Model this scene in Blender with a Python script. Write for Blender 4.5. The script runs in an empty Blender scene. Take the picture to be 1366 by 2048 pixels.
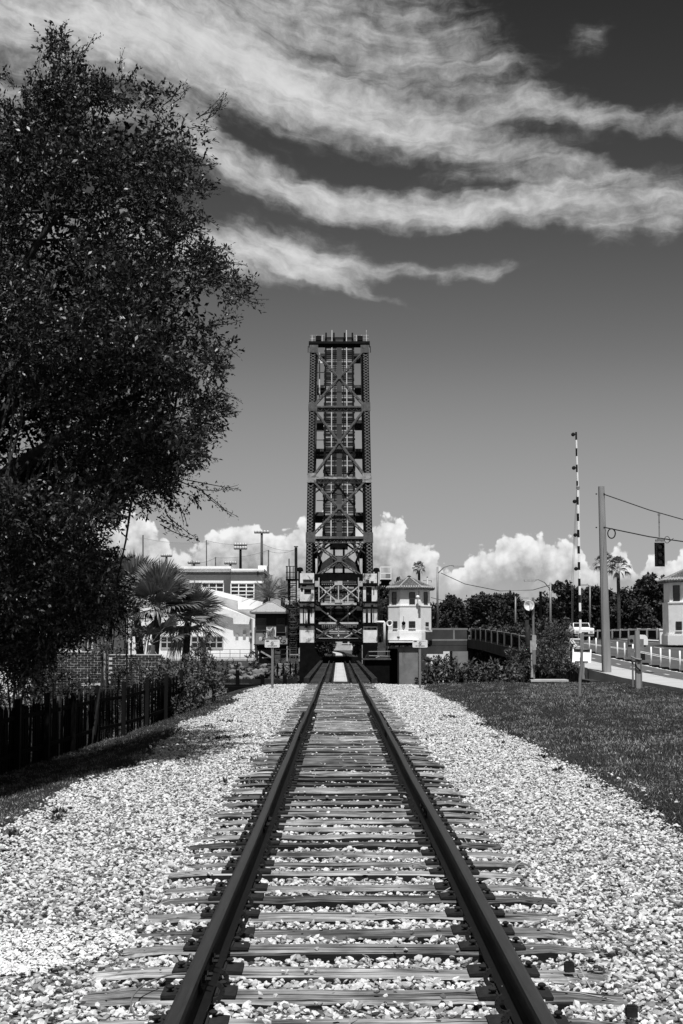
import bpy, bmesh, math, random
import numpy as np
from mathutils import Vector, Matrix, Euler

random.seed(7)
RNG = np.random.default_rng(7)
SC = bpy.context.scene
COL = SC.collection
R = math.radians

# ---------------------------------------------------------------- camera
FPX = 2844.4                       # focal length in pixels of the 1366 x 2048 photograph (50 mm on 36 mm)
CAM = Vector((-0.089, 0.0, 1.70))
PITCH = math.atan2(257.0, FPX)
YAW = -math.atan2(6.4, FPX)
cam_d = bpy.data.cameras.new('camera')
cam_d.sensor_fit = 'VERTICAL'; cam_d.sensor_height = 36; cam_d.sensor_width = 24
cam_d.lens = 50; cam_d.clip_start = 0.1; cam_d.clip_end = 6000
cam = bpy.data.objects.new('camera', cam_d)
COL.objects.link(cam)
cam.location = CAM
cam.rotation_euler = (math.pi/2 + PITCH, 0, YAW)
SC.camera = cam
CM = Euler((math.pi/2 + PITCH, 0, YAW)).to_matrix()

def ray(px, py):
    return (CM @ Vector(((px-683)/FPX, (1024-py)/FPX, -1.0))).normalized()

def at(px, py, Y):
    """world point on the ray through photo pixel (px,py) at world depth Y"""
    d = ray(px, py)
    return CAM + d*((Y-CAM.y)/d.y)

def sx(px, Y, py=1281):
    return at(px, py, Y).x
def sz(py, Y, px=683):
    return at(px, py, Y).z

# ---------------------------------------------------------------- light, sky, exposure
SUN_EL, SUN_AZ = R(65), R(180-1.5)     # azimuth clockwise from +Y (behind the camera, a touch to the right)
sund = Vector((math.sin(SUN_AZ)*math.cos(SUN_EL), math.cos(SUN_AZ)*math.cos(SUN_EL), math.sin(SUN_EL)))
sl = bpy.data.lights.new('sun', 'SUN'); sl.energy = 5.0; sl.angle = R(0.5); sl.color = (1, 1, 1)
so = bpy.data.objects.new('sun', sl); COL.objects.link(so)
so.rotation_euler = sund.to_track_quat('Z', 'Y').to_euler(); so.location = (0, -20, 60)
SC.view_settings.view_transform = 'Standard'; SC.view_settings.look = 'None'
SC.view_settings.gamma = 1; SC.view_settings.exposure = 0.0
SC.cycles.use_denoising = True
SC.cycles.max_bounces = 5; SC.cycles.transparent_max_bounces = 8; SC.cycles.diffuse_bounces = 2

class NT:
    dim = '3D'
    def __init__(s, tree): s.t = tree; s.n = tree.nodes; s.l = tree.links
    def new(s, typ, **kw):
        n = s.n.new(typ)
        for k, v in kw.items(): setattr(n, k, v)
        return n
    def put(s, sock, v):
        if isinstance(v, bpy.types.NodeSocket): s.l.new(v, sock)
        elif v is not None: sock.default_value = v
    def m(s, op, a, b=None, c=None, clamp=False):
        n = s.new('ShaderNodeMath', operation=op, use_clamp=clamp)
        s.put(n.inputs[0], a)
        if b is not None: s.put(n.inputs[1], b)
        if c is not None: s.put(n.inputs[2], c)
        return n.outputs[0]
    def rng(s, v, a, b, c=0.0, d=1.0, mode='LINEAR'):
        n = s.new('ShaderNodeMapRange', interpolation_type=mode, clamp=True)
        s.put(n.inputs[0], v)
        for i, q in enumerate((a, b, c, d)): s.put(n.inputs[1+i], q)
        return n.outputs[0]
    def vec(s, x, y, z):
        n = s.new('ShaderNodeCombineXYZ')
        for i, q in enumerate((x, y, z)): s.put(n.inputs[i], q)
        return n.outputs[0]
    def mapv(s, v, scale=(1,1,1), rot=(0,0,0), loc=(0,0,0)):
        n = s.new('ShaderNodeMapping')
        s.put(n.inputs[0], v); n.inputs['Scale'].default_value = scale
        n.inputs['Rotation'].default_value = rot; n.inputs['Location'].default_value = loc
        return n.outputs[0]
    def noise(s, v, scale, detail=3, rough=.5, dist=0, color=False):
        n = s.new('ShaderNodeTexNoise', noise_dimensions=s.dim)
        if v is not None: s.put(n.inputs['Vector'], v)
        n.inputs['Scale'].default_value = scale; n.inputs['Detail'].default_value = detail
        n.inputs['Roughness'].default_value = rough; n.inputs['Distortion'].default_value = dist
        return n.outputs['Color' if color else 'Fac']
    def curve(s, v, pts):
        n = s.new('ShaderNodeFloatCurve'); c = n.mapping.curves[0]
        n.mapping.use_clip = True; n.mapping.extend = 'HORIZONTAL'
        while len(c.points) > 2: c.points.remove(c.points[1])
        pts = sorted(pts)
        c.points[0].location = pts[0]; c.points[-1].location = pts[-1]
        for p in pts[1:-1]: c.points.new(*p)
        for p in c.points: p.handle_type = 'AUTO_CLAMPED'
        n.mapping.update()
        s.put(n.inputs['Value'], v)
        return n.outputs[0]
    def mix(s, f, a, b):        # float mix
        n = s.new('ShaderNodeMix', data_type='FLOAT', clamp_factor=True)
        s.put(n.inputs[0], f); s.put(n.inputs[2], a); s.put(n.inputs[3], b)
        return n.outputs[0]

def pix_uv(px, py):
    d = ray(px, py)
    return math.atan2(d.x, d.y)*FPX, math.asin(d.z)*FPX

def build_world():
    w = bpy.data.worlds.new('World'); SC.world = w; w.use_nodes = True
    t = NT(w.node_tree); t.dim = '2D'; w.node_tree.nodes.clear()
    w.cycles.sampling_method = 'MANUAL'; w.cycles.sample_map_resolution = 256
    out = t.new('ShaderNodeOutputWorld'); bg = t.new('ShaderNodeBackground')
    sky = t.new('ShaderNodeTexSky', sky_type='NISHITA', sun_disc=False)
    sky.sun_elevation = SUN_EL; sky.sun_rotation = SUN_AZ
    sky.air_density = 1.0; sky.dust_density = 0.6; sky.ozone_density = 1.0
    sep = t.new('ShaderNodeSeparateColor'); t.l.new(sky.outputs[0], sep.inputs[0])
    red = t.m('MULTIPLY', sep.outputs[0], 1.0)                     # black-and-white film behind a red filter
    # directions: U = azimuth, V = elevation, both in 1/2844 rad
    tc = t.new('ShaderNodeTexCoord'); sp = t.new('ShaderNodeSeparateXYZ'); t.l.new(tc.outputs['Generated'], sp.inputs[0])
    U = t.m('MULTIPLY', t.m('ARCTAN2', sp.outputs[0], sp.outputs[1]), FPX)
    V = t.m('MULTIPLY', t.m('ARCSINE', sp.outputs[2]), FPX)
    # film tone of the clear sky
    clear = t.curve(t.m('MULTIPLY', red, .10), [(0, 0), (.10, .012), (.135, .032), (.237, .145), (.30, .240), (.354, .300), (.426, .352), (.6, .43), (1, .55)])
    UV = t.vec(t.m('DIVIDE', U, 100.0), t.m('DIVIDE', V, 100.0), 0.37)
    # ---- cirrus
    wn = t.noise(UV, 0.55, 4, .55, color=True)
    ws = t.new('ShaderNodeSeparateXYZ'); t.l.new(wn, ws.inputs[0])
    wn2 = t.noise(t.mapv(UV, scale=(.6, 1, 1), rot=(0, 0, R(12))), 2.0, 4, .5)
    U2 = t.m('ADD', U, t.m('MULTIPLY', t.m('SUBTRACT', ws.outputs[0], .5), 60.0))
    V2 = t.m('ADD', V, t.m('ADD', t.m('MULTIPLY', t.m('SUBTRACT', ws.outputs[1], .5), 26.0), t.m('MULTIPLY', t.m('SUBTRACT', wn2, .5), 44.0)))
    # the fibres of the cirrus follow one long sagging sweep across the sky
    flow = t.m('MULTIPLY', t.curve(t.rng(U, -900, 900), [((pix_uv(x, y)[0]+900)/1800, pix_uv(x, y)[1]/1400) for x, y in ((-200, 60), (100, 140), (300, 235), (460, 320), (560, 372), (680, 410), (830, 430), (980, 420), (1120, 404), (1366, 392), (1550, 380))]), 1400.0)
    FV = t.vec(t.m('DIVIDE', U2, 100.0), t.m('DIVIDE', t.m('SUBTRACT', V2, flow), 100.0), .2)
    streak = t.noise(t.mapv(FV, scale=(.42, 2.3, 1)), 1.2, 6, .6, .25)
    streak2 = t.noise(t.mapv(FV, scale=(.9, 2.6, 1), rot=(0, 0, R(-24))), 1.5, 6, .6, .3)
    iso = t.noise(UV, 2.6, 6, .62, .2)
    st = t.m('ADD', t.m('ADD', t.m('MULTIPLY', streak, .45), t.m('MULTIPLY', streak2, .30)), t.m('MULTIPLY', iso, .25))
    un = t.rng(U2, -900, 900)
    def band(pts):
        """pts: (px, py, half-width px, strength)"""
        c, wd, a = [], [], []
        for px, py, hw, am in pts:
            u, v = pix_uv(px, py)
            x = (u+900)/1800
            c.append((x, v/1400)); wd.append((x, hw/300)); a.append((x, am))
        cc = t.m('MULTIPLY', t.curve(un, c), 1400.0); ww = t.m('MULTIPLY', t.curve(un, wd), 300.0); aa = t.curve(un, a)
        d = t.m('ABSOLUTE', t.m('DIVIDE', t.m('SUBTRACT', V2, cc), ww))
        f = t.rng(d, 1.75, 0.0, 0, 1, 'SMOOTHSTEP')
        return t.m('MULTIPLY', f, aa)
    bands = [
        band([(-150, -10, 120, .75), (120, 30, 95, .9), (330, 75, 85, 1.05), (480, 130, 78, 1.15), (640, 205, 62, 1.0), (800, 258, 52, .85), (950, 292, 40, .8), (1120, 318, 27, .75), (1260, 346, 16, .5), (1340, 360, 12, 0.0)]),
        band([(100, 40, 90, .3), (300, 0, 110, .6), (600, 40, 125, .66), (850, 100, 115, .62), (990, 150, 85, .5), (1080, 190, 50, .3), (1180, 230, 40, 0.0)]),
        band([(620, 270, 22, 0.0), (900, 252, 34, .55), (1030, 205, 34, .6), (1150, 222, 24, .65), (1260, 245, 24, .6), (1400, 240, 24, .45)]),
        band([(300, 225, 50, .5), (400, 270, 60, .75), (460, 325, 42, .9), (560, 376, 38, .95), (680, 410, 34, 1.1), (830, 428, 33, 1.15), (980, 418, 33, 1.1), (1120, 402, 40, .95), (1230, 410, 48, .75), (1366, 402, 50, .65), (1480, 410, 50, .5)]),
        band([(150, 460, 50, .7), (380, 484, 54, .95), (480, 496, 50, 1.1), (580, 515, 46, 1.15), (680, 534, 38, 1.0), (770, 546, 20, .75), (860, 548, 14, .5), (960, 538, 18, .6), (1050, 526, 10, .1), (1100, 520, 10, 0.0)]),
        band([(540, 528, 12, 0.0), (640, 556, 16, .5), (720, 580, 12, .45), (800, 607, 7, .22), (850, 622, 7, 0.0)]),
        band([(-100, 120, 160, .2), (300, 120, 150, .2), (600, 150, 150, .22), (850, 170, 140, .24), (1050, 210, 110, .2), (1200, 260, 80, .1), (1350, 290, 60, 0.0)]),
        band([(560, 430, 20, 0.0), (760, 372, 26, .0), (900, 366, 20, .28), (1000, 355, 18, .3), (1100, 362, 20, .35), (1250, 372, 24, .4), (1400, 360, 26, .3)]),
    ]
    puffs = []
    for px, py, rx, ry, am in ((1175, 78, 50, 32, .38), (1225, 460, 44, 46, .5), (1335, 445, 40, 40, .45)):
        u, v = pix_uv(px, py)
        dx = t.m('DIVIDE', t.m('SUBTRACT', U2, u), rx); dy = t.m('DIVIDE', t.m('SUBTRACT', V2, v), ry)
        d = t.m('SQRT', t.m('ADD', t.m('MULTIPLY', dx, dx), t.m('MULTIPLY', dy, dy)))
        puffs.append(t.m('MULTIPLY', t.rng(d, 1.5, 0, 0, 1, 'SMOOTHSTEP'), am))
    # streaks elsewhere in the sky (high up and to the sides)
    els = t.m('MULTIPLY', t.rng(t.noise(t.mapv(UV, scale=(.16, .55, 1), rot=(0, 0, R(8))), 1.0, 4, .55), .52, .72, 0, .8, 'SMOOTHSTEP'),
              t.m('MAXIMUM', t.rng(t.m('ABSOLUTE', U), 760, 1000), t.rng(V, 1260, 1500)))
    els = t.m('MULTIPLY', els, t.rng(V, 250, 600))
    tot = els
    for b in bands + puffs: tot = t.m('MAXIMUM', tot, b) if b is bands[0] else t.m('ADD', t.m('MAXIMUM', tot, b), t.m('MULTIPLY', t.m('MINIMUM', tot, b), .45))
    er = t.m('ADD', t.m('MULTIPLY', tot, 1.12), t.m('MULTIPLY', t.m('SUBTRACT', st, .5), 1.9))
    dens = t.m('MULTIPLY', t.rng(er, .04, 1.62, 0, .95, 'SMOOTHSTEP'), t.rng(tot, 0, .3))
    ctone = t.rng(st, .3, .7, .52, .76)
    s1 = t.mix(dens, clear, ctone)
    # ---- cumulus bank on the horizon
    tops = [(-160, 1040), (0, 1030), (120, 1020), (200, 1008), (240, 1000), (280, 1020), (330, 1066), (372, 1100), (392, 1085), (420, 1060), (450, 1046), (490, 1036),
            (530, 1052), (552, 1064), (580, 1050), (620, 1028), (690, 1016), (745, 1030), (772, 1024), (800, 1032), (822, 1062), (850, 1082), (870, 1096),
            (890, 1124), (910, 1134), (930, 1112), (960, 1092), (990, 1078), (1012, 1064), (1060, 1060), (1085, 1062), (1105, 1078), (1140, 1076),
            (1170, 1096), (1190, 1124), (1212, 1108), (1232, 1088), (1258, 1106), (1282, 1136), (1300, 1104), (1332, 1110), (1366, 1094), (1440, 1080), (1530, 1095)]
    Un = t.rng(t.m('ADD', U, t.m('MULTIPLY', t.m('SUBTRACT', t.noise(UV, 3.2, 4, .55), .5), 34.0)), -900, 900)
    H = t.m('MULTIPLY', t.curve(Un, [((pix_uv(x, y)[0]+900)/1800, pix_uv(x, y)[1]/400) for x, y in tops]), 400.0)
    def cell(sc, off):
        v = t.new('ShaderNodeTexVoronoi', feature='F1', voronoi_dimensions='2D'); v.inputs['Scale'].default_value = sc
        wv = t.new('ShaderNodeVectorMath', operation='ADD'); t.l.new(UV, wv.inputs[0]); t.l.new(t.mapv(wn, scale=(.5, .5, 0), loc=off), wv.inputs[1])
        t.l.new(wv.outputs[0], v.inputs['Vector']); return v.outputs['Distance']
    c1, c2, fn = cell(3.0, (3.1, .7, 0)), cell(7.0, (1.3, 5.2, 0)), t.noise(UV, 9.0, 3, .6)
    bil = t.m('ADD', t.m('ADD', t.m('MULTIPLY', c1, .55), t.m('MULTIPLY', c2, .27)), t.m('MULTIPLY', fn, .30))
    side = t.rng(t.m('ABSOLUTE', U), 860, 1700)
    big = t.m('MULTIPLY', t.m('SUBTRACT', t.noise(UV, .35, 3), .5), t.m('MULTIPLY', side, 240.0))
    depth = t.m('SUBTRACT', t.m('ADD', t.m('ADD', H, big), t.m('SUBTRACT', 20.0, t.m('MULTIPLY', bil, 56.0))), V)
    cn = t.noise(UV, 2.0, 6, .6)
    cd = t.rng(depth, -2.0, 9.0, 0, 1, 'SMOOTHSTEP')
    base = t.rng(t.m('ADD', V, t.m('MULTIPLY', t.m('SUBTRACT', cn, .5), 50.0)), 80, 150, .12, 1, 'SMOOTHSTEP')
    cd = t.m('MULTIPLY', cd, base)
    lit = t.m('ADD', t.rng(depth, 0, 100, .86, .42), t.m('MULTIPLY', t.m('SUBTRACT', .5, bil), .75))
    lit = t.m('ADD', lit, t.m('MULTIPLY', t.m('SUBTRACT', cn, .5), .7))
    lit = t.m('MINIMUM', t.m('MAXIMUM', lit, .34), .93)
    s2 = t.mix(t.m('MULTIPLY', cd, .96), s1, lit)
    t.l.new(s2, bg.inputs['Color']); bg.inputs['Strength'].default_value = 0.10
    # colours above are final radiances; the background strength is 0.1, so scale them back up
    t.l.new(t.m('MULTIPLY', s2, 10.0), bg.inputs['Color'])
    t.l.new(bg.outputs[0], out.inputs[0])
build_world()

# ---------------------------------------------------------------- helpers
class MB:
    """collects shapes for ONE mesh"""
    def __init__(s): s.v = []; s.f = []
    def add(s, vs, fs):
        o = len(s.v); s.v.extend([tuple(v) for v in vs]); s.f.extend([tuple(i+o for i in f) for f in fs]); return s
    def box(s, lo, hi):
        (a, b, c), (d, e, f) = lo, hi
        vs = [(a,b,c),(d,b,c),(d,e,c),(a,e,c),(a,b,f),(d,b,f),(d,e,f),(a,e,f)]
        return s.add(vs, [(0,3,2,1),(4,5,6,7),(0,1,5,4),(1,2,6,5),(2,3,7,6),(3,0,4,7)])
    def cbox(s, c, size): return s.box([c[i]-size[i]/2 for i in range(3)], [c[i]+size[i]/2 for i in range(3)])
    def bar(s, p0, p1, w, h, up=(0,0,1)):
        """rectangular bar from p0 to p1, w across, h along up"""
        p0, p1 = Vector(p0), Vector(p1); d = (p1-p0)
        if d.length < 1e-6: return s
        d.normalize(); u = Vector(up)
        x = d.cross(u)
        if x.length < 1e-4: x = d.cross(Vector((1,0,0)))
        x.normalize(); u = x.cross(d).normalized()
        vs = []
        for p in (p0, p1):
            for a, b in ((-1,-1),(1,-1),(1,1),(-1,1)): vs.append(p + x*(a*w/2) + u*(b*h/2))
        return s.add(vs, [(0,1,2,3),(7,6,5,4),(0,4,5,1),(1,5,6,2),(2,6,7,3),(3,7,4,0)])
    def tube(s, pts, r, n=6, cap=True):
        pts = [Vector(p) for p in pts]; rs = r if isinstance(r, (list, tuple)) else [r]*len(pts)
        o = len(s.v); prev = None
        for i, p in enumerate(pts):
            d = (pts[min(i+1, len(pts)-1)] - pts[max(i-1, 0)]).normalized()
            if prev is None:
                a = d.cross(Vector((0,0,1)))
                if a.length < 1e-3: a = d.cross(Vector((1,0,0)))
            else: a = prev - d*prev.dot(d)
            a.normalize(); b = d.cross(a); prev = a
            for k in range(n):
                t = 2*math.pi*k/n
                s.v.append(tuple(p + (a*math.cos(t) + b*math.sin(t))*rs[i]))
        for i in range(len(pts)-1):
            for k in range(n):
                k2 = (k+1) % n
                s.f.append((o+i*n+k, o+i*n+k2, o+(i+1)*n+k2, o+(i+1)*n+k))
        if cap:
            s.f.append(tuple(o+k for k in reversed(range(n)))); e = o+(len(pts)-1)*n
            s.f.append(tuple(e+k for k in range(n)))
        return s
    def cyl(s, p0, p1, r, n=10, r1=None): return s.tube([p0, p1], [r, r if r1 is None else r1], n)
    def lathe(s, c, prof, n=12, axis='z'):
        """prof: (radius, along) ; axis z, y or x"""
        o = len(s.v); c = Vector(c)
        for r, h in prof:
            for k in range(n):
                t = 2*math.pi*k/n; a, b = r*math.cos(t), r*math.sin(t)
                s.v.append(tuple(c + (Vector((a,b,h)) if axis == 'z' else Vector((a,h,b)) if axis == 'y' else Vector((h,a,b)))))
        for i in range(len(prof)-1):
            for k in range(n):
                k2 = (k+1) % n; q = (o+i*n+k, o+i*n+k2, o+(i+1)*n+k2, o+(i+1)*n+k)
                s.f.append(q if axis != 'y' else q[::-1])
        return s
    def prism(s, poly, lo, hi, axis='y'):
        """polygon extruded along an axis; poly in the two other axes (x,z for y; y,z for x; x,y for z)"""
        def P(a, b, t): return (a, t, b) if axis == 'y' else (t, a, b) if axis == 'x' else (a, b, t)
        n = len(poly); o = len(s.v)
        for t in (lo, hi): s.v.extend([P(a, b, t) for a, b in poly])
        s.f.append(tuple(o+i for i in range(n))); s.f.append(tuple(o+n+i for i in reversed(range(n))))
        for i in range(n):
            j = (i+1) % n; s.f.append((o+i, o+n+i, o+n+j, o+j))
        return s
    def mesh(s, name, base=(0,0,0), fix=True):
        me = bpy.data.meshes.new(name)
        b = Vector(base)
        me.from_pydata([(v[0]-b[0], v[1]-b[1], v[2]-b[2]) for v in s.v], [], s.f)
        if fix and len(s.f) < 40000:
            bm = bmesh.new(); bm.from_mesh(me); bmesh.ops.recalc_face_normals(bm, faces=bm.faces); bm.to_mesh(me); bm.free()
        me.update(); return me

def tag(o, label=None, cat=None, group=None, kind=None):
    if label: o['label'] = label
    if cat: o['category'] = cat
    if group: o['group'] = group
    if kind: o['kind'] = kind
    return o
def link(name, me, mat=None, parent=None):
    o = bpy.data.objects.new(name, me); COL.objects.link(o)
    if mat is not None and len(me.materials) == 0: me.materials.append(mat)
    if parent is not None: o.parent = parent
    return o
def smooth(me, ang=None):
    me.polygons.foreach_set('use_smooth', [True]*len(me.polygons)); me.update()
class Thing:
    """an Empty at the thing's base; parts are given in world coordinates"""
    def __init__(s, name, label, cat, base, group=None):
        s.base = Vector(base); s.o = bpy.data.objects.new(name, None); COL.objects.link(s.o)
        s.o.location = s.base; s.o.empty_display_size = .3; tag(s.o, label, cat, group)
    def part(s, name, mb, mat, parent=None, sm=False, label=None, kind=None):
        me = mb.mesh(name, s.base)
        if sm: smooth(me)
        o = link(name, me, mat, parent or s.o); tag(o, label=label, kind=kind); return o
def single(name, label, cat, mb, mat, base=None, group=None, sm=False, kind=None):
    if base is None:
        a = np.array(mb.v); base = ((a[:,0].min()+a[:,0].max())/2, (a[:,1].min()+a[:,1].max())/2, a[:,2].min())
    me = mb.mesh(name, base)
    if sm: smooth(me)
    o = link(name, me, mat); o.location = base; return tag(o, label, cat, group, kind)
def structure(name, mb, mat, sm=False):
    me = mb.mesh(name)
    if sm: smooth(me)
    return tag(link(name, me, mat), kind='structure')
def dup_tree(o, loc, rotz=0, label=None, group=None, parent=None, scale=None):
    c = o.copy(); COL.objects.link(c); c.parent = parent
    if parent is None:
        c.location = loc; c.rotation_euler = (0, 0, rotz)
        if scale: c.scale = (scale,)*3
        if label: c['label'] = label
        if group: c['group'] = group
    for ch in list(o.children): dup_tree(ch, None, parent=c)
    return c

# ---------------------------------------------------------------- materials (all greys: the photograph is black and white)
def gmat(name, v, var=.25, scale=6.0, rough=.85, bump=.0, bscale=40.0, stretch=(1,1,1), spec=.15, metal=0, coords='Object', stain=0.0, stain_v=.03, stain_scale=2.0, stain_stretch=(1,1,1), rnd=0.0, stain_t=.55, detail=5, contrast=1.0):
    m = bpy.data.materials.new(name); m.use_nodes = True
    t = NT(m.node_tree); bs = t.n['Principled BSDF']
    tc = t.new('ShaderNodeTexCoord').outputs[coords]
    oi = t.new('ShaderNodeObjectInfo')
    if rnd > 0:
        va = t.new('ShaderNodeVectorMath', operation='ADD'); t.l.new(tc, va.inputs[0])
        t.l.new(t.vec(t.m('MULTIPLY', oi.outputs['Random'], 57.0), t.m('MULTIPLY', oi.outputs['Random'], 23.0), t.m('MULTIPLY', oi.outputs['Random'], 91.0)), va.inputs[1]); tc = va.outputs[0]
    q = t.mapv(tc, scale=stretch)
    n = t.noise(q, scale, detail, .6)
    val = t.m('MULTIPLY', t.rng(n, .5-.25/contrast, .5+.25/contrast, 1-var, 1+var), v)
    if rnd > 0: val = t.m('MULTIPLY', val, t.rng(oi.outputs['Random'], 0, 1, 1-rnd, 1+rnd))
    if stain > 0:
        sn = t.noise(t.mapv(tc, scale=stain_stretch, loc=(7.3, 2.1, 4.4)), stain_scale, 7, .65, .4)
        val = t.mix(t.m('MULTIPLY', t.rng(sn, stain_t, stain_t+.09), stain), val, stain_v)
    t.l.new(val, bs.inputs['Base Color'])
    bs.inputs['Roughness'].default_value = rough; bs.inputs['Specular IOR Level'].default_value = spec; bs.inputs['Metallic'].default_value = metal
    if bump > 0:
        b = t.new('ShaderNodeBump'); b.inputs['Strength'].default_value = 1.0; b.inputs['Distance'].default_value = bump
        t.l.new(t.noise(q, bscale, 5, .6), b.inputs['Height']); t.l.new(b.outputs[0], bs.inputs['Normal'])
    return m

M = {}
M['rail'] = gmat('rail_steel', .010, .3, 30, .6, .0003, 120, spec=.05)
M['plate'] = gmat('rusty_plate', .024, .4, 25, .75, .001, 90, spec=.06)
M['black_steel'] = gmat('black_steel', .006, .5, 3, .8, .002, 30, spec=.04)
M['dark_steel'] = gmat('dark_steel', .022, .5, 3, .75, .002, 30, spec=.08, stain=.6, stain_v=.07, stain_scale=2.5)
M['grey_steel'] = gmat('grey_steel', .075, .5, 3, .7, .002, 30, stain=.8, stain_v=.03, stain_scale=2.2)
M['lit_steel'] = gmat('worn_lit_steel', .34, .4, 2, .6, .002, 30, stain=.9, stain_v=.06, stain_scale=2.0, stain_t=.56)  # worn steel, colour lightened for members that look sunlit
M['white_paint'] = gmat('peeling_white_paint', .74, .25, 2.2, .7, .003, 20, stain=.92, stain_v=.05, stain_scale=1.3, stain_t=.545, stain_stretch=(1,1,.7))
M['white'] = gmat('white_enamel', .82, .08, 4, .4)
M['signwhite'] = gmat('sign_white', .75, .10, 8, .45)
M['signblack'] = gmat('sign_black', .012, .1, 8, .6)
M['galv'] = gmat('galvanised', .22, .25, 10, .5, metal=.3)
M['alu'] = gmat('pale_aluminium', .42, .2, 10, .45, metal=.2)
M['concrete'] = gmat('concrete', .20, .35, .9, .9, .006, 12, stain=.55, stain_v=.09, stain_scale=.7, stain_stretch=(1,1,.35))
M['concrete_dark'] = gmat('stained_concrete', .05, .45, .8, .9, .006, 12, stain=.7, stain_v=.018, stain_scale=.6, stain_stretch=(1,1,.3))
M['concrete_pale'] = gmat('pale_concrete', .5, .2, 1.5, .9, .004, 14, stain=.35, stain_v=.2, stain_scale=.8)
M['pole'] = gmat('pole_concrete', .26, .25, 3, .9, .002, 60, stretch=(1,1,.15), stain=.4, stain_v=.15, stain_scale=2, stain_stretch=(1,1,.1))
M['stucco'] = gmat('white_stucco', .84, .08, 1.2, .9, .006, 30, stain=.3, stain_v=.5, stain_scale=.9, stain_stretch=(1,1,.5))
M['bark'] = gmat('bark', .035, .4, 8, .95, .02, 14, stretch=(1,1,.3))
M['wood_post'] = gmat('weathered_post', .20, .4, 5, .9, .003, 50, stretch=(1,1,.08))
M['glass'] = gmat('dark_glass', .012, .2, 1, .12, spec=.6)
M['wire'] = gmat('wire_black', .02, .1, 5, .6)

def leafmat(name, v, var=.5, rough=.5, spec=.35):
    m = bpy.data.materials.new(name); m.use_nodes = True
    t = NT(m.node_tree); bs = t.n['Principled BSDF']
    g = t.new('ShaderNodeNewGeometry')
    val = t.m('MULTIPLY', t.rng(g.outputs['Random Per Island'], 0, 1, 1-var, 1+var), v)
    t.l.new(val, bs.inputs['Base Color'])
    bs.inputs['Roughness'].default_value = rough; bs.inputs['Specular IOR Level'].default_value = spec
    return m
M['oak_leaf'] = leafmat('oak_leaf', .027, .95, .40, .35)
M['bush_leaf'] = leafmat('bush_leaf', .07)
M['far_leaf'] = leafmat('far_leaf', .042, .5, .7, .2)
M['palm_leaf'] = leafmat('palm_leaf', .20, .5, .4, .5)
M['palm_dead'] = leafmat('dry_palm_leaf', .26, .4, .8)
M['grass_pale'] = leafmat('pale_grass_blade', .30, .6, .6, .2)
M['grass'] = leafmat('grass_blade', .038, .8, .6, .2)

# ---------------------------------------------------------------- scattering (geometry nodes) for what nobody could count
def proto_collection(name, meshes):
    c = bpy.data.collections.new(name)
    for i, me in enumerate(meshes):
        o = bpy.data.objects.new('%s_%02d' % (name, i), me); c.objects.link(o)
    return c
def scatter(name, pts, rots, scls, pids, coll):
    n = len(pts); me = bpy.data.meshes.new(name)
    me.vertices.add(n); me.vertices.foreach_set('co', np.asarray(pts, np.float32).ravel())
    a = me.attributes.new('rot', 'FLOAT_VECTOR', 'POINT'); a.data.foreach_set('vector', np.asarray(rots, np.float32).ravel())
    a = me.attributes.new('scl', 'FLOAT_VECTOR', 'POINT'); a.data.foreach_set('vector', np.asarray(scls, np.float32).ravel())
    a = me.attributes.new('pid', 'INT', 'POINT'); a.data.foreach_set('value', np.asarray(pids, np.int32))
    me.update()
    o = link(name, me); tag(o, kind='stuff')
    g = bpy.data.node_groups.new(name+'_nodes', 'GeometryNodeTree')
    g.interface.new_socket('Geometry', in_out='INPUT', socket_type='NodeSocketGeometry')
    g.interface.new_socket('Geometry', in_out='OUTPUT', socket_type='NodeSocketGeometry')
    i = g.nodes.new('NodeGroupInput'); out = g.nodes.new('NodeGroupOutput')
    iop = g.nodes.new('GeometryNodeInstanceOnPoints'); ci = g.nodes.new('GeometryNodeCollectionInfo')
    ci.inputs['Collection'].default_value = coll; ci.inputs['Separate Children'].default_value = True; ci.inputs['Reset Children'].default_value = True
    def attr(nm, ty):
        q = g.nodes.new('GeometryNodeInputNamedAttribute'); q.data_type = ty; q.inputs['Name'].default_value = nm; return q.outputs['Attribute']
    L = g.links.new
    L(i.outputs[0], iop.inputs['Points']); L(ci.outputs[0], iop.inputs['Instance'])
    iop.inputs['Pick Instance'].default_value = True
    L(attr('pid', 'INT'), iop.inputs['Instance Index']); L(attr('scl', 'FLOAT_VECTOR'), iop.inputs['Scale'])
    e2r = g.nodes.new('FunctionNodeEulerToRotation'); L(attr('rot', 'FLOAT_VECTOR'), e2r.inputs[0]); L(e2r.outputs[0], iop.inputs['Rotation'])
    L(iop.outputs[0], out.inputs[0])
    md = o.modifiers.new('scatter', 'NODES'); md.node_group = g
    return o

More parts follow.
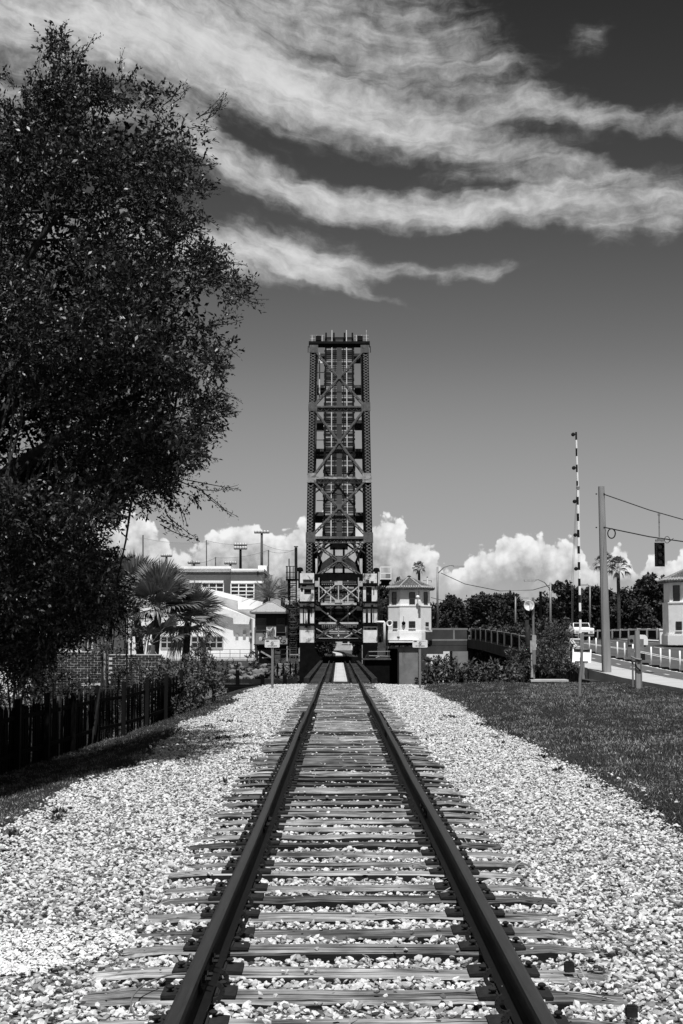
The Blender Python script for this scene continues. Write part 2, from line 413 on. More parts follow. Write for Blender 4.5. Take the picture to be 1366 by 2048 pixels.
def vnoise(x, y, s=1.0, seed=0):
    """cheap smooth noise on numpy arrays, roughly -1..1"""
    r = np.random.default_rng(seed); out = 0
    for k in range(5):
        a, b, c = r.uniform(-1, 1), r.uniform(-1, 1), r.uniform(0, 6.28)
        f = s*(1+.55*k); out = out + np.sin((a*x+b*y)*f*2.2 + c + 1.7*np.sin((b*x-a*y)*f + c*2))/(1+.35*k)
    return out/3.0
M['lacing'] = gmat('lacing_steel', .085, .5, 3, .6, stain=.7, stain_v=.02, stain_scale=3)
M['brace'] = gmat('brace_steel', .03, .4, 3, .55, stain=.5, stain_v=.03, stain_scale=3)
M['leaf_rail'] = gmat('leaf_rail_steel', .30, .3, 2, .45, stain=.4, stain_v=.12, stain_scale=1.5)  # rail colour paled for the sun grazing the raised deck
M['leaf_tie'] = gmat('leaf_tie_wood', .02, .6, 2, .9, .004, 30, stretch=(.6, 3, 3), rnd=.9, stain=.6, stain_v=.22, stain_scale=.9, stain_t=.62)  # the pale stain patches stand in for sunlit spots on the ties
M['leaf_plate'] = gmat('leaf_walk_plate', .03, .3, 1.5, .7, rnd=.4)
M['cw_concrete'] = gmat('counterweight_concrete', .55, .25, 1.2, .9, .01, 10, stretch=(4,4,.4))
M['col_core'] = gmat('column_core_steel', .045, .4, 2, .7, stain=.5, stain_v=.015, stain_scale=2)
M['white_worn'] = gmat('worn_white_steel', .50, .3, 2.5, .7, .003, 20, stain=.85, stain_v=.09, stain_scale=2.0, stain_t=.55)
M['hut_shaded'] = gmat('hut_shaded_wall', .02, .2, 2, .7)  # upper wall colour darkened for the shadow under the eave
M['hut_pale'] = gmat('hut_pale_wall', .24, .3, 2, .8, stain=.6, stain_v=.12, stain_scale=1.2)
M['mid_steel'] = gmat('streaked_pale_steel', .16, .5, 2, .6, .002, 30, stain=.9, stain_v=.04, stain_scale=2.0, stain_t=.5)
M['gusset'] = gmat('gusset_steel', .045, .5, 3, .7, .002, 30, stain=.7, stain_v=.10, stain_scale=2.2)

# ---------------------------------------------------------------- ground, ballast, river, road
def sstep(a, b, x): t = np.clip((x-a)/(b-a), 0, 1); return t*t*(3-2*t)
def edge_l(y): return -3.25 + .18*np.sin(y*.35) + .12*np.sin(y*.9+1)
def edge_r(y): return 3.2 + .15*np.sin(y*.3+2) + .10*np.sin(y*.8)
def zroad(y): return np.interp(y, [-60, 48, 58, 68, 82, 92, 110, 130, 600], [0, 0, .10, .32, .72, 1.08, 1.5, 1.72, 1.72])
def ground_z(x, y):
    x = np.asarray(x, float); y = np.asarray(y, float)
    z = -.10 + 0*x
    z = z - .55*sstep(-3.0, -5.8, x) - .35*sstep(-6.0, -9, x)
    z = np.where(x < -3, z + .04*vnoise(x, y, .8, 3), z)
    z = np.where(x > 3.2, z + .06*sstep(3.2, 4.2, x) + .035*vnoise(x, y, .5, 4), z)
    # the river between the two banks
    w = sstep(58.5, 63.5, y + .5*np.sin(x*.4)) * (1 - sstep(145, 153, y + .8*np.sin(x*.3)))
    z = z*(1-w) + (-3.4)*w
    far = sstep(150, 156, y)
    z = z*(1-far) + (-.55)*far
    return z
def grid(xs, ys, zf):
    X, Y = np.meshgrid(xs, ys); Z = zf(X, Y)
    nx, ny = len(xs), len(ys)
    m = MB(); m.v = list(zip(X.ravel().tolist(), Y.ravel().tolist(), Z.ravel().tolist()))
    m.f = [(j*nx+i, j*nx+i+1, (j+1)*nx+i+1, (j+1)*nx+i) for j in range(ny-1) for i in range(nx-1)]
    return m
xs = np.concatenate([np.linspace(-1800, -60, 10), np.linspace(-50, -12, 20), np.linspace(-11, 14, 84), np.linspace(16, 60, 16), np.linspace(80, 1800, 10)])
ys = np.concatenate([np.linspace(-60, 4, 8), np.linspace(5, 75, 150), np.linspace(78, 142, 20), np.linspace(143, 160, 30), np.linspace(170, 400, 14), np.linspace(500, 4500, 10)])
def turf_mat():
    m = bpy.data.materials.new('turf'); m.use_nodes = True; t = NT(m.node_tree); bs = t.n['Principled BSDF']
    p = t.new('ShaderNodeNewGeometry').outputs['Position']
    a = t.noise(p, .5, 4, .6); b = t.noise(p, 14, 4, .7); c = t.noise(p, 60, 3, .7)
    val = t.m('MULTIPLY', t.m('MULTIPLY', t.rng(a, .3, .7, .02, .08), t.rng(b, .3, .7, .6, 1.4)), t.rng(c, .3, .7, .6, 1.4))
    t.l.new(val, bs.inputs['Base Color']); bs.inputs['Roughness'].default_value = .95; bs.inputs['Specular IOR Level'].default_value = .1
    bp = t.new('ShaderNodeBump'); bp.inputs['Distance'].default_value = .05; t.l.new(c, bp.inputs['Height']); t.l.new(bp.outputs[0], bs.inputs['Normal'])
    return m
structure('ground', grid(xs, ys, ground_z), turf_mat(), sm=True)

def bed_z(x, y):
    x = np.asarray(x, float); y = np.asarray(y, float)
    ax = np.abs(x)
    z = -.022*sstep(9, 18, y)*(1-sstep(1.25, 1.5, ax)) - .038 - .03*sstep(1.35, 2.6, ax) - .05*sstep(2.6, 3.6, ax) + .012*vnoise(x, y, 2.0, 8)
    return z
# the bed of crushed stone
m = MB(); by = np.linspace(2, 57.5, 150); n = 26; rows = []
for y in by:
    a, b = edge_l(y)-.15, edge_r(y)+.1
    rows.append([(x, y, float(bed_z(x, y)) - .02 - .03*float(sstep(2.9, 3.5, abs(x)))) for x in np.linspace(a, b, n)])
for r in rows: m.v.extend(r)
m.f = [(j*n+i, j*n+i+1, (j+1)*n+i+1, (j+1)*n+i) for j in range(len(by)-1) for i in range(n-1)]
def gravel_mat():
    m = bpy.data.materials.new('gravel_fines'); m.use_nodes = True; t = NT(m.node_tree); bs = t.n['Principled BSDF']
    p = t.new('ShaderNodeNewGeometry').outputs['Position']
    v = t.new('ShaderNodeTexVoronoi'); v.inputs['Scale'].default_value = 26; t.l.new(p, v.inputs['Vector'])
    s = t.new('ShaderNodeSeparateColor'); t.l.new(v.outputs['Color'], s.inputs[0])
    t.l.new(t.rng(s.outputs[0], 0, 1, .03, .3), bs.inputs['Base Color']); bs.inputs['Roughness'].default_value = .9
    bp = t.new('ShaderNodeBump'); bp.inputs['Distance'].default_value = .03; t.l.new(t.m('SUBTRACT', 1.0, v.outputs['Distance']), bp.inputs['Height']); t.l.new(bp.outputs[0], bs.inputs['Normal'])
    return m
structure('ballast_bed', m, gravel_mat())

# crushed stone, one prototype per shape and shade of grey
def stone_mesh(i):
    bm = bmesh.new(); bmesh.ops.create_icosphere(bm, subdivisions=1, radius=.5)
    r = random.Random(100+i)
    sc = (r.uniform(.85, 1.3), r.uniform(.65, .95), r.uniform(.34, .58))
    for v in bm.verts:
        k = r.uniform(.68, 1.18)
        v.co = Vector((v.co.x*sc[0]*k, v.co.y*sc[1]*k, v.co.z*sc[2]*k))
    # flat broken facets
    for _ in range(2):
        d = Vector((r.uniform(-1,1), r.uniform(-1,1), r.uniform(-.6,1))).normalized(); lim = r.uniform(.24, .34)
        for v in bm.verts:
            q = v.co.dot(d)
            if q > lim: v.co -= d*(q-lim)
    me = bpy.data.meshes.new('stone'); bm.to_mesh(me); bm.free(); return me
STONE_V = [.74, .68, .64, .60, .56, .66, .50, .44, .78, .62, .36, .30, .22, .12, .05, .72]
def stone_mat(i):
    m = bpy.data.materials.new('limestone'); m.use_nodes = True; t = NT(m.node_tree); bs = t.n['Principled BSDF']
    tc = t.new('ShaderNodeTexCoord').outputs['Object']
    n = t.noise(tc, 3.0, 5, .65)
    t.l.new(t.m('MULTIPLY', t.rng(n, .3, .7, .72, 1.18), STONE_V[i]), bs.inputs['Base Color'])
    bs.inputs['Roughness'].default_value = .9; bs.inputs['Specular IOR Level'].default_value = .2
    return m
sm_ = []
for i in range(16):
    me = stone_mesh(i); me.materials.append(stone_mat(i)); sm_.append(me)
stones = proto_collection('stone', sm_)
PROB = np.array([1.2, 1.1, 1.1, 1.1, 1.1, 1.1, 1.1, 1.0, .7, 1, 1.0, .9, .75, .5, .38, .7]); PROB /= PROB.sum()
PROBN = PROB*np.array([.8, .9, 1, 1, 1.1, 1, 1.3, 1.5, .7, 1, 1.6, 1.5, 1.3, 1, 1, .8]); PROBN /= PROBN.sum()
NTIE0, TIE_PITCH = 6.04, .51
def near_tie(x, y):
    q = (y - NTIE0) / TIE_PITCH
    return (np.abs(q - np.round(q)) * TIE_PITCH < .105) & (np.abs(x) < 1.3)
P, S, RT, ID = [], [], [], []
for y0, y1, dens, smin, smax in ((4.8, 12, 1050, .022, .058), (12, 20, 800, .024, .062), (20, 34, 560, .030, .068), (34, 57.3, 400, .036, .074)):
    nn = int((y1-y0)*7.2*dens)
    y = RNG.uniform(y0, y1, nn); x = RNG.uniform(-3.9, 3.8, nn)
    el, er = edge_l(y), edge_r(y)
    inside = np.minimum(x-el, er-x) + RNG.normal(0, .06, nn)
    keep = inside > 0
    # a few strays on the turf
    keep |= (inside > -.35) & (RNG.random(nn) < .002)
    nt = near_tie(x, y)
    rough = vnoise(x, y, 1.1, 12)
    keep &= ~(nt & (RNG.random(nn) > .03 + .08*np.clip(rough, 0, 1)))
    ar = np.abs(np.abs(x) - .752)
    keep &= ar > .085
    x, y, nt = x[keep], y[keep], nt[keep]; k = len(x)
    s = RNG.uniform(smin, smax, k)*RNG.choice([.75, 1, 1, 1.25], k)
    s = np.where(nt, s*.7, s)
    s = np.where(np.abs(x) > 1.45, s*.9, s)
    z = np.where(nt, .012, bed_z(x, y) + RNG.uniform(-.012, .018, k))
    onturf = (x < edge_l(y)-.05) | (x > edge_r(y)+.05)
    z = np.where(onturf, ground_z(x, y)+.03, z)
    P.append(np.stack([x, y, z], 1)); S.append(np.stack([s, s, s], 1))
    RT.append(np.stack([RNG.normal(0, .42, k), RNG.normal(0, .42, k), RNG.uniform(0, 6.28, k)], 1))
    ID.append(RNG.choice(16, k, p=PROB if y0 > 10 else PROBN))
o = scatter('ballast', np.concatenate(P), np.concatenate(RT), np.concatenate(S), np.concatenate(ID), stones)
tag(o, 'pale crushed limestone ballast spread round the railway ties', 'ballast')
# patch of fine bright gravel left of the track
nn = 5200
a = RNG.uniform(0, 6.28, nn); r = RNG.random(nn)**.62
x = -2.35 + 1.05*r*np.cos(a)*(1+.15*np.sin(3*a)); y = 8.15 + .75*r*np.sin(a)*(1+.2*np.sin(2*a+1))
fm = []
for i in range(3):
    me = stone_mesh(40+i); mm = gmat('bright_fine_gravel', (.80, .70, .60)[i], .08, 3, .9); me.materials.append(mm); fm.append(me)
s = RNG.uniform(.014, .040, nn)
o = scatter('fine_gravel', np.stack([x, y, bed_z(x, y)+.008+.010*(1-r)+RNG.uniform(0, .012, nn)], 1), np.stack([RNG.normal(0,.3,nn), RNG.normal(0,.3,nn), RNG.uniform(0,6.28,nn)], 1), np.stack([s,s,s], 1), RNG.integers(0, 3, nn), proto_collection('grit', fm))
tag(o, 'patch of fine bright white gravel beside the ties', 'gravel')

# grass
def tuft(i, nb=11, h=.07, w=.0075, spread=.05):
    r = random.Random(300+i); m = MB()
    for _ in range(nb):
        x, y = r.gauss(0, spread), r.gauss(0, spread); a = r.uniform(0, 6.28); hh = h*r.uniform(.5, 1.25); l = hh*r.uniform(.2, .9); d = r.uniform(0, 6.28)
        dx, dy = math.cos(a)*w/2, math.sin(a)*w/2; ox, oy = math.cos(d)*l, math.sin(d)*l
        m.add([(x-dx, y-dy, 0), (x+dx, y+dy, 0), (x+dx*.7+ox*.4, y+dy*.7+oy*.4, hh*.65), (x-dx*.7+ox*.4, y-dy*.7+oy*.4, hh*.65), (x+ox, y+oy, hh)], [(0,1,2,3), (3,2,4)])
    me = m.mesh('tuft', fix=False); me.materials.append(M['grass' if i < 20 else 'grass_pale']); return me
tufts = proto_collection('tuft', [tuft(i) for i in range(4)] + [tuft(9+i, 7, .14, .009, .04) for i in range(2)] + [tuft(20+i, 9, .065, .009, .05) for i in range(3)])
P, S, ID = [], [], []
def grass_zone(n, x0, x1, y0, y1, sc):
    y = RNG.uniform(y0, y1, n); x = RNG.uniform(x0, x1, n)
    ragged = RNG.normal(0, .10, n) + .10*vnoise(x, y, 2.2, 31)
    ok = ((x > edge_r(y)+ragged) | (x < edge_l(y)-ragged)) & (x < 11.45)
    x, y = x[ok], y[ok]; k = len(x)
    s = .8*sc*RNG.uniform(.6, 1.2, k)*(1+.35*vnoise(x, y, .9, 33))
    P.append(np.stack([x, y, ground_z(x, y)-.005], 1)); S.append(np.stack([s*1.15, s*1.15, s*RNG.uniform(.5, .95, k)], 1)); pale = RNG.random(k) < np.clip(.22 + .30*vnoise(x*.8, y*.35, 1.3, 35) + .16*vnoise(x, y*.5, 4.0, 36), .02, .8); ID.append(np.where(pale, RNG.integers(6, 9, k), np.where(RNG.random(k) < .06, RNG.integers(4, 6, k), RNG.integers(0, 4, k))))
grass_zone(14000, 2.9, 6, 9.5, 20, .85)
grass_zone(24000, 2.9, 11.5, 20, 38, 1.0)
grass_zone(22000, 2.9, 11.6, 38, 62, 1.25)
grass_zone(9000, -6.2, -2.9, 10, 26, .85)
grass_zone(9000, -6.2, -2.9, 26, 52, 1.0)
P = np.concatenate(P); k = len(P)
o = scatter('grass', P, np.stack([RNG.normal(0,.1,k), RNG.normal(0,.1,k), RNG.uniform(0,6.28,k)], 1), np.concatenate(S), np.concatenate(ID), tufts)
tag(o, 'short mown grass on both sides of the ballast', 'grass')
# weeds in the ballast
def weed(i):
    r = random.Random(700+i); m = MB()
    for _ in range(26):
        a = r.uniform(0, 6.28); el = r.uniform(.1, 1.2); l = r.uniform(.06, .16); p = Vector((r.gauss(0,.03), r.gauss(0,.03), .01)); d = Vector((math.cos(a)*math.cos(el), math.sin(a)*math.cos(el), math.sin(el)))
        s = d.cross(Vector((0,0,1))).normalized()*l*.17; q = p + d*l
        m.add([p, p+d*l*.5+s, q, p+d*l*.5-s], [(0,1,2,3)])
    me = m.mesh('weed', fix=False); me.materials.append(M['bush_leaf']); return me
spots = [(-2.4, 25.5), (-2.1, 24.8), (-1.9, 26), (-3.1, 13.2), (-2.9, 14.6), (3.0, 30), (2.7, 26), (3.05, 22), (2.6, 24.2), (3.1, 15.2), (2.95, 17), (2.9, 11.6), (3.1, 11.2), (3.2, 12.4), (2.85, 19.5), (2.5, 33), (-1.2, 17.5), (-1.5, 21), (-1.3, 16.2), (-2.7, 30), (-2.5, 31), (1.1, 27.5)]
P = []
for x, y in spots:
    for _ in range(5): xx, yy = x+RNG.normal(0, .13), y+RNG.normal(0, .22); P.append((xx, yy, float(bed_z(xx, yy))-.01))
k = len(P); s = RNG.uniform(.25, .75, k)
o = scatter('weeds', P, np.stack([np.zeros(k), np.zeros(k), RNG.uniform(0,6.28,k)], 1), np.stack([s,s,s], 1), RNG.integers(0, 3, k), proto_collection('weed', [weed(i) for i in range(3)]))
tag(o, 'small dark weeds sprouting through the ballast edges', 'weeds')
# dry twigs and straw lying about
P = []
for _ in range(420):
    y = RNG.uniform(5, 22); x = RNG.uniform(-3, 3); P.append((x, y, float(bed_z(x, y)) + .035))
k = len(P); m = MB(); m.tube([(-.5,0,0), (-.1,.04,.03), (.3,.02,.02), (.5,-.05,.0)], [.012,.014,.012,.006], 4); me = m.mesh('straw'); me.materials.append(gmat('straw', .35, .3, 4))
m = MB(); m.add([(-.5,0,0),(0,-.16,.06),(.5,0,.02),(0,.16,.1)], [(0,1,2),(0,2,3)]); me2 = m.mesh('dead_leaf', fix=False); me2.materials.append(gmat('dead_leaf', .12, .3, 4))
ids = RNG.integers(0, 2, k); s = np.where(ids == 0, RNG.uniform(.08, .3, k), RNG.uniform(.04, .08, k))
o = scatter('litter', P, np.stack([RNG.normal(0,.2,k), RNG.normal(0,.2,k), RNG.uniform(0,6.28,k)], 1), np.stack([s,s,s], 1), ids, proto_collection('straw', [me, me2]))
tag(o, 'dry straw and dead leaves strewn over the ballast', 'litter')

# the river
m = MB(); m.add([(-900,58,-2.6), (900,58,-2.6), (900,152,-2.6), (-900,152,-2.6)], [(0,1,2,3)])
wm = bpy.data.materials.new('river_water'); wm.use_nodes = True; t = NT(wm.node_tree); bs = t.n['Principled BSDF']
bs.inputs['Base Color'].default_value = (.02,.02,.02,1); bs.inputs['Roughness'].default_value = .08
bp = t.new('ShaderNodeBump'); bp.inputs['Distance'].default_value = .08; t.l.new(t.noise(t.mapv(t.new('ShaderNodeNewGeometry').outputs['Position'], scale=(1,.5,1)), 1.2, 4), bp.inputs['Height']); t.l.new(bp.outputs[0], bs.inputs['Normal'])
structure('river', m, wm)

# road: sidewalk, cycle path, carriageway; rises to the road bridge
def strip(x0, x1, y0, y1, dz, step=2.0, thick=None, skirt=0):
    m = MB(); yy = np.arange(y0, y1+.01, step)
    for y in yy:
        z = float(zroad(y)) + dz
        m.v.extend([(x0, y, z), (x1, y, z)] + ([(x0, y, z-skirt), (x1, y, z-skirt)] if skirt else []))
    k = 4 if skirt else 2
    for i in range(len(yy)-1):
        a, b = i*k, (i+1)*k
        m.f.append((a, a+1, b+1, b))
        if skirt: m.f.append((a+2, a, b, b+2)); m.f.append((a+1, a+3, b+3, b+1))
    if skirt: m.f.append((2, 3, 1, 0)); e = (len(yy)-1)*k; m.f.append((e, e+1, e+3, e+2))
    return m
asphalt = gmat('asphalt', .085, .22, .35, .9, .004, 60, coords='Object', stain=.25, stain_v=.06, stain_scale=.25)
path_m = gmat('cycle_path_asphalt', .115, .15, .6, .9, .004, 60)
walk_m = gmat('sidewalk_concrete', .46, .12, .8, .9, .003, 30)
paint = gmat('road_paint', .62, .2, 6, .8, stain=.3, stain_v=.2, stain_scale=5)
structure('road', strip(15.4, 25.2, -50, 330, .0, skirt=.5), asphalt)
structure('cycle_path', strip(13.25, 15.4, -50, 330, .004, skirt=.5), path_m)
structure('sidewalk', strip(11.45, 13.1, -50, 330, .10, skirt=.5), walk_m)
structure('kerb', strip(13.1, 13.25, -50, 330, .105, skirt=.5), M['concrete_pale'])
structure('far_sidewalk', strip(25.2, 27.0, -50, 330, .13, skirt=.5), walk_m)
def line(name, x, w, segs, dz=.008):
    m = MB()
    for y0, y1 in segs:
        s = strip(x-w/2, x+w/2, y0, y1, dz, step=max(.5, (y1-y0)/max(1, int((y1-y0)/2)))); m.add(s.v, s.f)
    structure(name, m, paint)
line('lane_line', 15.45, .22, [(20, 300)])
line('path_dashes', 14.35, .12, [(y, y+1.0) for y in np.arange(30, 140, 3.6)])
line('lane_line', 18.6, .14, [(20, 300)]); line('lane_line', 19.0, .14, [(20, 300)])
line('lane_line', 24.6, .14, [(20, 300)]); line('lane_dashes', 21.8, .14, [(y, y+3) for y in np.arange(24, 200, 9)])
# pad of concrete in the lawn by the control posts
m = MB(); m.box((8.35, 62.7, -.10), (10.0, 63.7, -.01)); structure('concrete_pad', m, M['concrete_pale'])

# ---------------------------------------------------------------- railway track
def tie_mat():
    m = bpy.data.materials.new('weathered_tie'); m.use_nodes = True; t = NT(m.node_tree); bs = t.n['Principled BSDF']
    tc = t.new('ShaderNodeTexCoord').outputs['Object']; oi = t.new('ShaderNodeObjectInfo').outputs['Random']
    va = t.new('ShaderNodeVectorMath', operation='ADD'); t.l.new(tc, va.inputs[0]); t.l.new(t.vec(t.m('MULTIPLY', oi, 37.0), t.m('MULTIPLY', oi, 71.0), t.m('MULTIPLY', oi, 13.0)), va.inputs[1])
    v = va.outputs[0]
    g1 = t.noise(t.mapv(v, scale=(1.2, 26, 26)), 1.6, 6, .62, .35)
    g2 = t.noise(t.mapv(v, scale=(2.2, 70, 70)), 1.6, 4, .6, .2)
    blot = t.noise(v, 2.4, 4, .6)
    g = t.m('ADD', t.m('MULTIPLY', g1, .65), t.m('MULTIPLY', g2, .35))
    val = t.m('MULTIPLY', t.rng(g, .38, .60, .02, .46), t.rng(oi, 0, 1, .35, 1.25))
    val = t.m('MULTIPLY', val, t.rng(blot, .34, .62, .4, 1.15))
    crack = t.rng(t.noise(t.mapv(v, scale=(.8, 30, 30), loc=(3, 1, 2)), 1.0, 3, .5, .3), .62, .66)
    val = t.mix(t.m('MULTIPLY', crack, .9), val, .008)
    t.l.new(val, bs.inputs['Base Color']); bs.inputs['Roughness'].default_value = .95; bs.inputs['Specular IOR Level'].default_value = .15
    bp = t.new('ShaderNodeBump'); bp.inputs['Distance'].default_value = .012; t.l.new(t.m('SUBTRACT', g, t.m('MULTIPLY', crack, .6)), bp.inputs['Height']); t.l.new(bp.outputs[0], bs.inputs['Normal'])
    return m
M['tie'] = tie_mat()
M['deck_tie'] = gmat('creosoted_tie', .045, .45, 4, .9, .004, 30, stretch=(.3, 3, 3), rnd=.5)
M['tie_side'] = gmat('shaded_creosote_side', .018, .5, 5, .95, .004, 40, stretch=(.3, 4, 4), rnd=.3, spec=.05)  # creosoted sides, darkened further for the shade along the tie edges
def tie_mesh(i, L=2.62, Wd=.215, H=.17):
    r = random.Random(50+i); m = MB(); ns = 10; c0 = r.uniform(.010, .022); c1 = r.uniform(.008, .02)
    for k in range(ns+1):
        x = -L/2 + L*k/ns + (r.uniform(-.02, .02) if 0 < k < ns else r.uniform(-.04, .04))
        e = .014 if k in (0, ns) else .0
        w = Wd/2 - e + r.uniform(-.004, .004); z = r.uniform(-.005, .003) - e*1.6; q = c0+r.uniform(-.008, .012); q2 = c1+r.uniform(-.006, .01)
        m.v.extend([(x, -w, -H), (x, w, -H), (x, w, z-q2*.9), (x, w-q2, z), (x, -w+q, z-.002), (x, -w, z-q*.95)])
    for k in range(ns):
        a, b = 6*k, 6*k+6
        for p in range(6): q = (p+1) % 6; m.f.append((a+p, a+q, b+q, b+p))
    m.f.append(tuple(range(6))); m.f.append(tuple(reversed(range(6*ns, 6*ns+6))))
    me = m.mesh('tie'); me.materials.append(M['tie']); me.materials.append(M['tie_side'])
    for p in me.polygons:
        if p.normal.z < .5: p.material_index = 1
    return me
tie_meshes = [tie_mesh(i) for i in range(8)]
def plate_mesh():
    m = MB()
    m.prism([(-.19,0),(.17,0),(.17,.012),(.085,.019),(.085,.026),(.077,.026),(.077,.018),(-.077,.018),(-.077,.026),(-.085,.026),(-.085,.019),(-.19,.012)], -.095, .095)
    for x, y in ((-.098,-.05), (.098,.05), (-.098,.05), (-.15,-.03)):
        m.lathe((x, y, .015), [(.009,0),(.009,.016),(.019,.018),(.021,.026),(.012,.033),(.002,.035)], 8)
    me = m.mesh('tie_plate'); me.materials.append(M['plate']); return me
plate_me = plate_mesh()
M['rail_head'] = gmat('worn_lit_rail_head', .026, .3, 14, .38, .0003, 80, spec=.3, stretch=(4, .3, 1))  # worn head, its colour lifted as a sheen above the shaded web
track = Thing('railway_track', 'straight railway track of dark rails on weathered timber ties', 'railway track', (0, NTIE0, 0))
n_ties = int((57.0-NTIE0)/TIE_PITCH) + 3
rt = random.Random(5)
for i in range(-2, n_ties-2):
    y = NTIE0 + i*TIE_PITCH + rt.uniform(-.03, .03)
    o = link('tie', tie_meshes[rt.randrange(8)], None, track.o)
    o.location = (rt.uniform(-.07, .07), y-NTIE0, rt.uniform(-.014, .010)); o.rotation_euler = (rt.uniform(-.03,.03), rt.uniform(-.006,.006), rt.uniform(-.02,.02) + (math.pi if rt.random() < .5 else 0))
    if y < 34:
        for sg in (-1, 1):
            p = link('tie_plate', plate_me, None, o)
            a = o.rotation_euler.z
            flip = 1 if abs(a) < 1 else -1
            p.location = (flip*(sg*.752 - o.location.x), 0, .002); p.rotation_euler = (0, 0, -a + (math.pi if sg > 0 else 0))
RAIL = [(-.07,0),(.07,0),(.07,.011),(.03,.022),(.010,.034),(.0085,.05),(.0085,.118),(.014,.126),(.034,.134),(.0355,.152),(.031,.163),(.018,.168)]
RAIL = RAIL + [(-a, b) for a, b in RAIL[::-1] if a > 0][0:10]
RAIL = [(-.07,0),(.07,0),(.07,.011),(.03,.022),(.010,.034),(.0085,.05),(.0085,.118),(.014,.126),(.034,.134),(.0355,.152),(.031,.163),(.018,.168),(-.018,.168),(-.031,.163),(-.0355,.152),(-.034,.134),(-.014,.126),(-.0085,.118),(-.0085,.05),(-.010,.034),(-.03,.022),(-.07,.011)]
def rail_sweep(path, prof=RAIL):
    m = MB(); n = len(prof)
    for i, p in enumerate(path):
        d = (Vector(path[min(i+1, len(path)-1)]) - Vector(path[max(i-1, 0)])); d.z = 0; d.normalize(); s = Vector((d.y, -d.x, 0))
        for a, b in prof: m.v.append(tuple(Vector(p) + s*a + Vector((0,0,b))))
    for i in range(len(path)-1):
        for k in range(n):
            k2 = (k+1) % n; m.f.append((i*n+k, i*n+k2, (i+1)*n+k2, (i+1)*n+k))
    m.f.append(tuple(range(n))); m.f.append(tuple(reversed(range((len(path)-1)*n, len(path)*n))))
    return m
for sg in (-1, 1):
    joints = [3.2, (7.15 if sg < 0 else 2.0), (12.8 if sg < 0 else 13.8), 24.6+sg*.4, 36.4, 48, 57.6]
    path = []
    for y in np.concatenate([np.linspace(3.0, 57, 110), np.linspace(58, 107.6, 60)]):
        path.append((sg*.752 + min(1, y/30)*(.010*math.sin(y*.23+sg) + .006*math.sin(y*.71)), float(y), .02 + .004*math.sin(y*.5+sg*2)))
    ro = track.part('rail', rail_sweep(path), M['rail']); ro.data.materials.append(M['rail_head'])
    for pg in ro.data.polygons:
        if pg.normal.z > .9 and pg.center.z + track.base.z > .15: pg.material_index = 1
    for j in joints[1:5]:
        for side in (-1, 1):
            m = MB(); xx = sg*.752 + min(1, j/30)*(.010*math.sin(j*.23+sg) + .006*math.sin(j*.71))
            pr = [(.010,.036),(.028,.030),(.030,.046),(.020,.056),(.020,.108),(.030,.120),(.012,.124)]
            m.prism([(xx+side*a, .02+b) for a, b in pr], j-.30, j+.30)
            for q in (-.24, -.14, .14, .24):
                m.lathe((xx+side*.020, j+q, .02+.082), [(0,0),(.019,.0),(.019,.018),(.010,.020),(.010,.04),(0,.042)] if side > 0 else [(0,0),(.019,0),(.019,-.02),(0,-.022)], 6, 'x')
            track.part('joint_bar', m, M['plate'])
# rail anchors clipped on the rail foot
def anchor_mesh(side):
    m = MB(); pts = []
    for k in range(9):
        a = math.pi*(-.15 + 1.05*k/8)
        pts.append((side*(.072 + .042*math.sin(a)), 0, .040 - .040*math.cos(a)+.0))
    for k in range(8): m.bar(pts[k], pts[k+1], .026, .022, (0,1,0) if False else (side,0,.3))
    me = m.mesh('rail_anchor'); me.materials.append(M['plate']); return me
anch = {s: anchor_mesh(s) for s in (-1, 1)}
for i in range(0, 26):
    for sg in (-1, 1):
        if rt.random() < .4:
            for dy in (.135, -.135) if rt.random() < .5 else (.135,):
                o = link('rail_anchor', anch[-sg], None, track.o); o.location = (sg*.752, i*TIE_PITCH+dy, .0); o.rotation_euler = (0, 0, rt.uniform(-.1, .1))
# thin pale wire curling from under the left rail
def cr(P, n=5):
    P = [Vector(p) for p in P]; out = []
    for i in range(len(P)-1):
        a, b, c, d = P[max(i-1,0)], P[i], P[i+1], P[min(i+2,len(P)-1)]
        for k in range(n):
            t = k/n; out.append(.5*((2*b)+(c-a)*t+(2*a-5*b+4*c-d)*t*t+(3*b-a-3*c+d)*t**3))
    return out+[P[-1]]
m = MB(); m.tube(cr([(-.80,7.35,.03), (-.93,7.22,.05), (-1.03,7.02,.045), (-1.06,6.85,.02), (-1.02,6.68,.0), (-.97,6.62,.01), (-.94,6.68,.035)]), .0045, 6)
single('wire', 'stiff pale wire curling out beside the left rail', 'wire', m, M['galv'], sm=True)
m = MB(); m.tube(cr([(-.86,7.42,.06), (-.84,7.36,.12), (-.82,7.28,.13), (-.80,7.2,.10), (-.79,7.15,.05)]), .005, 6)
single('wire', 'short bent wire loop by the rail joint', 'wire', m, M['galv'], sm=True)
for x, y, lb in ((1.24, 6.62, 'small dark rusty block lying on a tie end right of the track'), (1.10, 7.5, 'small dark block lying among the stones right of the rail')):
    m = MB(); m.cbox((x, y, .025), (.05, .04, .045)); m.cbox((x, y, .05), (.036, .026, .01)); single('rusty_block', lb, 'block', m, M['plate'])

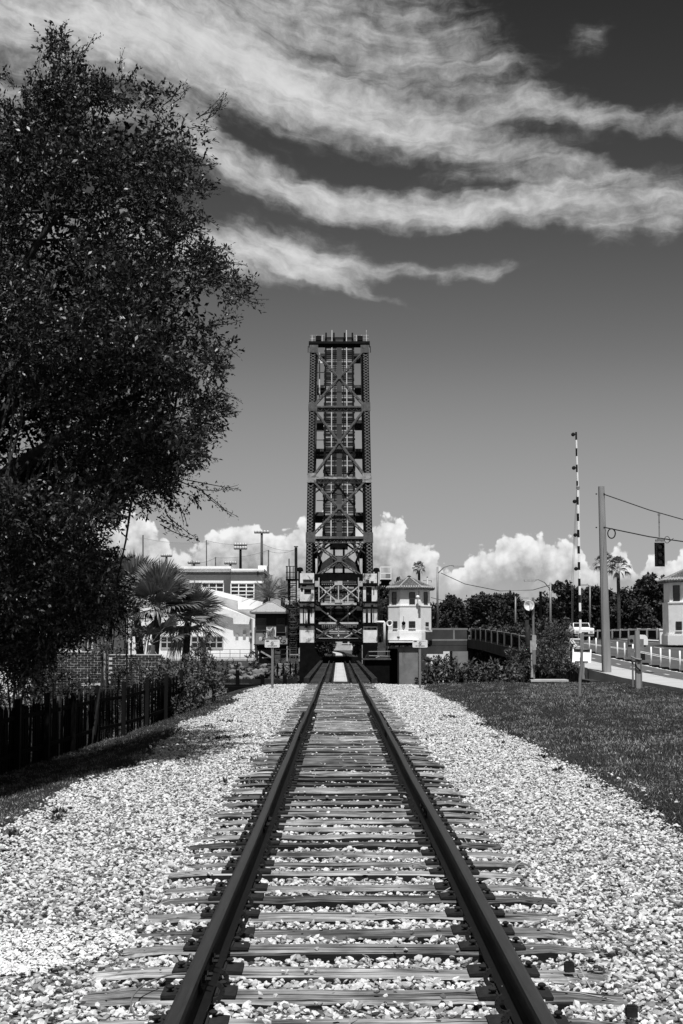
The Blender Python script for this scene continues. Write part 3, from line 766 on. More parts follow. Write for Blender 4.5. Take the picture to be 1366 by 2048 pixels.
# approach trestle over the water
tr = Thing('approach_trestle', 'dark timber trestle deck carrying the track towards the raised span', 'trestle', (0, 58, -3.2))
dm = MB(); dm.box((-1.5,-.11,-.24), (1.5,.11,0)); dme = dm.mesh('deck_tie'); dme.materials.append(M['deck_tie'])
y = 57.4; i = 0
while y < 107.2:
    o = link('deck_tie', dme, None, tr.o); o.location = (rt.uniform(-.06,.06), y-58, 3.2-.006+rt.uniform(-.012,.004)); o.rotation_euler = (0,0,rt.uniform(-.012,.012)); y += .40
for sg in (-1, 1):
    m = MB(); m.box((sg*1.36-.11, 57.3, -.01), (sg*1.36+.11, 107.3, .20)); tr.part('guard_timber', m, M['dark_steel'])
    m = rail_sweep([(sg*.42, yy, .0) for yy in (58.2, 80, 107.2)]); tr.part('guard_rail', m, M['rail'])
    m = MB(); m.box((sg*1.15-.2, 57.6, -1.7), (sg*1.15+.2, 107.4, -.26)); tr.part('girder', m, M['black_steel'])
yy = 58.6
while yy < 106.5:
    m = MB(); m.box((-.28, yy, .012), (.28, yy+2.36, .05))
    p = tr.part('walk_plate', m, M['concrete_pale'])
    q = MB()
    for k in range(2):
        for x in (-.2, .2): q.cyl((x, yy+.5+k*1.3, .05), (x, yy+.5+k*1.3, .053), .025, 8)
    tr.part('bolt_heads', q, M['dark_steel'], parent=p); yy += 2.4
for yy in (58.2, 70, 82, 94, 106):
    for x in (-1.5, 0, 1.5):
        m = MB(); m.cyl((x*1.15, yy, -4.5), (x, yy, -1.7), .2, 8); tr.part('pile', m, M['black_steel'])
    m = MB(); m.box((-1.9, yy-.2, -1.98), (1.9, yy+.2, -1.705)); tr.part('pile_cap', m, M['black_steel'])
m = MB(); m.box((-4.6, 57.9, -1.6), (-1.55, 58.25, -.16)); m.box((1.55, 57.9, -1.6), (4.4, 58.25, -.16)); tr.part('bank_wall', m, M['black_steel'])
# low timber barrier with posts on the bank
bar = Thing('timber_barrier', 'low dark timber barrier along the river bank behind the sign', 'barrier', (-4.2, 58.6, -.6))
A, B = at(405, 1372, 58.6), at(592, 1372, 58.6)
for k, (p0, p1) in enumerate(((1358, 1366), (1369, 1376))):
    m = MB(); a, b = at(405, (p0+p1)/2, 58.6), at(595, (p0+p1)/2, 58.6); m.bar(a, b, .12, (p1-p0)*58.6/FPX); bar.part('rail_board', m, M['dark_steel'] if k == 0 else M['black_steel'])
for px in (428, 475, 525, 570):
    m = MB(); a, b = at(px, 1390, 58.4), at(px, 1340 if px < 500 else 1350, 58.4); m.bar(a, b, .15, .15, (0,1,0)); bar.part('post', m, M['black_steel'])

# the far stretch of track beyond the channel
ft = Thing('railway_track', 'distant railway track bending left beyond the open bridge', 'railway track', (0, 149, -.3))
pth = [(-.0 - .00075*max(0, y-175)**2, y, 0.0) for y in np.linspace(149, 300, 40)]
for sg in (-1, 1): ft.part('rail', rail_sweep([(x+sg*.752, y, .02) for x, y, z in pth]), M['rail'])
m = MB()
for x, y, z in pth: m.v.extend([(x-1.5,y,-.02),(x+1.5,y,-.02),(x+1.5,y,-.6),(x-1.5,y,-.6)])
for k in range(len(pth)-1):
    for p in range(4): q = (p+1) % 4; m.f.append((4*k+p, 4*k+q, 4*k+4+q, 4*k+4+p))
m.f.append((0,1,2,3)); ft.part('track_bed', m, M['dark_steel'])
m = MB()
for x, y, z in pth[:26]: m.v.extend([(x-.4,y,.02),(x+.4,y,.02)])
for k in range(25): m.f.append((2*k, 2*k+1, 2*k+3, 2*k+2))
ft.part('walk_plate', m, M['concrete_pale'])
m = MB(); m.box((-3.2, 146.5, -3.4), (3.2, 148.9, .02)); single('abutment', 'dark abutment on the far bank facing the open span', 'abutment', m, M['black_steel'])

# ---------------------------------------------------------------- raised bascule leaf
AL = R(53.6); UU = Vector((0, math.cos(AL), math.sin(AL))); NN = Vector((0, -math.sin(AL), math.cos(AL))); LO = Vector((0, 124.5, 5.0))
def W(x, s, t): return LO + UU*s + NN*t + Vector((x, 0, 0))
TT = 9.26
leaf = Thing('bascule_leaf', 'tall lattice steel bascule leaf of the railway bridge raised upright', 'bascule bridge', (0, 122.5, 2.2))
def lbar(m, a, b, w, h): m.bar(W(*a), W(*b), w, h, tuple(NN))   # w across, h along the leaf normal
NODES = [22.6, 14.9, 6.2, -.5, -5.2]
XO, XI = 2.72, 2.16
for sg in (-1, 1):
    m = MB()
    for x in (XO-.025, XI+.025): m.bar(W(sg*x, -5.6, TT-.28), W(sg*x, 23.3, TT-.28), .05, .56, tuple(NN))
    m.bar(W(sg*(XO+XI)/2, -5.6, TT-.50), W(sg*(XO+XI)/2, 23.3, TT-.50), .45, .03, tuple(NN))
    for x in (XO-.10, XI+.10): m.bar(W(sg*x, -5.6, TT+.0), W(sg*x, 23.3, TT+.0), .11, .03, tuple(NN))
    ch = leaf.part('top_chord', m, M['black_steel'])
    for k in range(4):
        s0, s1 = NODES[k+1]+.55, NODES[k]-.55; m = MB(); s = s0
        while s < s1-.2:
            for a, b in ((XI+.06, XO-.06), (XO-.06, XI+.06)): lbar(m, (sg*a, s, TT+.025+(.012 if a < b else 0)), (sg*b, s+.36, TT+.025+(.012 if a < b else 0)), .055, .014)
            s += .36
        leaf.part('lacing', m, M['lacing'], parent=ch)
    for k, s in enumerate(NODES):
        m = MB(); lbar(m, (sg*(XO+XI-.13)/2, s-.55, TT+.07), (sg*(XO+XI-.13)/2, s+.55, TT+.07), .80, .04)
        for q in (-.4, -.2, .0, .2, .4):
            for xx in (XI+.0, XO-.1): lbar(m, (sg*xx, s+q-.02, TT+.095), (sg*xx, s+q+.02, TT+.095), .04, .02)
        leaf.part('gusset_plate', m, (M['gusset'], M['gusset'], M['mid_steel'], M['gusset'], M['gusset'])[k])
    m = MB(); m.bar(W(sg*2.45, -6, -.5), W(sg*2.45, 32.6, -.5), .5, .6, tuple(NN)); leaf.part('bottom_chord', m, M['dark_steel'])
    m = MB(); m.bar(W(sg*2.45, 32.4, -.4), W(sg*2.45, 23.0, TT-.3), .36, .36, (1,0,0)); leaf.part('end_post', m, M['dark_steel'])
    for s in NODES[1:4]:
        m = MB(); m.bar(W(sg*2.45, s, -.3), W(sg*2.45, s, TT-.5), .3, .3, (1,0,0)); leaf.part('vertical', m, M['black_steel'])
    for a, b in ((22.6, 14.9), (14.9, 6.2), (6.2, -.5)):
        m = MB(); m.bar(W(sg*2.45, a, TT-.5), W(sg*2.45, b, -.3), .26, .26, (1,0,0)); leaf.part('web_diagonal', m, M['black_steel'])
# top lateral bracing: crosses between the chords
for k in range(4):
    s0, s1 = NODES[k+1], NODES[k]
    a, b = s0+.5, s1-.5
    for sg in (-1, 1):
        m = MB(); d = .02*sg
        lbar(m, (-sg*2.12, a, TT+.06+d), (sg*2.12, b, TT+.06+d), .15 if k < 3 else .11, .025)
        lbar(m, (-sg*2.12, a, TT-.26+d), (sg*2.12, b, TT-.26+d), .10, .03)
        p0, p1 = W(-sg*2.12, a, TT-.08), W(sg*2.12, b, TT-.08)
        br = leaf.part('brace', m, M['brace'])
        n = 18; q = MB()
        for i in range(n):
            u, v = p0.lerp(p1, i/n), p0.lerp(p1, (i+1)/n)
            q.bar(u+NN*(.12 if i % 2 else -.14), v+NN*(-.14 if i % 2 else .12), .03, .05, tuple(NN))
        leaf.part('lacing', q, M['grey_steel'], parent=br)
    m = MB(); c = (a+b)/2; lbar(m, (0, c-.28, TT+.10), (0, c+.28, TT+.10), .36, .02); leaf.part('centre_plate', m, M['brace'])
# cross struts at the nodes
def strut(s, mat, kind):
    m = MB(); lbar(m, (-2.1, s, TT+.06), (2.1, s, TT+.06), .26 if kind else .2, .03)
    m.bar(W(-2.1, s, TT-.2), W(2.1, s, TT-.2), .03, .5, tuple(NN)); o = leaf.part('strut', m, mat)
    m = MB(); n = 14
    for i in range(n):
        x0, x1 = -2.0+4*i/n, -2.0+4*(i+1)/n
        m.bar(W(x0, s-(.45 if i % 2 else .1), TT-.05), W(x1, s-(.1 if i % 2 else .45), TT-.05), .05, .03, tuple(NN))
    m.bar(W(-2.1, s-.5, TT-.05), W(2.1, s-.5, TT-.05), .10, .04, tuple(NN))
    leaf.part('lacing', m, M['dark_steel'], parent=o)
    if kind:
        for sg in (-1, 1):
            m = MB(); m.bar(W(sg*2.1, s-1.5, TT-.2), W(sg*.9, s-.3, TT-.2), .10, .12, tuple(NN)); m.bar(W(sg*2.1, s-.9, TT-.25), W(sg*1.5, s-.35, TT-.25), .08, .1, tuple(NN)); leaf.part('knee_brace', m, M['dark_steel'])
strut(14.9, M['gusset'], 0); strut(6.2, M['mid_steel'], 1); strut(-.5, M['gusset'], 1)
# portal strut on the upper end
m = MB(); m.bar(W(-2.85, 23.35, TT-.05), W(2.85, 23.35, TT-.05), .34, .5, tuple(NN)); leaf.part('portal_strut', m, M['black_steel'])
for sg in (-1, 1):
    m = MB(); m.bar(W(sg*1.95, 23.7, TT-.1), W(sg*1.95, 24.35, TT-.1), .5, .5, tuple(NN)); leaf.part('portal_block', m, M['black_steel'])
    m = MB(); m.bar(W(sg*2.9, 23.0, TT), W(sg*2.9, 22.2, TT), .06, .1, tuple(NN)); leaf.part('portal_lip', m, M['black_steel'])
    m = MB()
    for q in (1.6, 2.1, 2.55): m.bar(W(sg*q, 23.5, TT), W(sg*q, 24.6, TT), .05, .05)
    for q in (24.1, 24.55): m.bar(W(sg*1.4, q, TT), W(sg*2.75, q, TT), .05, .05)
    m.bar(W(sg*2.55, 23.5, TT), W(sg*2.55, 25.3 if sg > 0 else 24.6, TT), .03, .03)
    leaf.part('platform_railing', m, M['lit_steel'])
# deck: floor beams, stringers, ties, rails, walk plates
for s in (32.3, 27.6, 22.6, 18.7, 14.9, 10.5, 6.2, 2.6, -.5):
    m = MB(); m.bar(W(-2.42, s, -.75), W(2.42, s, -.75), .34, 1.0, tuple(NN)); leaf.part('floor_beam', m, M['dark_steel'])
    m = MB(); m.bar(W(-2.42, s, -.22), W(2.42, s, -.22), .42, .05, tuple(NN)); leaf.part('beam_flange', m, M['dark_steel'])
for sg in (-1, 1):
    m = MB(); m.bar(W(sg*.95, -2.6, -.62), W(sg*.95, 34.4, -.62), .3, .72, tuple(NN)); leaf.part('stringer', m, M['black_steel'])
    m = MB(); m.bar(W(sg*1.38, -2.6, .1), W(sg*1.38, 34.6, .1), .18, .2, tuple(NN)); leaf.part('guard_timber', m, M['black_steel'])
    m = MB(); m.bar(W(sg*.752, -2.9, .10), W(sg*.752, 35.7, .10), .085, .17, tuple(NN)); leaf.part('rail', m, M['leaf_rail'])
    m = MB(); m.bar(W(sg*.42, -2.6, .07), W(sg*.42, 34.4, .07), .08, .12, tuple(NN)); leaf.part('guard_rail', m, M['black_steel'])
tm = MB(); tm.bar(Vector((-1.5,0,0)), Vector((1.5,0,0)), .21, .30, tuple(NN)); tmes = []
for mt in ('leaf_tie', 'leaf_tie', 'leaf_tie', 'leaf_tie', 'grey_steel', 'grey_steel', 'mid_steel'):  # paler picks stand in for ties that catch the sun
    q_ = tm.mesh('leaf_tie'); q_.materials.append(M[mt]); tmes.append(q_)
s = -2.4; rl = random.Random(3)
while s < 34.5:
    o = link('leaf_tie', tmes[rl.randrange(len(tmes))], None, leaf.o); o.location = W(rl.uniform(-.05,.05), s, -.16+rl.uniform(-.025,.025)) - leaf.base; s += .31
s = -1.0
while s < 32:
    if rl.random() < .9:
        m = MB(); m.bar(W(0, s, .01), W(0, s+2.2, .01), .50, .03, tuple(NN)); leaf.part('walk_plate', m, M['leaf_plate'])
    s += 2.3
m = MB()
for x in (-1.36, 1.36, -.55, .55): m.bar(W(x, 34.2, .2), W(x, 35.1, .2), .16, .3, tuple(NN))
m.bar(W(-1.45, 34.6, -.2), W(1.45, 34.6, -.2), .5, .3, tuple(NN)); leaf.part('end_frame', m, M['black_steel'])
# maintenance pipe, lamp box and side ties on the left
m = MB(); a, b = at(639, 706, 133), at(639, 798, 131.5); m.cyl(a, b, .07, 8); leaf.part('pipe', m, M['lit_steel'])
m = MB(); m.cbox(at(641.5, 722.5, 133), (.42, .3, .42)); leaf.part('lamp_box', m, M['white'])
for py in (745, 772, 782, 862, 880, 910, 1001, 1025, 1045):
    Yd = LO.y + (sz(py, 138)-LO.z)*UU.y/UU.z - .2
    m = MB(); m.bar(at(633, py, Yd), at(660, py, Yd), .07, .07); leaf.part('side_bracket', m, M['dark_steel'])
# counterweight, seen through its steel frame
def z2(zx, zy): return 560+zx/5.6875, 960+zy/5.6889
def zb(m, x0, y0, x1, y1, w, Y, dep=.12, dy=0):
    a, b = at(*z2(x0, y0), Y), at(*z2(x1, y1), Y)
    m.bar(a, b, w/5.69*Y/FPX, dep, (0, 1, 0)) ; return m
m = MB(); a, b = at(*z2(425, 1062), 118.6), at(*z2(905, 715), 118.6); m.box((a.x, 118.6, a.z), (b.x, 121.6, b.z)); leaf.part('counterweight', m, M['cw_concrete'])
fr = MB()
for q in ((568, 755, 772, 755, 75), (440, 1098, 895, 1098, 88), (615, 770, 615, 1070, 24), (725, 770, 725, 1070, 24),
          (405, 790, 470, 935, 26), (470, 925, 425, 1075, 28), (925, 790, 865, 935, 26), (865, 925, 910, 1075, 28), (390, 735, 390, 1110, 26), (950, 735, 950, 1110, 26), (440, 840, 600, 720, 20), (900, 840, 745, 720, 20)):
    zb(fr, *q, 118.0, .25)
leaf.part('counterweight_frame', fr, M['black_steel'])

# ---------------------------------------------------------------- portal tower at the channel's edge
YT = 107.6
tow = Thing('bridge_portal', 'portal tower with peeling white plated columns and cross bracing before the leaf', 'portal tower', (0, YT+.6, -4.2))
def zr(m, x0, y0, x1, y1, Y=YT, dep=.06):
    a, b = at(*z2(x0, y1), Y), at(*z2(x1, y0), Y); m.box((a.x, Y, a.z), (b.x, Y+dep, b.z)); return m
def plate(m, x0, y0, x1, y1, holes=(), Y=YT, dep=.05):
    X = sorted({x0, x1, *[h[0] for h in holes], *[h[2] for h in holes]}); Yv = sorted({y0, y1, *[h[1] for h in holes], *[h[3] for h in holes]})
    X = [x for x in X if x0 <= x <= x1]; Yv = [y for y in Yv if y0 <= y <= y1]
    for i in range(len(X)-1):
        for j in range(len(Yv)-1):
            cx, cy = (X[i]+X[i+1])/2, (Yv[j]+Yv[j+1])/2
            if any(h[0] < cx < h[2] and h[1] < cy < h[3] for h in holes): continue
            zr(m, X[i], Yv[j], X[i+1], Yv[j+1], Y, dep)
    return m
cols = {
 -1: [((228,1060,388,1380), [(262,1132,372,1170), (275,1240,355,1300), (238,1228,262,1272), (250,1190,300,1212)]), ((228,1402,388,1440), [(300,1420,345,1440), (262,1424,280,1440)]),
      ((225,1462,387,1630), [(260,1462,273,1630), (314,1470,341,1630), (284,1500,290,1600), (355,1462,362,1560)]), ((222,1660,386,1850), [(278,1655,342,1682), (262,1655,268,1668)])],
  1: [((945,1065,1102,1185), [(980,1135,1016,1180), (1030,1150,1066,1180)]), ((945,1208,1106,1380), [(977,1215,1044,1380), (1062,1235,1072,1310)]), ((945,1402,1106,1440), [(1030,1416,1062,1440)]),
      ((945,1466,1106,1622), [(975,1466,1002,1622), (1028,1466,1052,1622), (1062,1466,1070,1622)]), ((948,1666,1108,1850), [(960,1680,1098,1706)])]}
for sg, plates in cols.items():
    x0, x1 = (232, 384) if sg < 0 else (949, 1101)
    m = MB(); zr(m, x0, 1064, x1, 1852, YT+.45, .7)
    a = at(*z2(x0-6, 1856), YT+.06); b = at(*z2(x1+4, 1064), YT+.06)
    m.box((a.x, YT+.055, a.z), (a.x+.05, YT+1.1, b.z)); m.box((b.x-.05, YT+.055, a.z), (b.x, YT+1.1, b.z))
    col = tow.part('column', m, M['col_core'])
    for q, holes in plates:
        m = MB(); plate(m, *q, holes); tow.part('face_plate', m, M['white_paint'], parent=col)
    for y0, y1 in ((1172, 1198), (1380, 1402), (1440, 1463), (1632, 1656)):
        m = MB(); zr(m, x0-10, y0, x1+10, y0+9, YT-.16, .2); zr(m, x0-10, y1-8, x1+10, y1, YT-.16, .2); tow.part('band', m, M['black_steel'], parent=col)
        m = MB(); zr(m, x0-6, y0+9, x1+8, y1-8, YT-.1, .12); tow.part('band_web', m, M['grey_steel'], parent=col)
    # rivets down both edges
    m = MB()
    for q in np.arange(1470, 1850, 16.0):
        for xx in (x0-4, x1+6): zr(m, xx-3, q, xx+3, q+7, YT-.03, .05)
    tow.part('rivets', m, M['lit_steel'], parent=col)
    # black pier leg below with its brace
    m = MB(); a = at(*z2(x0-10, 1854), YT); b = at(*z2(x1+6, 1854), YT); m.box((a.x, YT+.02, -4.2), (b.x, YT+1.4, a.z)); tow.part('pier_leg', m, M['black_steel'])
    m = MB(); xi = b.x if sg < 0 else a.x; m.prism([(xi, -1.2), (xi-sg*.75, -.3), (xi-sg*.72, -.1), (xi, 1.1)], YT+.3, YT+.6); tow.part('foot_bracket', m, M['black_steel'])
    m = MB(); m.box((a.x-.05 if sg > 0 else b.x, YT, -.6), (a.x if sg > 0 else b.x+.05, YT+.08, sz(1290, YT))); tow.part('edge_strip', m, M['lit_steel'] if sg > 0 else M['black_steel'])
YB = YT+.5
def beam(y0, y1, x0, x1, mat, name='cross_beam', dep=.3):
    m = MB(); zr(m, x0, y0, x1, y1, YB, dep); return tow.part(name, m, mat)
beam(1152, 1176, 470, 866, M['grey_steel']); beam(1177, 1206, 450, 885, M['black_steel'])
beam(1396, 1422, 465, 870, M['white_worn']); beam(1422, 1436, 455, 880, M['black_steel'])
beam(1618, 1640, 440, 890, M['white_worn']); beam(1641, 1684, 400, 935, M['black_steel'])
beam(1808, 1840, 384, 948, M['black_steel'], dep=.5); beam(1068, 1142, 384, 950, M['black_steel'], 'upper_girder', .4)
for y0 in (1184, 1650, 1668):
    m = MB()
    for k in range(18):
        x = 476 + k*22.5
        if 610 < x < 715 and y0 == 1184: continue
        zr(m, x, y0, x+12, y0+7, YB-.03, .03)
    tow.part('tie_plates', m, M['lit_steel'])
for q in ((398,1150,438,1214), (900,1150,942,1210), (620,1150,710,1196), (622,1360,708,1396)):
    m = MB(); zr(m, *q, YB-.06, .05); tow.part('gusset_plate', m, M['white_worn'])
for q, mat in (((443,1112,443,1384,12), 'white_worn'), ((893,1110,893,1384,11), 'white_worn'), ((665,1196,665,1362,11), 'white_worn'),
        ((448,1206,642,1372,13), 'white_worn'), ((622,1196,452,1352,10), 'white_worn'), ((702,1196,886,1346,11), 'white_worn'), ((888,1214,704,1370,13), 'white_worn'),
        ((402,1430,545,1535,14), 'grey_steel'), ((545,1535,650,1612,16), 'lit_steel'), ((640,1432,432,1602,18), 'black_steel'), ((690,1432,905,1604,18), 'black_steel'), ((892,1438,690,1602,16), 'grey_steel'),
        ((655,1632,412,1796,20), 'grey_steel'), ((672,1632,930,1806,22), 'dark_steel'), ((412,1690,500,1742,9), 'lit_steel'), ((500,1742,600,1700,8), 'white_worn'), ((500,1752,598,1795,9), 'white_worn'),
        ((540,1722,800,1722,11), 'white_worn'), ((560,1744,780,1744,9), 'lit_steel'), ((730,1795,830,1745,9), 'white_worn'), ((830,1700,925,1745,9), 'lit_steel'), ((830,1752,930,1690,8), 'lit_steel'), ((440,1800,890,1800,7), 'lit_steel'), ((665,1700,665,1808,10), 'lit_steel'), ((400,1610,400,1806,24), 'black_steel'), ((936,1610,936,1806,20), 'black_steel'), ((396,1210,396,1620,14), 'black_steel'), ((940,1210,940,1620,12), 'black_steel'), ((590,1640,740,1640,0), 'black_steel')):
    if q[4] == 0: continue
    m = MB(); zb(m, *q, YB+.1 if mat == 'black_steel' else YB+.02, .12); tow.part('brace', m, M[mat])
for cx, cy, s in ((663, 1612, 42), (520, 1278, 24), (805, 1278, 26), (518, 1745, 24), (812, 1745, 22), (665, 1770, 26), (545, 1520, 22), (790, 1520, 22)):
    m = MB(); a = at(*z2(cx, cy), YB-.08); h = s/5.69*YB/FPX/2; m.prism([(a.x-h, a.z), (a.x, a.z-h*1.1), (a.x+h, a.z), (a.x, a.z+h*1.1)], YB-.10, YB-.05); tow.part('node_plate', m, M['black_steel'] if s > 40 else M['white_worn'])
# drive housings beside the column tops
for px0, px1, py0, py1 in ((596.5, 602.5, 1137, 1160), (750, 756, 1138, 1162)):
    m = MB(); a, b = at(px0, py1, YT+.9), at(px1, py0, YT+.9); m.box((a.x, YT+.9, a.z-.6), (b.x, YT+1.6, b.z-.2)); m.lathe(((a.x+b.x)/2, YT+1.2, b.z-.2), [(.0,.32),(.2,.28),(.26,.1),(.26,0)], 10); tow.part('drive_housing', m, M['black_steel'])
# inclined truss legs rising behind each column towards the leaf
for sg in (-1, 1):
    m = MB(); m.bar((sg*2.45, YT+1.3, 1.0), W(sg*2.45, -5.4, TT-.3), .5, .5, (1,0,0)); tow.part('rear_leg', m, M['black_steel'])
    m = MB(); m.bar((sg*2.45, YT+1.5, 0.4), W(sg*2.45, -5.2, -.5), .5, .5, (1,0,0)); tow.part('heel_girder', m, M['black_steel'])

# ---------------------------------------------------------------- caged ladder tower on the left
lad = Thing('ladder_tower', 'caged access ladder with railed platform left of the portal tower', 'ladder', at(*z2(150, 2040), 108.6))
YL = 108.6
for zx in (112, 186):
    m = MB(); m.bar(at(*z2(zx, 2044), YL), at(*z2(zx, 985), YL), .10, .10, (0,1,0)); lad.part('stile', m, M['dark_steel'])
for k, zy in enumerate(np.arange(1150, 2040, 26.0)):
    m = MB(); m.bar(at(*z2(112, zy), YL-.03), at(*z2(186, zy), YL-.03), .045, .045); lad.part('rung', m, M['grey_steel'])
for zy in np.arange(1180, 1780, 72.0):
    a, b = at(*z2(102, zy), YL-.1), at(*z2(192, zy), YL-.1); c = (a+b)/2; r = (b-a).length/2; m = MB()
    m.tube([(c.x - r*math.cos(t), YL-.1-1.25*r*math.sin(t), c.z) for t in np.linspace(0, math.pi, 9)], .03, 5); lad.part('cage_hoop', m, M['grey_steel'])
for t in np.linspace(.25, math.pi-.25, 5):
    a, b = at(*z2(102, 1180), YL-.1), at(*z2(192, 1180), YL-.1); c = (a+b)/2; r = (b-a).length/2; z1 = at(*z2(150, 1760), YL).z; m = MB()
    m.bar((c.x-r*math.cos(t), YL-.1-1.25*r*math.sin(t), z1), (c.x-r*math.cos(t), YL-.1-1.25*r*math.sin(t), c.z+.3), .05, .02); lad.part('cage_strip', m, M['dark_steel'])
m = MB(); a, b = at(*z2(70, 1140), YL), at(*z2(205, 1128), YL); m.box((a.x, YL-.7, a.z), (b.x, YL+.9, b.z)); lad.part('platform', m, M['black_steel'])
m = MB()
for zx in (74, 84, 108, 150, 190):
    for Y in (YL-.65, YL+.8): m.bar(at(*z2(zx, 1130), Y), at(*z2(zx, 982), Y), .05, .05, (0,1,0))
for zy in (982, 1050, 1105):
    m.bar(at(*z2(70, zy), YL-.66), at(*z2(200, zy), YL-.66), .05, .05)
    m.bar(at(*z2(70, zy), YL-.66), at(*z2(72, zy+6), YL+.8), .05, .05)
lad.part('railing', m, M['dark_steel'])
m = MB(); m.cyl(at(*z2(182, 1135), YL+.5), at(*z2(182, 765), YL+.5), .11, 8); m.cyl(at(*z2(158, 757), YL+.5), at(*z2(206, 757), YL+.5), .04, 6); lad.part('mast', m, M['dark_steel'])
m = MB(); m.cyl(at(*z2(103, 985), YL+.3), at(*z2(103, 895), YL+.3), .05, 6); m.cyl(at(*z2(98, 1370), YL+.3), at(*z2(96, 1140), YL+.3), .08, 6); lad.part('conduit', m, M['grey_steel'])
m = MB()
for zy in (1480, 1600, 1760):
    m.bar(at(*z2(186, zy), YL), at(*z2(225, zy-20), YL), .06, .06)
lad.part('stand_off', m, M['dark_steel'])

# right platform with railing, and its props
rp = Thing('service_platform', 'railed service platform bracketed off the right portal column', 'platform', at(*z2(1205, 1140), 108.4))
YP = 108.4
m = MB(); a, b = at(*z2(1140, 1150), YP), at(*z2(1266, 1134), YP); m.box((a.x, YP-.6, a.z), (b.x, YP+.9, b.z)); rp.part('floor', m, M['black_steel'])
m = MB(); a, b = at(*z2(1152, 1200), YP), at(*z2(1240, 1150), YP); m.box((a.x, YP-.4, a.z), (b.x, YP+.7, b.z-.002)); rp.part('basket', m, M['black_steel'])
m = MB()
for zx in (1143, 1262):
    for Y in (YP-.58, YP+.85): m.bar(at(*z2(zx, 1136), Y), at(*z2(zx, 988), Y), .06, .06, (0,1,0))
for zy in (990, 1062, 1125):
    m.bar(at(*z2(1140, zy), YP-.58), at(*z2(1266, zy), YP-.58), .07, .07); m.bar(at(*z2(1262, zy), YP-.58), at(*z2(1262, zy+6), YP+.85), .05, .05); m.bar(at(*z2(1143, zy), YP+.85), at(*z2(1262, zy), YP+.85), .05, .05)
rp.part('railing', m, M['white'])
m = MB()
for k in range(7): zx = 1205+k*8; m.bar(at(*z2(zx, 1132), YP+.86), at(*z2(zx, 1066), YP+.86), .03, .03, (0,1,0))
rp.part('balusters', m, M['grey_steel'])
for q in ((1250,1150,1112,1330,14), (1170,1150,1112,1240,12), (1112,1200,1112,1840,18), (1112,1460,1170,1500,8), (1170,1500,1112,1560,8), (1135,1180,1135,1800,10), (1112,1700,1160,1740,8), (1160,1240,1160,1840,10)):
    m = MB(); zb(m, *q, YP, .1); rp.part('prop', m, M['dark_steel'])
# pale downpipe
m = MB(); m.tube([at(*z2(1100, 1614), 107.0), at(*z2(1180, 1614), 107.0), at(*z2(1189, 1622), 107.0), at(*z2(1189, 1930), 107.0)], [.08, .08, .085, .10], 8)
single('conduit_pipe', 'pale bent conduit pipe running down beside the right column', 'pipe', m, M['white'], sm=True)
# flood lamp on a stand
fl = Thing('flood_lamp', 'round white flood lamp on a slim pole beside the right column', 'lamp', at(*z2(1228, 1960), 106.8))
c = at(*z2(1247, 1632), 106.8); m = MB(); m.lathe((c.x, c.y-.1, c.z), [(.0,.32),(.08,.3),(.14,.2),(.25,.02),(.255,-.02),(.20,-.01),(.10,.10),(.0,.12)], 16, 'y'); fl.part('reflector', m, M['white'], sm=True)
m = MB(); m.lathe((c.x, c.y-.08, c.z), [(0,-.02),(.10,0),(.10,.1)], 12, 'y'); fl.part('bulb', m, M['dark_steel'])
m = MB(); m.cyl(at(*z2(1219, 1960), 106.95), at(*z2(1222, 1600), 106.95), .05, 6); m.bar(at(*z2(1222, 1640), 106.95), (c.x, c.y+.15, c.z), .05, .05); fl.part('pole', m, M['dark_steel'])
# low steel walkway in front of the right leg
wk = Thing('steel_walkway', 'low steel walkway with railings before the right pier leg', 'walkway', at(*z2(1120, 2046), 105.2))
YW = 105.2
m = MB(); a, b = at(*z2(935, 2046), YW), at(*z2(1262, 2032), YW); m.box((a.x, YW-.1, a.z), (b.x, YW+1.5, b.z)); wk.part('floor', m, M['grey_steel'])
m = MB(); a = at(*z2(935, 2048), YW); m.box((a.x+.2, YW+.1, -3.6), (b.x-.1, YW+1.4, a.z-.002)); wk.part('base_wall', m, M['black_steel'])
for q, mat in (((1002, 2040, 1002, 1948, 14), 'dark_steel'), ((1240, 2040, 1240, 1945, 8), 'grey_steel'), ((998, 1952, 1250, 1948, 7), 'alu'), ((1012, 1998, 1250, 2004, 7), 'alu'), ((960, 2044, 1002, 1965, 12), 'dark_steel'), ((1090, 2020, 1150, 1996, 9), 'alu')):
    m = MB(); zb(m, *q, YW-.05, .08); wk.part('railing_bar', m, M[mat])
m = MB(); a, b = at(*z2(1112, 2000), YW+1.2), at(*z2(1200, 1850), YW+1.2); m.box((a.x, YW+1.2, a.z), (b.x, YW+1.45, b.z)); wk.part('cabinet', m, M['grey_steel'])
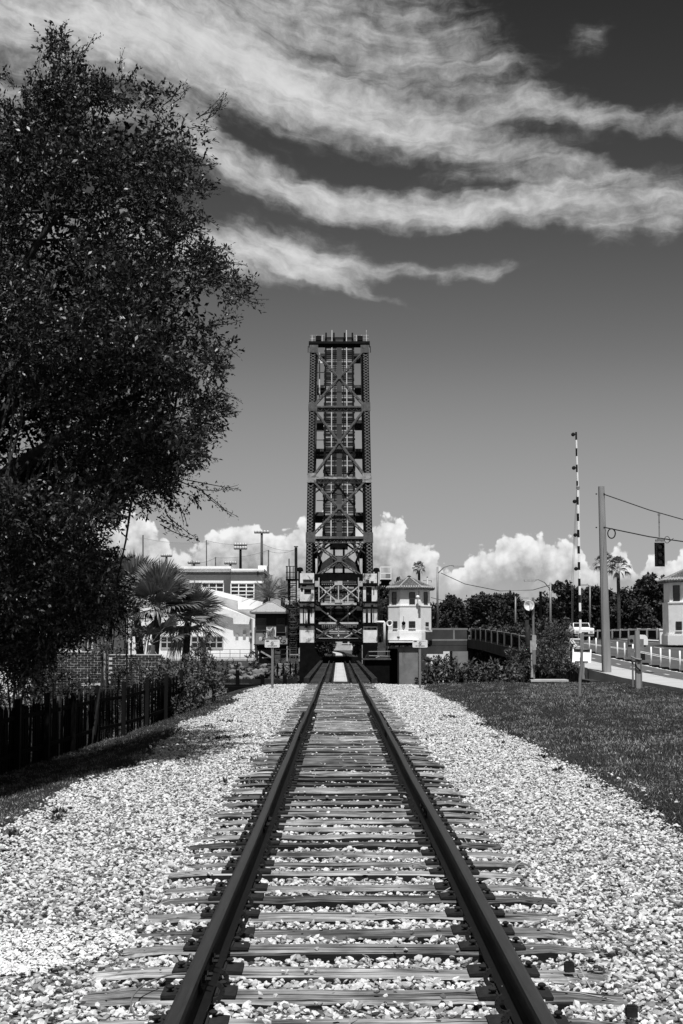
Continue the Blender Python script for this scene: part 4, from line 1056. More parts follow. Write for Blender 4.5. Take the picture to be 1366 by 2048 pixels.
# left walkway below the hut, beside the ladder foot
lw = Thing('steel_catwalk', 'railed steel catwalk under the small hut beside the ladder', 'catwalk', at(575, 1327, 108.0))
def h2(zx, zy): return 500+zx/10.775, 1190+zy/10.775
YC = 107.7
def hb(m, x0, y0, x1, y1, w, Y, dep=.08):
    a, b = at(*h2(x0, y0), Y), at(*h2(x1, y1), Y); m.bar(a, b, w/10.775*Y/FPX, dep, (0,1,0)); return m
m = MB(); a, b = at(*h2(520, 1475), YC), at(*h2(1065, 1420), YC); m.box((a.x, YC, a.z), (b.x, YC+1.2, b.z)); lw.part('floor', m, M['grey_steel'])
for q, mat in (((520,1280,850,1280,26), 'dark_steel'), ((520,1170,800,1170,20), 'dark_steel'), ((528,1430,528,1160,26), 'dark_steel'), ((660,1430,660,1160,18), 'dark_steel'), ((800,1430,800,1100,22), 'alu'), ((860,1430,860,1160,30), 'grey_steel'), ((985,1430,985,1290,20), 'grey_steel'), ((1060,1430,1060,1130,26), 'lit_steel'), ((855,1285,1065,1285,26), 'lit_steel'), ((800,1140,1065,1140,18), 'dark_steel')):
    m = MB(); hb(m, *q, YC-.05); lw.part('railing_bar', m, M[mat])
for x in (590, 720, 870, 985, 1080):
    m = MB(); hb(m, x, 1476, x, 1840, 34, YC+.5, .25); lw.part('post', m, M['dark_steel'])
m = MB(); hb(m, 700, 1490, 850, 1620, 20, YC+.3); lw.part('brace', m, M['lit_steel'])
m = MB(); a, b = at(*h2(790, 1900), YC-.6), at(*h2(1293, 1850), YC-.6); m.box((a.x, YC-.6, a.z), (b.x-.02, YC+.4, b.z)); lw.part('sill_beam', m, M['black_steel'])

# ---------------------------------------------------------------- small bridge keeper's hut on the left
YH = 110.0
hut = Thing('signal_hut', 'small graffiti-marked hut with pale hipped metal roof left of the bridge', 'hut', at(*h2(455, 1075), YH))
def hr(m, x0, y0, x1, y1, Y, dep):
    a, b = at(*h2(x0, y1), Y), at(*h2(x1, y0), Y); m.box((a.x, Y, a.z), (b.x, Y+dep, b.z)); return m
m = MB(); hr(m, 112, 380, 802, 660, YH, 2.4); hut.part('upper_wall', m, M['hut_shaded'])
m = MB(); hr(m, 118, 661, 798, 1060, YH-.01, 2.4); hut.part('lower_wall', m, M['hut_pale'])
for q in ((85, 700, 108, 1064), (780, 665, 806, 1064)):
    m = MB(); hr(m, *q, YH-.05, .1); hut.part('corner_post', m, M['lit_steel'])
m = MB(); hr(m, 78, 1060, 812, 1084, YH-.15, 2.6); hut.part('sill', m, M['black_steel'])
for q in ((130, 495, 355, 752), (565, 490, 760, 800)):
    m = MB(); hr(m, *q, YH-.06, .05); wn_ = hut.part('window', m, M['glass'])
    m = MB(); hr(m, q[0]-8, q[3], q[2]+8, q[3]+16, YH-.1, .1); hr(m, q[0], (q[1]+q[3])/2, q[2], (q[1]+q[3])/2+6, YH-.075, .02); hut.part('window_frame', m, M['grey_steel'], parent=wn_)
m = MB(); hr(m, 560, 812, 770, 870, YH-.04, .03); hut.part('vent', m, M['black_steel'])
# hipped roof with standing seams
a, b = at(*h2(0, 360), YH-.45), at(*h2(842, 360), YH-.45); zt_ = at(*h2(470, 158), YH+1.2).z; cx = (a.x+b.x)/2; y0_, y1_ = YH-.45, YH+2.85; yc = (y0_+y1_)/2
m = MB(); rv = [(a.x,y0_,a.z),(b.x,y0_,a.z),(b.x,y1_,a.z),(a.x,y1_,a.z),(cx-.18,yc,zt_),(cx+.18,yc,zt_)]
m.add(rv, [(0,1,5,4),(2,3,4,5),(1,2,5),(3,0,4),(0,3,2,1)]); rf = hut.part('roof', m, M['alu'])
m = MB(); m.box((a.x-.02,y0_-.03,a.z-.14),(b.x+.02,y1_+.03,a.z-.005)); hut.part('fascia', m, M['galv'], parent=rf)
m = MB()
for p, q in ((0,4),(1,5),(2,5),(3,4)): m.bar(Vector(rv[p])+Vector((0,0,.03)), Vector(rv[q])+Vector((0,0,.03)), .09, .06)
m.bar(Vector(rv[4])+Vector((0,0,.03)), Vector(rv[5])+Vector((0,0,.03)), .12, .07)
for fx in (.15, .40, .66, .91):
    x = a.x+(b.x-a.x)*fx; k = min(1.0, 1-abs(fx-.5)/.5+.08); k = min(k, .93)
    m.bar((x, y0_, a.z+.03), (x + (cx-x)*.06, y0_+(yc-y0_)*k, a.z+(zt_-a.z)*k+.03), .05, .05)
hut.part('roof_seam', m, M['alu'], parent=rf)
# support frame under the hut
m = MB(); hr(m, 150, 1086, 800, 1180, YH, 2.0); hut.part('floor_frame', m, M['black_steel'])
m = MB(); hr(m, 190, 1182, 462, 1478, YH-.2, 1.6); hut.part('under_box', m, M['black_steel'])
m = MB(); hb(m, 235, 1215, 470, 1350, 34, YH-.3); hut.part('bracket', m, M['lit_steel'])
m = MB()
for x, y in ((95,1090), (95,1145), (115,1180)): hr(m, x, y, x+90, y+40, YH+.2, .8)
hut.part('ledge', m, M['concrete_pale'])
m = MB()
for x in (265, 285, 300, 320, 338, 352, 372, 388, 405, 425): hr(m, x, 1340, x+9, 1360, YH-.203, .003)
hut.part('stencil_marks', m, M['signwhite'])
# graffiti strokes, flat paint on the lower wall
def stroke(pts, w, mat, par=None, Y=YH-.012):
    m = MB(); P = [at(*h2(*p), Y) for p in pts]
    for p, q in zip(P[:-1], P[1:]): m.bar(p, q, w/10.775*Y/FPX, .004, (0,1,0))
    hut.part('graffiti', m, mat, parent=par)
for pts, w, mt in (([(330,780),(290,790),(280,830),(320,850),(325,890),(285,920),(270,990)], 14, 'signblack'), ([(360,690),(362,930)], 20, 'signwhite'), ([(380,790),(388,870),(420,870),(418,785)], 14, 'signblack'),
        ([(440,900),(445,800),(470,790),(480,890)], 13, 'signblack'), ([(370,735),(420,765),(470,720),(500,690),(520,740)], 22, 'signwhite'), ([(490,700),(480,770),(470,860)], 14, 'signblack'), ([(500,690),(520,760),(525,870)], 13, 'signblack'), ([(540,690),(548,800),(540,900)], 22, 'signwhite'),
        ([(225,905),(205,950),(230,970),(245,930),(225,905)], 34, 'signwhite'), ([(260,980),(300,950),(320,990)], 12, 'signblack'), ([(610,940),(620,905),(660,890),(695,920),(680,960),(650,980)], 18, 'signblack'), ([(650,1000),(700,1035),(740,1040)], 16, 'signblack'), ([(715,990),(750,970),(770,1000),(740,1030),(710,1010)], 14, 'signblack'), ([(640,930),(670,930)], 14, 'signwhite'), ([(520,900),(560,950),(590,920)], 12, 'signblack')):
    stroke(pts, w, M[mt])

# ---------------------------------------------------------------- lettering
def text_mesh(s, size, name='lettering', bold=0.0):
    cu = bpy.data.curves.new(name, 'FONT'); cu.body = s; cu.size = size; cu.extrude = .0008; cu.align_x = 'CENTER'; cu.align_y = 'CENTER'; cu.offset = bold; cu.resolution_u = 2
    o = bpy.data.objects.new(name, cu); COL.objects.link(o)
    dg = bpy.context.evaluated_depsgraph_get(); me = bpy.data.meshes.new_from_object(o.evaluated_get(dg))
    bpy.data.objects.remove(o); me.name = name; return me
def put_text(thing, s, size, pos, mat, bold=0.0, parent=None):
    me = text_mesh(s, size, 'lettering', bold); me.materials.append(mat)
    o = link('lettering', me, None, parent or thing.o); o.location = Vector(pos)-thing.base; o.rotation_euler = (math.pi/2, 0, 0); return o
def notice(px0, px1, py0, py1, Y, base_py, postx, label, line2):
    base = at(postx, base_py, Y); base.z = float(ground_z(base.x, Y)) - .02
    t = Thing('notice_sign', label, 'sign', base, 'railway notices on posts either side of the track')
    m = MB(); m.cbox((base.x, Y+.03, (base.z + at(postx, py0, Y).z)/2), (.085, .05, at(postx, py0, Y).z-base.z)); t.part('post', m, M['wood_post'])
    a, b = at(px0, py1, Y), at(px1, py0, Y); m = MB(); w, h = b.x-a.x, b.z-a.z; r = .035; cx, cz = (a.x+b.x)/2, (a.z+b.z)/2
    pl = []
    for q, (sx_, sz_) in enumerate(((1,1),(-1,1),(-1,-1),(1,-1))):
        for k in range(5): an = math.pi/2*(q + k/4); pl.append((cx+sx_*(w/2-r)+r*math.cos(an), cz+sz_*(h/2-r)+r*math.sin(an)))
    m.prism(pl, Y-.012, Y); p = t.part('panel', m, M['signwhite'])
    y = Y-.0155
    put_text(t, 'CSX', h*.24, (a.x+w*.18, y, b.z-h*.18), M['signblack'], .004)
    put_text(t, 'TRANSPORTATION, INC.', h*.085, (a.x+w*.66, y, b.z-h*.17), M['signblack'])
    put_text(t, line2, h*.155, (cx, y, a.z+h*.2), M['signblack'], .0015)
    m = MB(); c = (cx, y, cz+h*.02); R1, R2 = h*.2, h*.15
    ring = [(math.cos(k*math.pi/10), math.sin(k*math.pi/10)) for k in range(20)]
    m.v = [(c[0]+R1*u, y, c[2]+R1*v) for u, v in ring] + [(c[0]+R2*u, y, c[2]+R2*v) for u, v in ring]
    m.f = [(k, (k+1) % 20, 20+(k+1) % 20, 20+k) for k in range(20)]
    m.bar((c[0]-R2*.72, y, c[2]+R2*.72), (c[0]+R2*.72, y, c[2]-R2*.72), h*.05, .001, (0,1,0)); m.cbox((c[0]-.01, y, c[2]+.0), (h*.07, .001, h*.16)); m.cbox((c[0]+.004, y+.0003, c[2]-.008), (h*.12, .001, h*.06))
    t.part('prohibition_symbol', m, M['signblack'])
    m = MB(); m.cbox((base.x, Y-.0, a.z-.02), (.02, .03, .05)); t.part('bolt', m, M['black_steel'])
notice(529.5, 559.4, 1279.6, 1294.9, 53, 1376.5, 544.5, 'white CSX notice on a post by the hut and ladder', 'NO TRESPASSING')
notice(825, 855, 1280, 1295, 53, 1378, 840, 'white CSX notice on a post below the octagonal bridge house', 'NO TRESPASSING')

# ---------------------------------------------------------------- octagonal bridge-tender houses
def tile_mat():
    m = bpy.data.materials.new('roof_tiles'); m.use_nodes = True; t = NT(m.node_tree); bs = t.n['Principled BSDF']
    p = t.new('ShaderNodeTexCoord').outputs['Object']
    b = t.new('ShaderNodeTexBrick'); t.l.new(t.mapv(p, scale=(1, 1, 1), rot=(R(90), 0, 0)), b.inputs['Vector']); b.inputs['Scale'].default_value = 4.0; b.inputs['Mortar Size'].default_value = .05
    b.inputs['Color1'].default_value = (.10,.10,.10,1); b.inputs['Color2'].default_value = (.2,.2,.2,1); b.inputs['Mortar'].default_value = (.02,.02,.02,1)
    sp = t.new('ShaderNodeSeparateColor'); t.l.new(b.outputs['Color'], sp.inputs[0]); n = t.noise(p, 5, 4)
    t.l.new(t.m('MULTIPLY', sp.outputs[0], t.rng(n, .3, .7, .7, 1.5)), bs.inputs['Base Color']); bs.inputs['Roughness'].default_value = .8
    bp = t.new('ShaderNodeBump'); bp.inputs['Distance'].default_value = .06; t.l.new(b.outputs['Fac'], bp.inputs['Height']); bp.invert = True; t.l.new(bp.outputs[0], bs.inputs['Normal'])
    return m
M['tiles'] = tile_mat()
M['tile_cap'] = gmat('tile_caps', .30, .5, 6, .85)
def octa(w, f): return [(f,-w),(w,-f),(w,f),(f,w),(-f,w),(-w,f),(-w,-f),(-f,-w)]
def tender_house(base, label):
    t = Thing('tender_house', label, 'bridge house', base, 'octagonal bridge houses'); bx, by, bz = base
    def ring(w, f, z0, z1, name, mat, parent=None):
        m = MB(); m.prism([(bx+a, by+b) for a, b in octa(w, f)], bz+z0, bz+z1, 'z'); return t.part(name, m, mat, parent)
    ring(1.94, .95, 0, .66, 'plinth', M['stucco']); ring(1.90, .93, .66, .78, 'belt', M['stucco'])
    low = ring(1.84, .90, .78, 2.86, 'lower_wall', M['stucco']); ring(1.88, .92, 2.86, 2.94, 'ledge', M['stucco']); up = ring(1.74, .86, 2.94, 4.36, 'upper_wall', M['stucco'])
    # openings: (face normal angle, centre along face, z0, z1, half width, apothem)
    for wall, w, f, specs in ((up, 1.74, .86, [(0, .16, 3.02, 4.05, .23), (-1, -.05, 3.0, 4.08, .24), (1, .05, 3.0, 4.08, .22)]), (low, 1.84, .90, [(0, .14, 1.02, 1.58, .26), (-1, .15, 1.0, 1.58, .22), (1, .1, 1.15, 1.5, .18)])):
        for fc, off, z0, z1, hw in specs:
            ang = fc*math.pi/4; n = Vector((math.sin(ang), -math.cos(ang), 0)); tg = Vector((math.cos(ang), math.sin(ang), 0))
            ap = w if fc == 0 else (w+f)/math.sqrt(2)
            c = Vector((bx, by, 0)) + n*ap + tg*off
            m = MB(); a = c+n*.012; m.bar(Vector((a.x, a.y, bz+z0)), Vector((a.x, a.y, bz+z1)), hw*2, .016, tuple(n)); win = t.part('window', m, M['glass'])
            m = MB(); a = c+n*.03
            for u, v, ww in (((-hw, z0), (-hw, z1), .05), ((hw, z0), (hw, z1), .05), ((-hw, z1), (hw, z1), .05), ((-hw, (z0+z1)/2), (hw, (z0+z1)/2), .035)):
                p, q = a+tg*u[0], a+tg*v[0]; m.bar(Vector((p.x, p.y, bz+u[1])), Vector((q.x, q.y, bz+v[1])), ww, .03, tuple(n))
            t.part('frame', m, M['grey_steel'], win)
            m = MB(); p, q = c+n*.06-tg*(hw+.05), c+n*.06+tg*(hw+.05); m.bar(Vector((p.x, p.y, bz+z0-.04)), Vector((q.x, q.y, bz+z0-.04)), .12, .07); t.part('sill', m, M['stucco'], win)
    # roof
    m = MB(); oc = octa(2.13, 1.02); ze = 4.42; za = 5.42; o = len(m.v)
    m.v = [(bx+a, by+b, bz+ze) for a, b in oc] + [(bx+a, by+b, bz+ze-.12) for a, b in oc] + [(bx, by, bz+za)]
    m.f = [(k, (k+1) % 8, 16) for k in range(8)] + [(8+k, 8+(k+1) % 8, (k+1) % 8, k) for k in range(8)] + [tuple(8+k for k in reversed(range(8)))]
    rf = t.part('roof', m, M['tiles'])
    m = MB()
    for k in range(8):
        a = Vector((bx+oc[k][0], by+oc[k][1], bz+ze+.03)); e = Vector((bx, by, bz+za+.03)); n = 14
        for i in range(n): m.bar(a.lerp(e, i/n), a.lerp(e, (i+.86)/n)+Vector((0,0,.02)), .13, .09)
    t.part('ridge_caps', m, M['tile_cap'], rf)
    m = MB()
    for k in range(8):
        a, b = Vector((bx+oc[k][0], by+oc[k][1], bz+ze+.02)), Vector((bx+oc[(k+1) % 8][0], by+oc[(k+1) % 8][1], bz+ze+.02)); n = max(5, int((b-a).length/.2))
        nn = Vector((bx, by, 0)) - Vector(((a.x+b.x)/2, (a.y+b.y)/2, 0)); nn.normalize()
        for i in range(n): c = a.lerp(b, (i+.5)/n); m.cyl(c-nn*.05, c+nn*.35+Vector((0,0,.16)), .075, 6)
    t.part('eave_tiles', m, M['tile_cap'], rf)
    m = MB(); m.lathe((bx, by, bz+za), [(.16,0),(.18,.06),(.1,.14),(.0,.16)], 8); t.part('finial', m, M['dark_steel'], rf)
    return t
YH2 = 121.5
hb_ = at(821, 1281, YH2); hz = 1.74
t1 = tender_house((hb_.x, YH2+1.9, hz), 'white octagonal bridge house with tiled roof beside the railway tower')
t2 = tender_house((24.6, 99.5, 1.4), 'white octagonal bridge house with tiled roof on the far side of the road')
# fittings on the first house
def at3(zx, zy, Y): return at(720+zx/8.5333, 1120+zy/8.5333, Y)
m = MB(); c = at3(985, 632, YH2-.25); m.lathe(c, [(0,-.16),(.12,-.12),(.17,0),(.12,.12),(0,.16)], 12); t1.part('globe_lamp', m, M['white'], sm=True)
m = MB(); m.bar(c, (c.x, YH2+.2, c.z-.1), .05, .05); m.bar(at3(1005, 600, YH2-.1), at3(1005, 530, YH2-.1), .04, .04, (0,1,0)); t1.part('lamp_bracket', m, M['black_steel'])
m = MB(); c = at3(1020, 735, YH2-.3); m.cbox(c, (.2,.3,.36)); m.cbox((c.x-.08, c.y, c.z+.2), (.14,.2,.2)); t1.part('loudspeaker', m, M['white'])
m = MB(); c = at3(745, 1080, YH2-.1); m.lathe(c, [(0,-.12),(.13,-.02),(.17,.05),(0,.08)], 10, 'y'); m.cyl((c.x, c.y, c.z+.1), (c.x, c.y, c.z+.6), .015, 5); t1.part('bell', m, M['black_steel'], sm=True)
m = MB(); m.cbox(at3(655, 1322, YH2-.04), (.24,.04,.16)); t1.part('wall_vent', m, M['grey_steel'])
m = MB(); a = at3(1148, 440, YH2+2.5); m.cyl((a.x, a.y, a.z-1), at3(1148, 285, YH2+2.5), .06, 6); m.bar(at3(1075, 352, YH2+2.5), at3(1222, 352, YH2+2.5), .04, .04); m.bar(at3(1222, 352, YH2+2.5), at3(1215, 385, YH2+2.5), .04, .04); t1.part('antenna', m, M['grey_steel'])
m = MB(); a, b = at3(1140, 425, YH2+2.4), at3(1160, 305, YH2+2.4); m.cyl(((a.x+b.x)/2, a.y, a.z), ((a.x+b.x)/2, a.y, b.z), .09, 8); t1.part('antenna_shroud', m, M['white'])

# ---------------------------------------------------------------- the concrete road bridge
rb = Thing('road_bridge', 'stained concrete road bridge with balustrade rising beside the railway', 'road bridge', (11.2, 95, -3.4))
def slope_beam(x0, x1, y0, y1, d0, d1, step=3.0):
    m = MB(); yy = np.arange(y0, y1+.01, step)
    for y in yy:
        z = float(zroad(y)); m.v.extend([(x0, y, z+d0), (x1, y, z+d0), (x1, y, z+d1), (x0, y, z+d1)])
    for i in range(len(yy)-1):
        for k in range(4): q = (k+1) % 4; m.f.append((4*i+k, 4*i+q, 4*i+4+q, 4*i+4+k))
    m.f.append((0,1,2,3)); e = 4*(len(yy)-1); m.f.append((e+3,e+2,e+1,e)); return m
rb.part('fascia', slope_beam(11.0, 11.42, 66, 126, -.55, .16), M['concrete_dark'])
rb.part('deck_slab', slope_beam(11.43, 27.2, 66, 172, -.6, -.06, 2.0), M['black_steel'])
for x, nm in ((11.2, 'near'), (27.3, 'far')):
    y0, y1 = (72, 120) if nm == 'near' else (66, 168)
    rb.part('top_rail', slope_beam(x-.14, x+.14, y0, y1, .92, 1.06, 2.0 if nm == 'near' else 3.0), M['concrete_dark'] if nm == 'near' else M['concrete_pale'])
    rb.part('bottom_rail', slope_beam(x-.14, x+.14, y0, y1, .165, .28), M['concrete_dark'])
    for y in np.arange(y0, y1+.1, 4.0):
        m = MB(); z = float(zroad(y)); m.box((x-.17, y-.17, z+.16), (x+.17, y+.17, z+1.09)); rb.part('parapet_post', m, M['concrete'] if nm == 'near' else M['concrete_pale'])
        if y < y1-1:
            m = MB()
            for k in range(1, 13):
                yy = y + k*4/13; zz = float(zroad(yy)); m.box((x-.06, yy-.07, zz+.26), (x+.06, yy+.07, zz+.94))
            rb.part('balusters', m, M['black_steel'])
m = MB(); m.box((11.0, 59.5, -3.6), (27.2, 66.2, -.62)); m.box((11.0, 63.0, -.62), (27.2, 66.2, -.06)); rb.part('abutment', m, M['concrete_dark'])
# solid parapet and pier block carrying the house
def zq(zx, zy): return 860+zx/4.553, 1190+zy/4.553
def qbox(m, x0, y0, x1, y1, Y, dep): a, b = at(*zq(x0, y1), Y), at(*zq(x1, y0), Y); m.box((a.x, Y, a.z), (b.x, Y+dep, b.z)); return m
YPi = 122.0
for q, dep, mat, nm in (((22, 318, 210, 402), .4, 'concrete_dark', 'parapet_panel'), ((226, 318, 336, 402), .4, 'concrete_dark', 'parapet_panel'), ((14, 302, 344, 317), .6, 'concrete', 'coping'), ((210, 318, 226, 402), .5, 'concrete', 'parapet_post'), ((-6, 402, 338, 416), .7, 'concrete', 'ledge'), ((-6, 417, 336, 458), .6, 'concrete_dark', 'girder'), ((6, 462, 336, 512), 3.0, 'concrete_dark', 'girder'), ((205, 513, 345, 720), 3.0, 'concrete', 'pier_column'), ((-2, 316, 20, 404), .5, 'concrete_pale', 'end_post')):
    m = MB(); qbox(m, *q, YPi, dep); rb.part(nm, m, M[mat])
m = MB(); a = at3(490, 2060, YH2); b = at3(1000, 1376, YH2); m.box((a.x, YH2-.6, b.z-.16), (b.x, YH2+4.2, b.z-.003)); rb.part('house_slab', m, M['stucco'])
m = MB(); m.box((a.x+.1, YH2-.45, b.z-.42), (b.x, YH2+4, b.z-.17)); rb.part('slab_shade_bar', m, M['black_steel'])  # black bar drawn for the shaded gap below the slab
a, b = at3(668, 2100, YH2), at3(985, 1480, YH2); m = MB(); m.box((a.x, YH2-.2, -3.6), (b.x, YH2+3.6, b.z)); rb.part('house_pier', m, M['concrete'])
m = MB(); a, b = at3(480, 2060, YH2+3.4), at3(668, 1500, YH2+3.4); m.box((a.x, YH2+3.4, -3.6), (b.x+.2, YH2+3.7, b.z)); rb.part('pier_shade_panel', m, M['black_steel'])  # black panel drawn for the shade in the pier opening
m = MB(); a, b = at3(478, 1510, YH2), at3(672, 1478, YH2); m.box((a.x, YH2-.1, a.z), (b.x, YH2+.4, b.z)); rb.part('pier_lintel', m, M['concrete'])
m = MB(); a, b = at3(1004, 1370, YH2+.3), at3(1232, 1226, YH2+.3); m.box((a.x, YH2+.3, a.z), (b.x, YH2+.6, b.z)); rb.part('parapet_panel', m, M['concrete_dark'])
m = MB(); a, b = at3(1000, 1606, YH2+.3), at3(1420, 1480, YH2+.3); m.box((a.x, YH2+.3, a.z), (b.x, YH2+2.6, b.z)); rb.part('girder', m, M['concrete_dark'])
m = MB(); a, b = at3(990, 2060, YH2+6), at3(1560, 1560, YH2+6); m.box((a.x, YH2+6, -3.6), (b.x, YH2+6.4, b.z)); rb.part('far_pier_wall', m, M['stucco'])

# ---------------------------------------------------------------- lifting barrier
def z6(zx, zy): return 1030+zx*.28331, 840+zy*.28331
YG = 72.0; gz = float(zroad(YG))+.1
gate = Thing('barrier_gate', 'tall striped barrier arm raised upright beside the cycle path', 'barrier gate', (sx(1158, YG), YG, gz))
a = at(1143, 1345, YG); m = MB(); m.box((a.x-.3, YG-.5, gz-.6), (sx(1178, YG)+.2, YG+.6, gz)); gate.part('footing', m, M['concrete_pale'])
m = MB(); m.box((sx(1142, YG), YG-.3, gz), (sx(1157, YG), YG+.35, sz(1293, YG))); gate.part('cabinet', m, M['alu'])
m = MB(); m.box((sx(1158, YG), YG-.25, gz), (sx(1172, YG), YG+.3, sz(1312, YG))); gate.part('gear_box', m, M['alu'])
m = MB()
for p, q in (((1138, 1278), (1150, 1293)), ((1138, 1278), (1160, 1278)), ((1150, 1293), (1160, 1293)), ((1144, 1278), (1154, 1293))): m.bar(at(*p, YG-.2), at(*q, YG-.2), .06, .06)
gate.part('arm_guard', m, M['white'])
m = MB(); m.box((sx(1159, YG), YG-.1, sz(1300, YG)), (sx(1167, YG), YG+.1, sz(1266, YG))); gate.part('arm_socket', m, M['galv'])
A0, A1, AJ = at(*z6(462, 1505), YG), at(*z6(431, 85), YG), at(*z6(444.5, 478), YG)
m = MB(); m.bar(A0, AJ, .11, .07, (0,1,0)); m.bar(AJ, A1, .075, .06, (0,1,0)); arm = gate.part('arm', m, M['white'])
for zy0, zy1 in ((85,140),(200,255),(315,368),(430,465),(543,598),(660,713),(775,828),(890,943),(1003,1058),(1120,1172),(1235,1290),(1350,1408)):
    zx = lambda zy: 431+(zy-85)*31/1420
    m = MB(); lo = zy0 < 470; m.bar(at(*z6(zx(zy1), zy1), YG), at(*z6(zx(zy0), zy0), YG), (.075 if lo else .11)+.008, (.06 if lo else .07)+.008, (0,1,0)); gate.part('stripe', m, M['signblack'], arm)
m = MB(); m.cbox(AJ, (.16, .13, .12)); gate.part('arm_joint', m, M['galv'], arm)
for zy in (102, 338, 575, 812, 1050):
    c = at(*z6(431+(zy-85)*31/1420-21, zy), YG-.02); m = MB(); m.lathe(c, [(0,-.07),(.07,-.06),(.098,-.04),(.098,.05),(.05,.07),(0,.075)], 14, 'y'); lp = gate.part('arm_lamp', m, M['signblack'])
    m = MB(); m.bar(c, c+Vector((.14,0,-.02)), .03, .03); gate.part('lamp_bracket', m, M['signblack'], lp)
m = MB(); m.tube([at(*z6(436, 490), YG), at(*z6(422, 700), YG), at(*z6(400, 1130), YG), at(*z6(402, 1500), YG)], .008, 4); m.tube([at(*z6(440, 490), YG), at(*z6(428, 700), YG), at(*z6(410, 1130), YG), at(*z6(408, 1500), YG)], .008, 4); gate.part('stay_cable', m, M['galv'])

# concrete utility pole with span wires and signal
YU = 63.0
pole = Thing('utility_pole', 'tall square tapered concrete pole at the lawn edge carrying span wires', 'pole', (sx(1212.5, YU), YU, -.1))
def tap(m, p0, w0, p1, w1):
    p0, p1 = Vector(p0), Vector(p1); vs = []
    for p, w in ((p0, w0), (p1, w1)):
        c = .18*w
        for a, b in ((-w/2+c,-w/2),(w/2-c,-w/2),(w/2,-w/2+c),(w/2,w/2-c),(w/2-c,w/2),(-w/2+c,w/2),(-w/2,w/2-c),(-w/2,-w/2+c)): vs.append((p.x+a, p.y+b, p.z))
    m.add(vs, [(k, (k+1) % 8, 8+(k+1) % 8, 8+k) for k in range(8)] + [tuple(range(8, 16)), tuple(reversed(range(8)))]); return m
pb, pt = Vector((sx(1212.5, YU), YU, -.15)), at(1202.5, 973, YU)
m = MB(); tap(m, pb, .385, pt, .25); pole.part('shaft', m, M['pole'])
m = MB()
for py in (988, 1055): c = at(1208, py, YU-.1); m.cbox(c, (.06,.1,.06)); m.cbox((c.x-.34, c.y, c.z), (.06,.06,.05))
pole.part('wire_clamp', m, M['dark_steel'])
m = MB(); m.tube([at(1211, 1056, YU-.2), at(1208, 1090, YU-.22), at(1206.5, 1130, YU-.22), at(1206.5, 1200, YU-.22), at(1207.5, 1340, YU-.24)], .015, 5); pole.part('conduit', m, M['pole'])
m = MB(); m.box((sx(1201.5, YU)-.02, YU-.1, 0), (sx(1204.5, YU), YU-.02, sz(1050, YU))); 
pole2 = Vector((30.5, 61, 0))
def cat(p, q, sag, n=14): return [Vector(p).lerp(Vector(q), i/n) - Vector((0,0,sag*4*(i/n)*(1-i/n))) for i in range(n+1)]
S1, S2 = at(1318, 1026, 62.4), at(1320, 1077, 62.4)
def wire_through(p, mid, farx, n=10):
    d = (mid-p); q = []
    slope0 = d.z/d.x
    for i in range(n+1): x = p.x + (farx-p.x)*i/n; u = x-p.x; k = .018; q.append((x, p.y + d.y*(u/d.x), p.z + slope0*u + k*u*(u-d.x)))
    return q
m = MB(); m.tube(wire_through(at(1209, 989, YU-.15), S1, 30.5), .022, 5); single('span_wire', 'upper span wire from the concrete pole holding the signal hanger', 'wire', m, M['wire'], sm=True)
m = MB(); m.tube(wire_through(at(1210, 1055, YU-.15), S2, 30.5), .026, 5); w2 = single('span_wire', 'lower cable from the concrete pole to the traffic signal with coils', 'wire', m, M['wire'], sm=True)
def ringpts(c, r, n=18): return [Vector((c.x + r*math.cos(2*math.pi*k/n), c.y+.02*math.sin(6*k), c.z + r*1.25*math.sin(2*math.pi*k/n))) for k in range(n+1)]
m = MB(); m.tube(ringpts(at(1223, 1067, YU-.2), .17), .028, 6); single('cable_coil', 'coil of black cable hanging beside the concrete pole', 'cable coil', m, M['wire'], sm=True)
m = MB(); m.tube(ringpts(at(1334, 1079.5, 62.3), .115), .014, 5); m.tube([at(1339, 1083, 62.3), at(1343, 1080, 62.3), at(1347, 1076.5, 62.3)], .014, 5); single('cable_coil', 'small loop of thin cable next to the traffic signal', 'cable coil', m, M['wire'], sm=True)
sig = Thing('traffic_signal', 'black traffic signal head hanging from the span wires', 'traffic signal', at(1320, 1132, 62.4))
YS = 62.4
m = MB(); m.bar(at(1318, 1026, YS), at(1318.6, 1074, YS), .05, .03, (0,1,0)); sig.part('hanger', m, M['galv'])
m = MB(); m.cbox(at(1318, 1029, YS), (.1,.06,.1)); m.cbox(at(1318.3, 1041, YS-.01), (.05,.05,.12)); m.cbox(at(1318.6, 1080, YS), (.16,.12,.12)); m.cbox(at(1313.5, 1081, YS), (.12,.1,.09)); m.cbox(at(1325, 1081, YS), (.12,.1,.10)); sig.part('hanger_clamp', m, M['galv'])
a, b = at(1311.5, 1132, YS), at(1328, 1086, YS); h3 = (b.z-a.z)/3
for k in range(3):
    m = MB(); m.box((a.x, YS-.1, a.z+k*h3+.006), (b.x, YS+.12, a.z+(k+1)*h3-.006)); sec = sig.part('signal_section', m, M['signblack'])
    c = Vector(((a.x+b.x)/2, YS-.10, a.z+(k+.5)*h3)); m = MB(); m.lathe(c, [(.0,-.012),(.08,-.010),(.115,-.002)], 14, 'y'); sig.part('lens', m, M['glass'], sec)
    m = MB(); n = 12; r0, r1 = .125, .135; fs = []
    for i in range(n+1):
        t_ = math.pi*(-.15 + 1.3*i/n)
        for r, y in ((r0, 0), (r1, 0), (r1, -.2), (r0, -.2)): m.v.append((c.x+r*math.cos(t_), c.y+y, c.z+r*math.sin(t_)))
    for i in range(n):
        for q in range(4): m.f.append((4*i+q, 4*i+(q+1) % 4, 4*i+4+(q+1) % 4, 4*i+4+q))
    sig.part('visor', m, M['signblack'], sec)
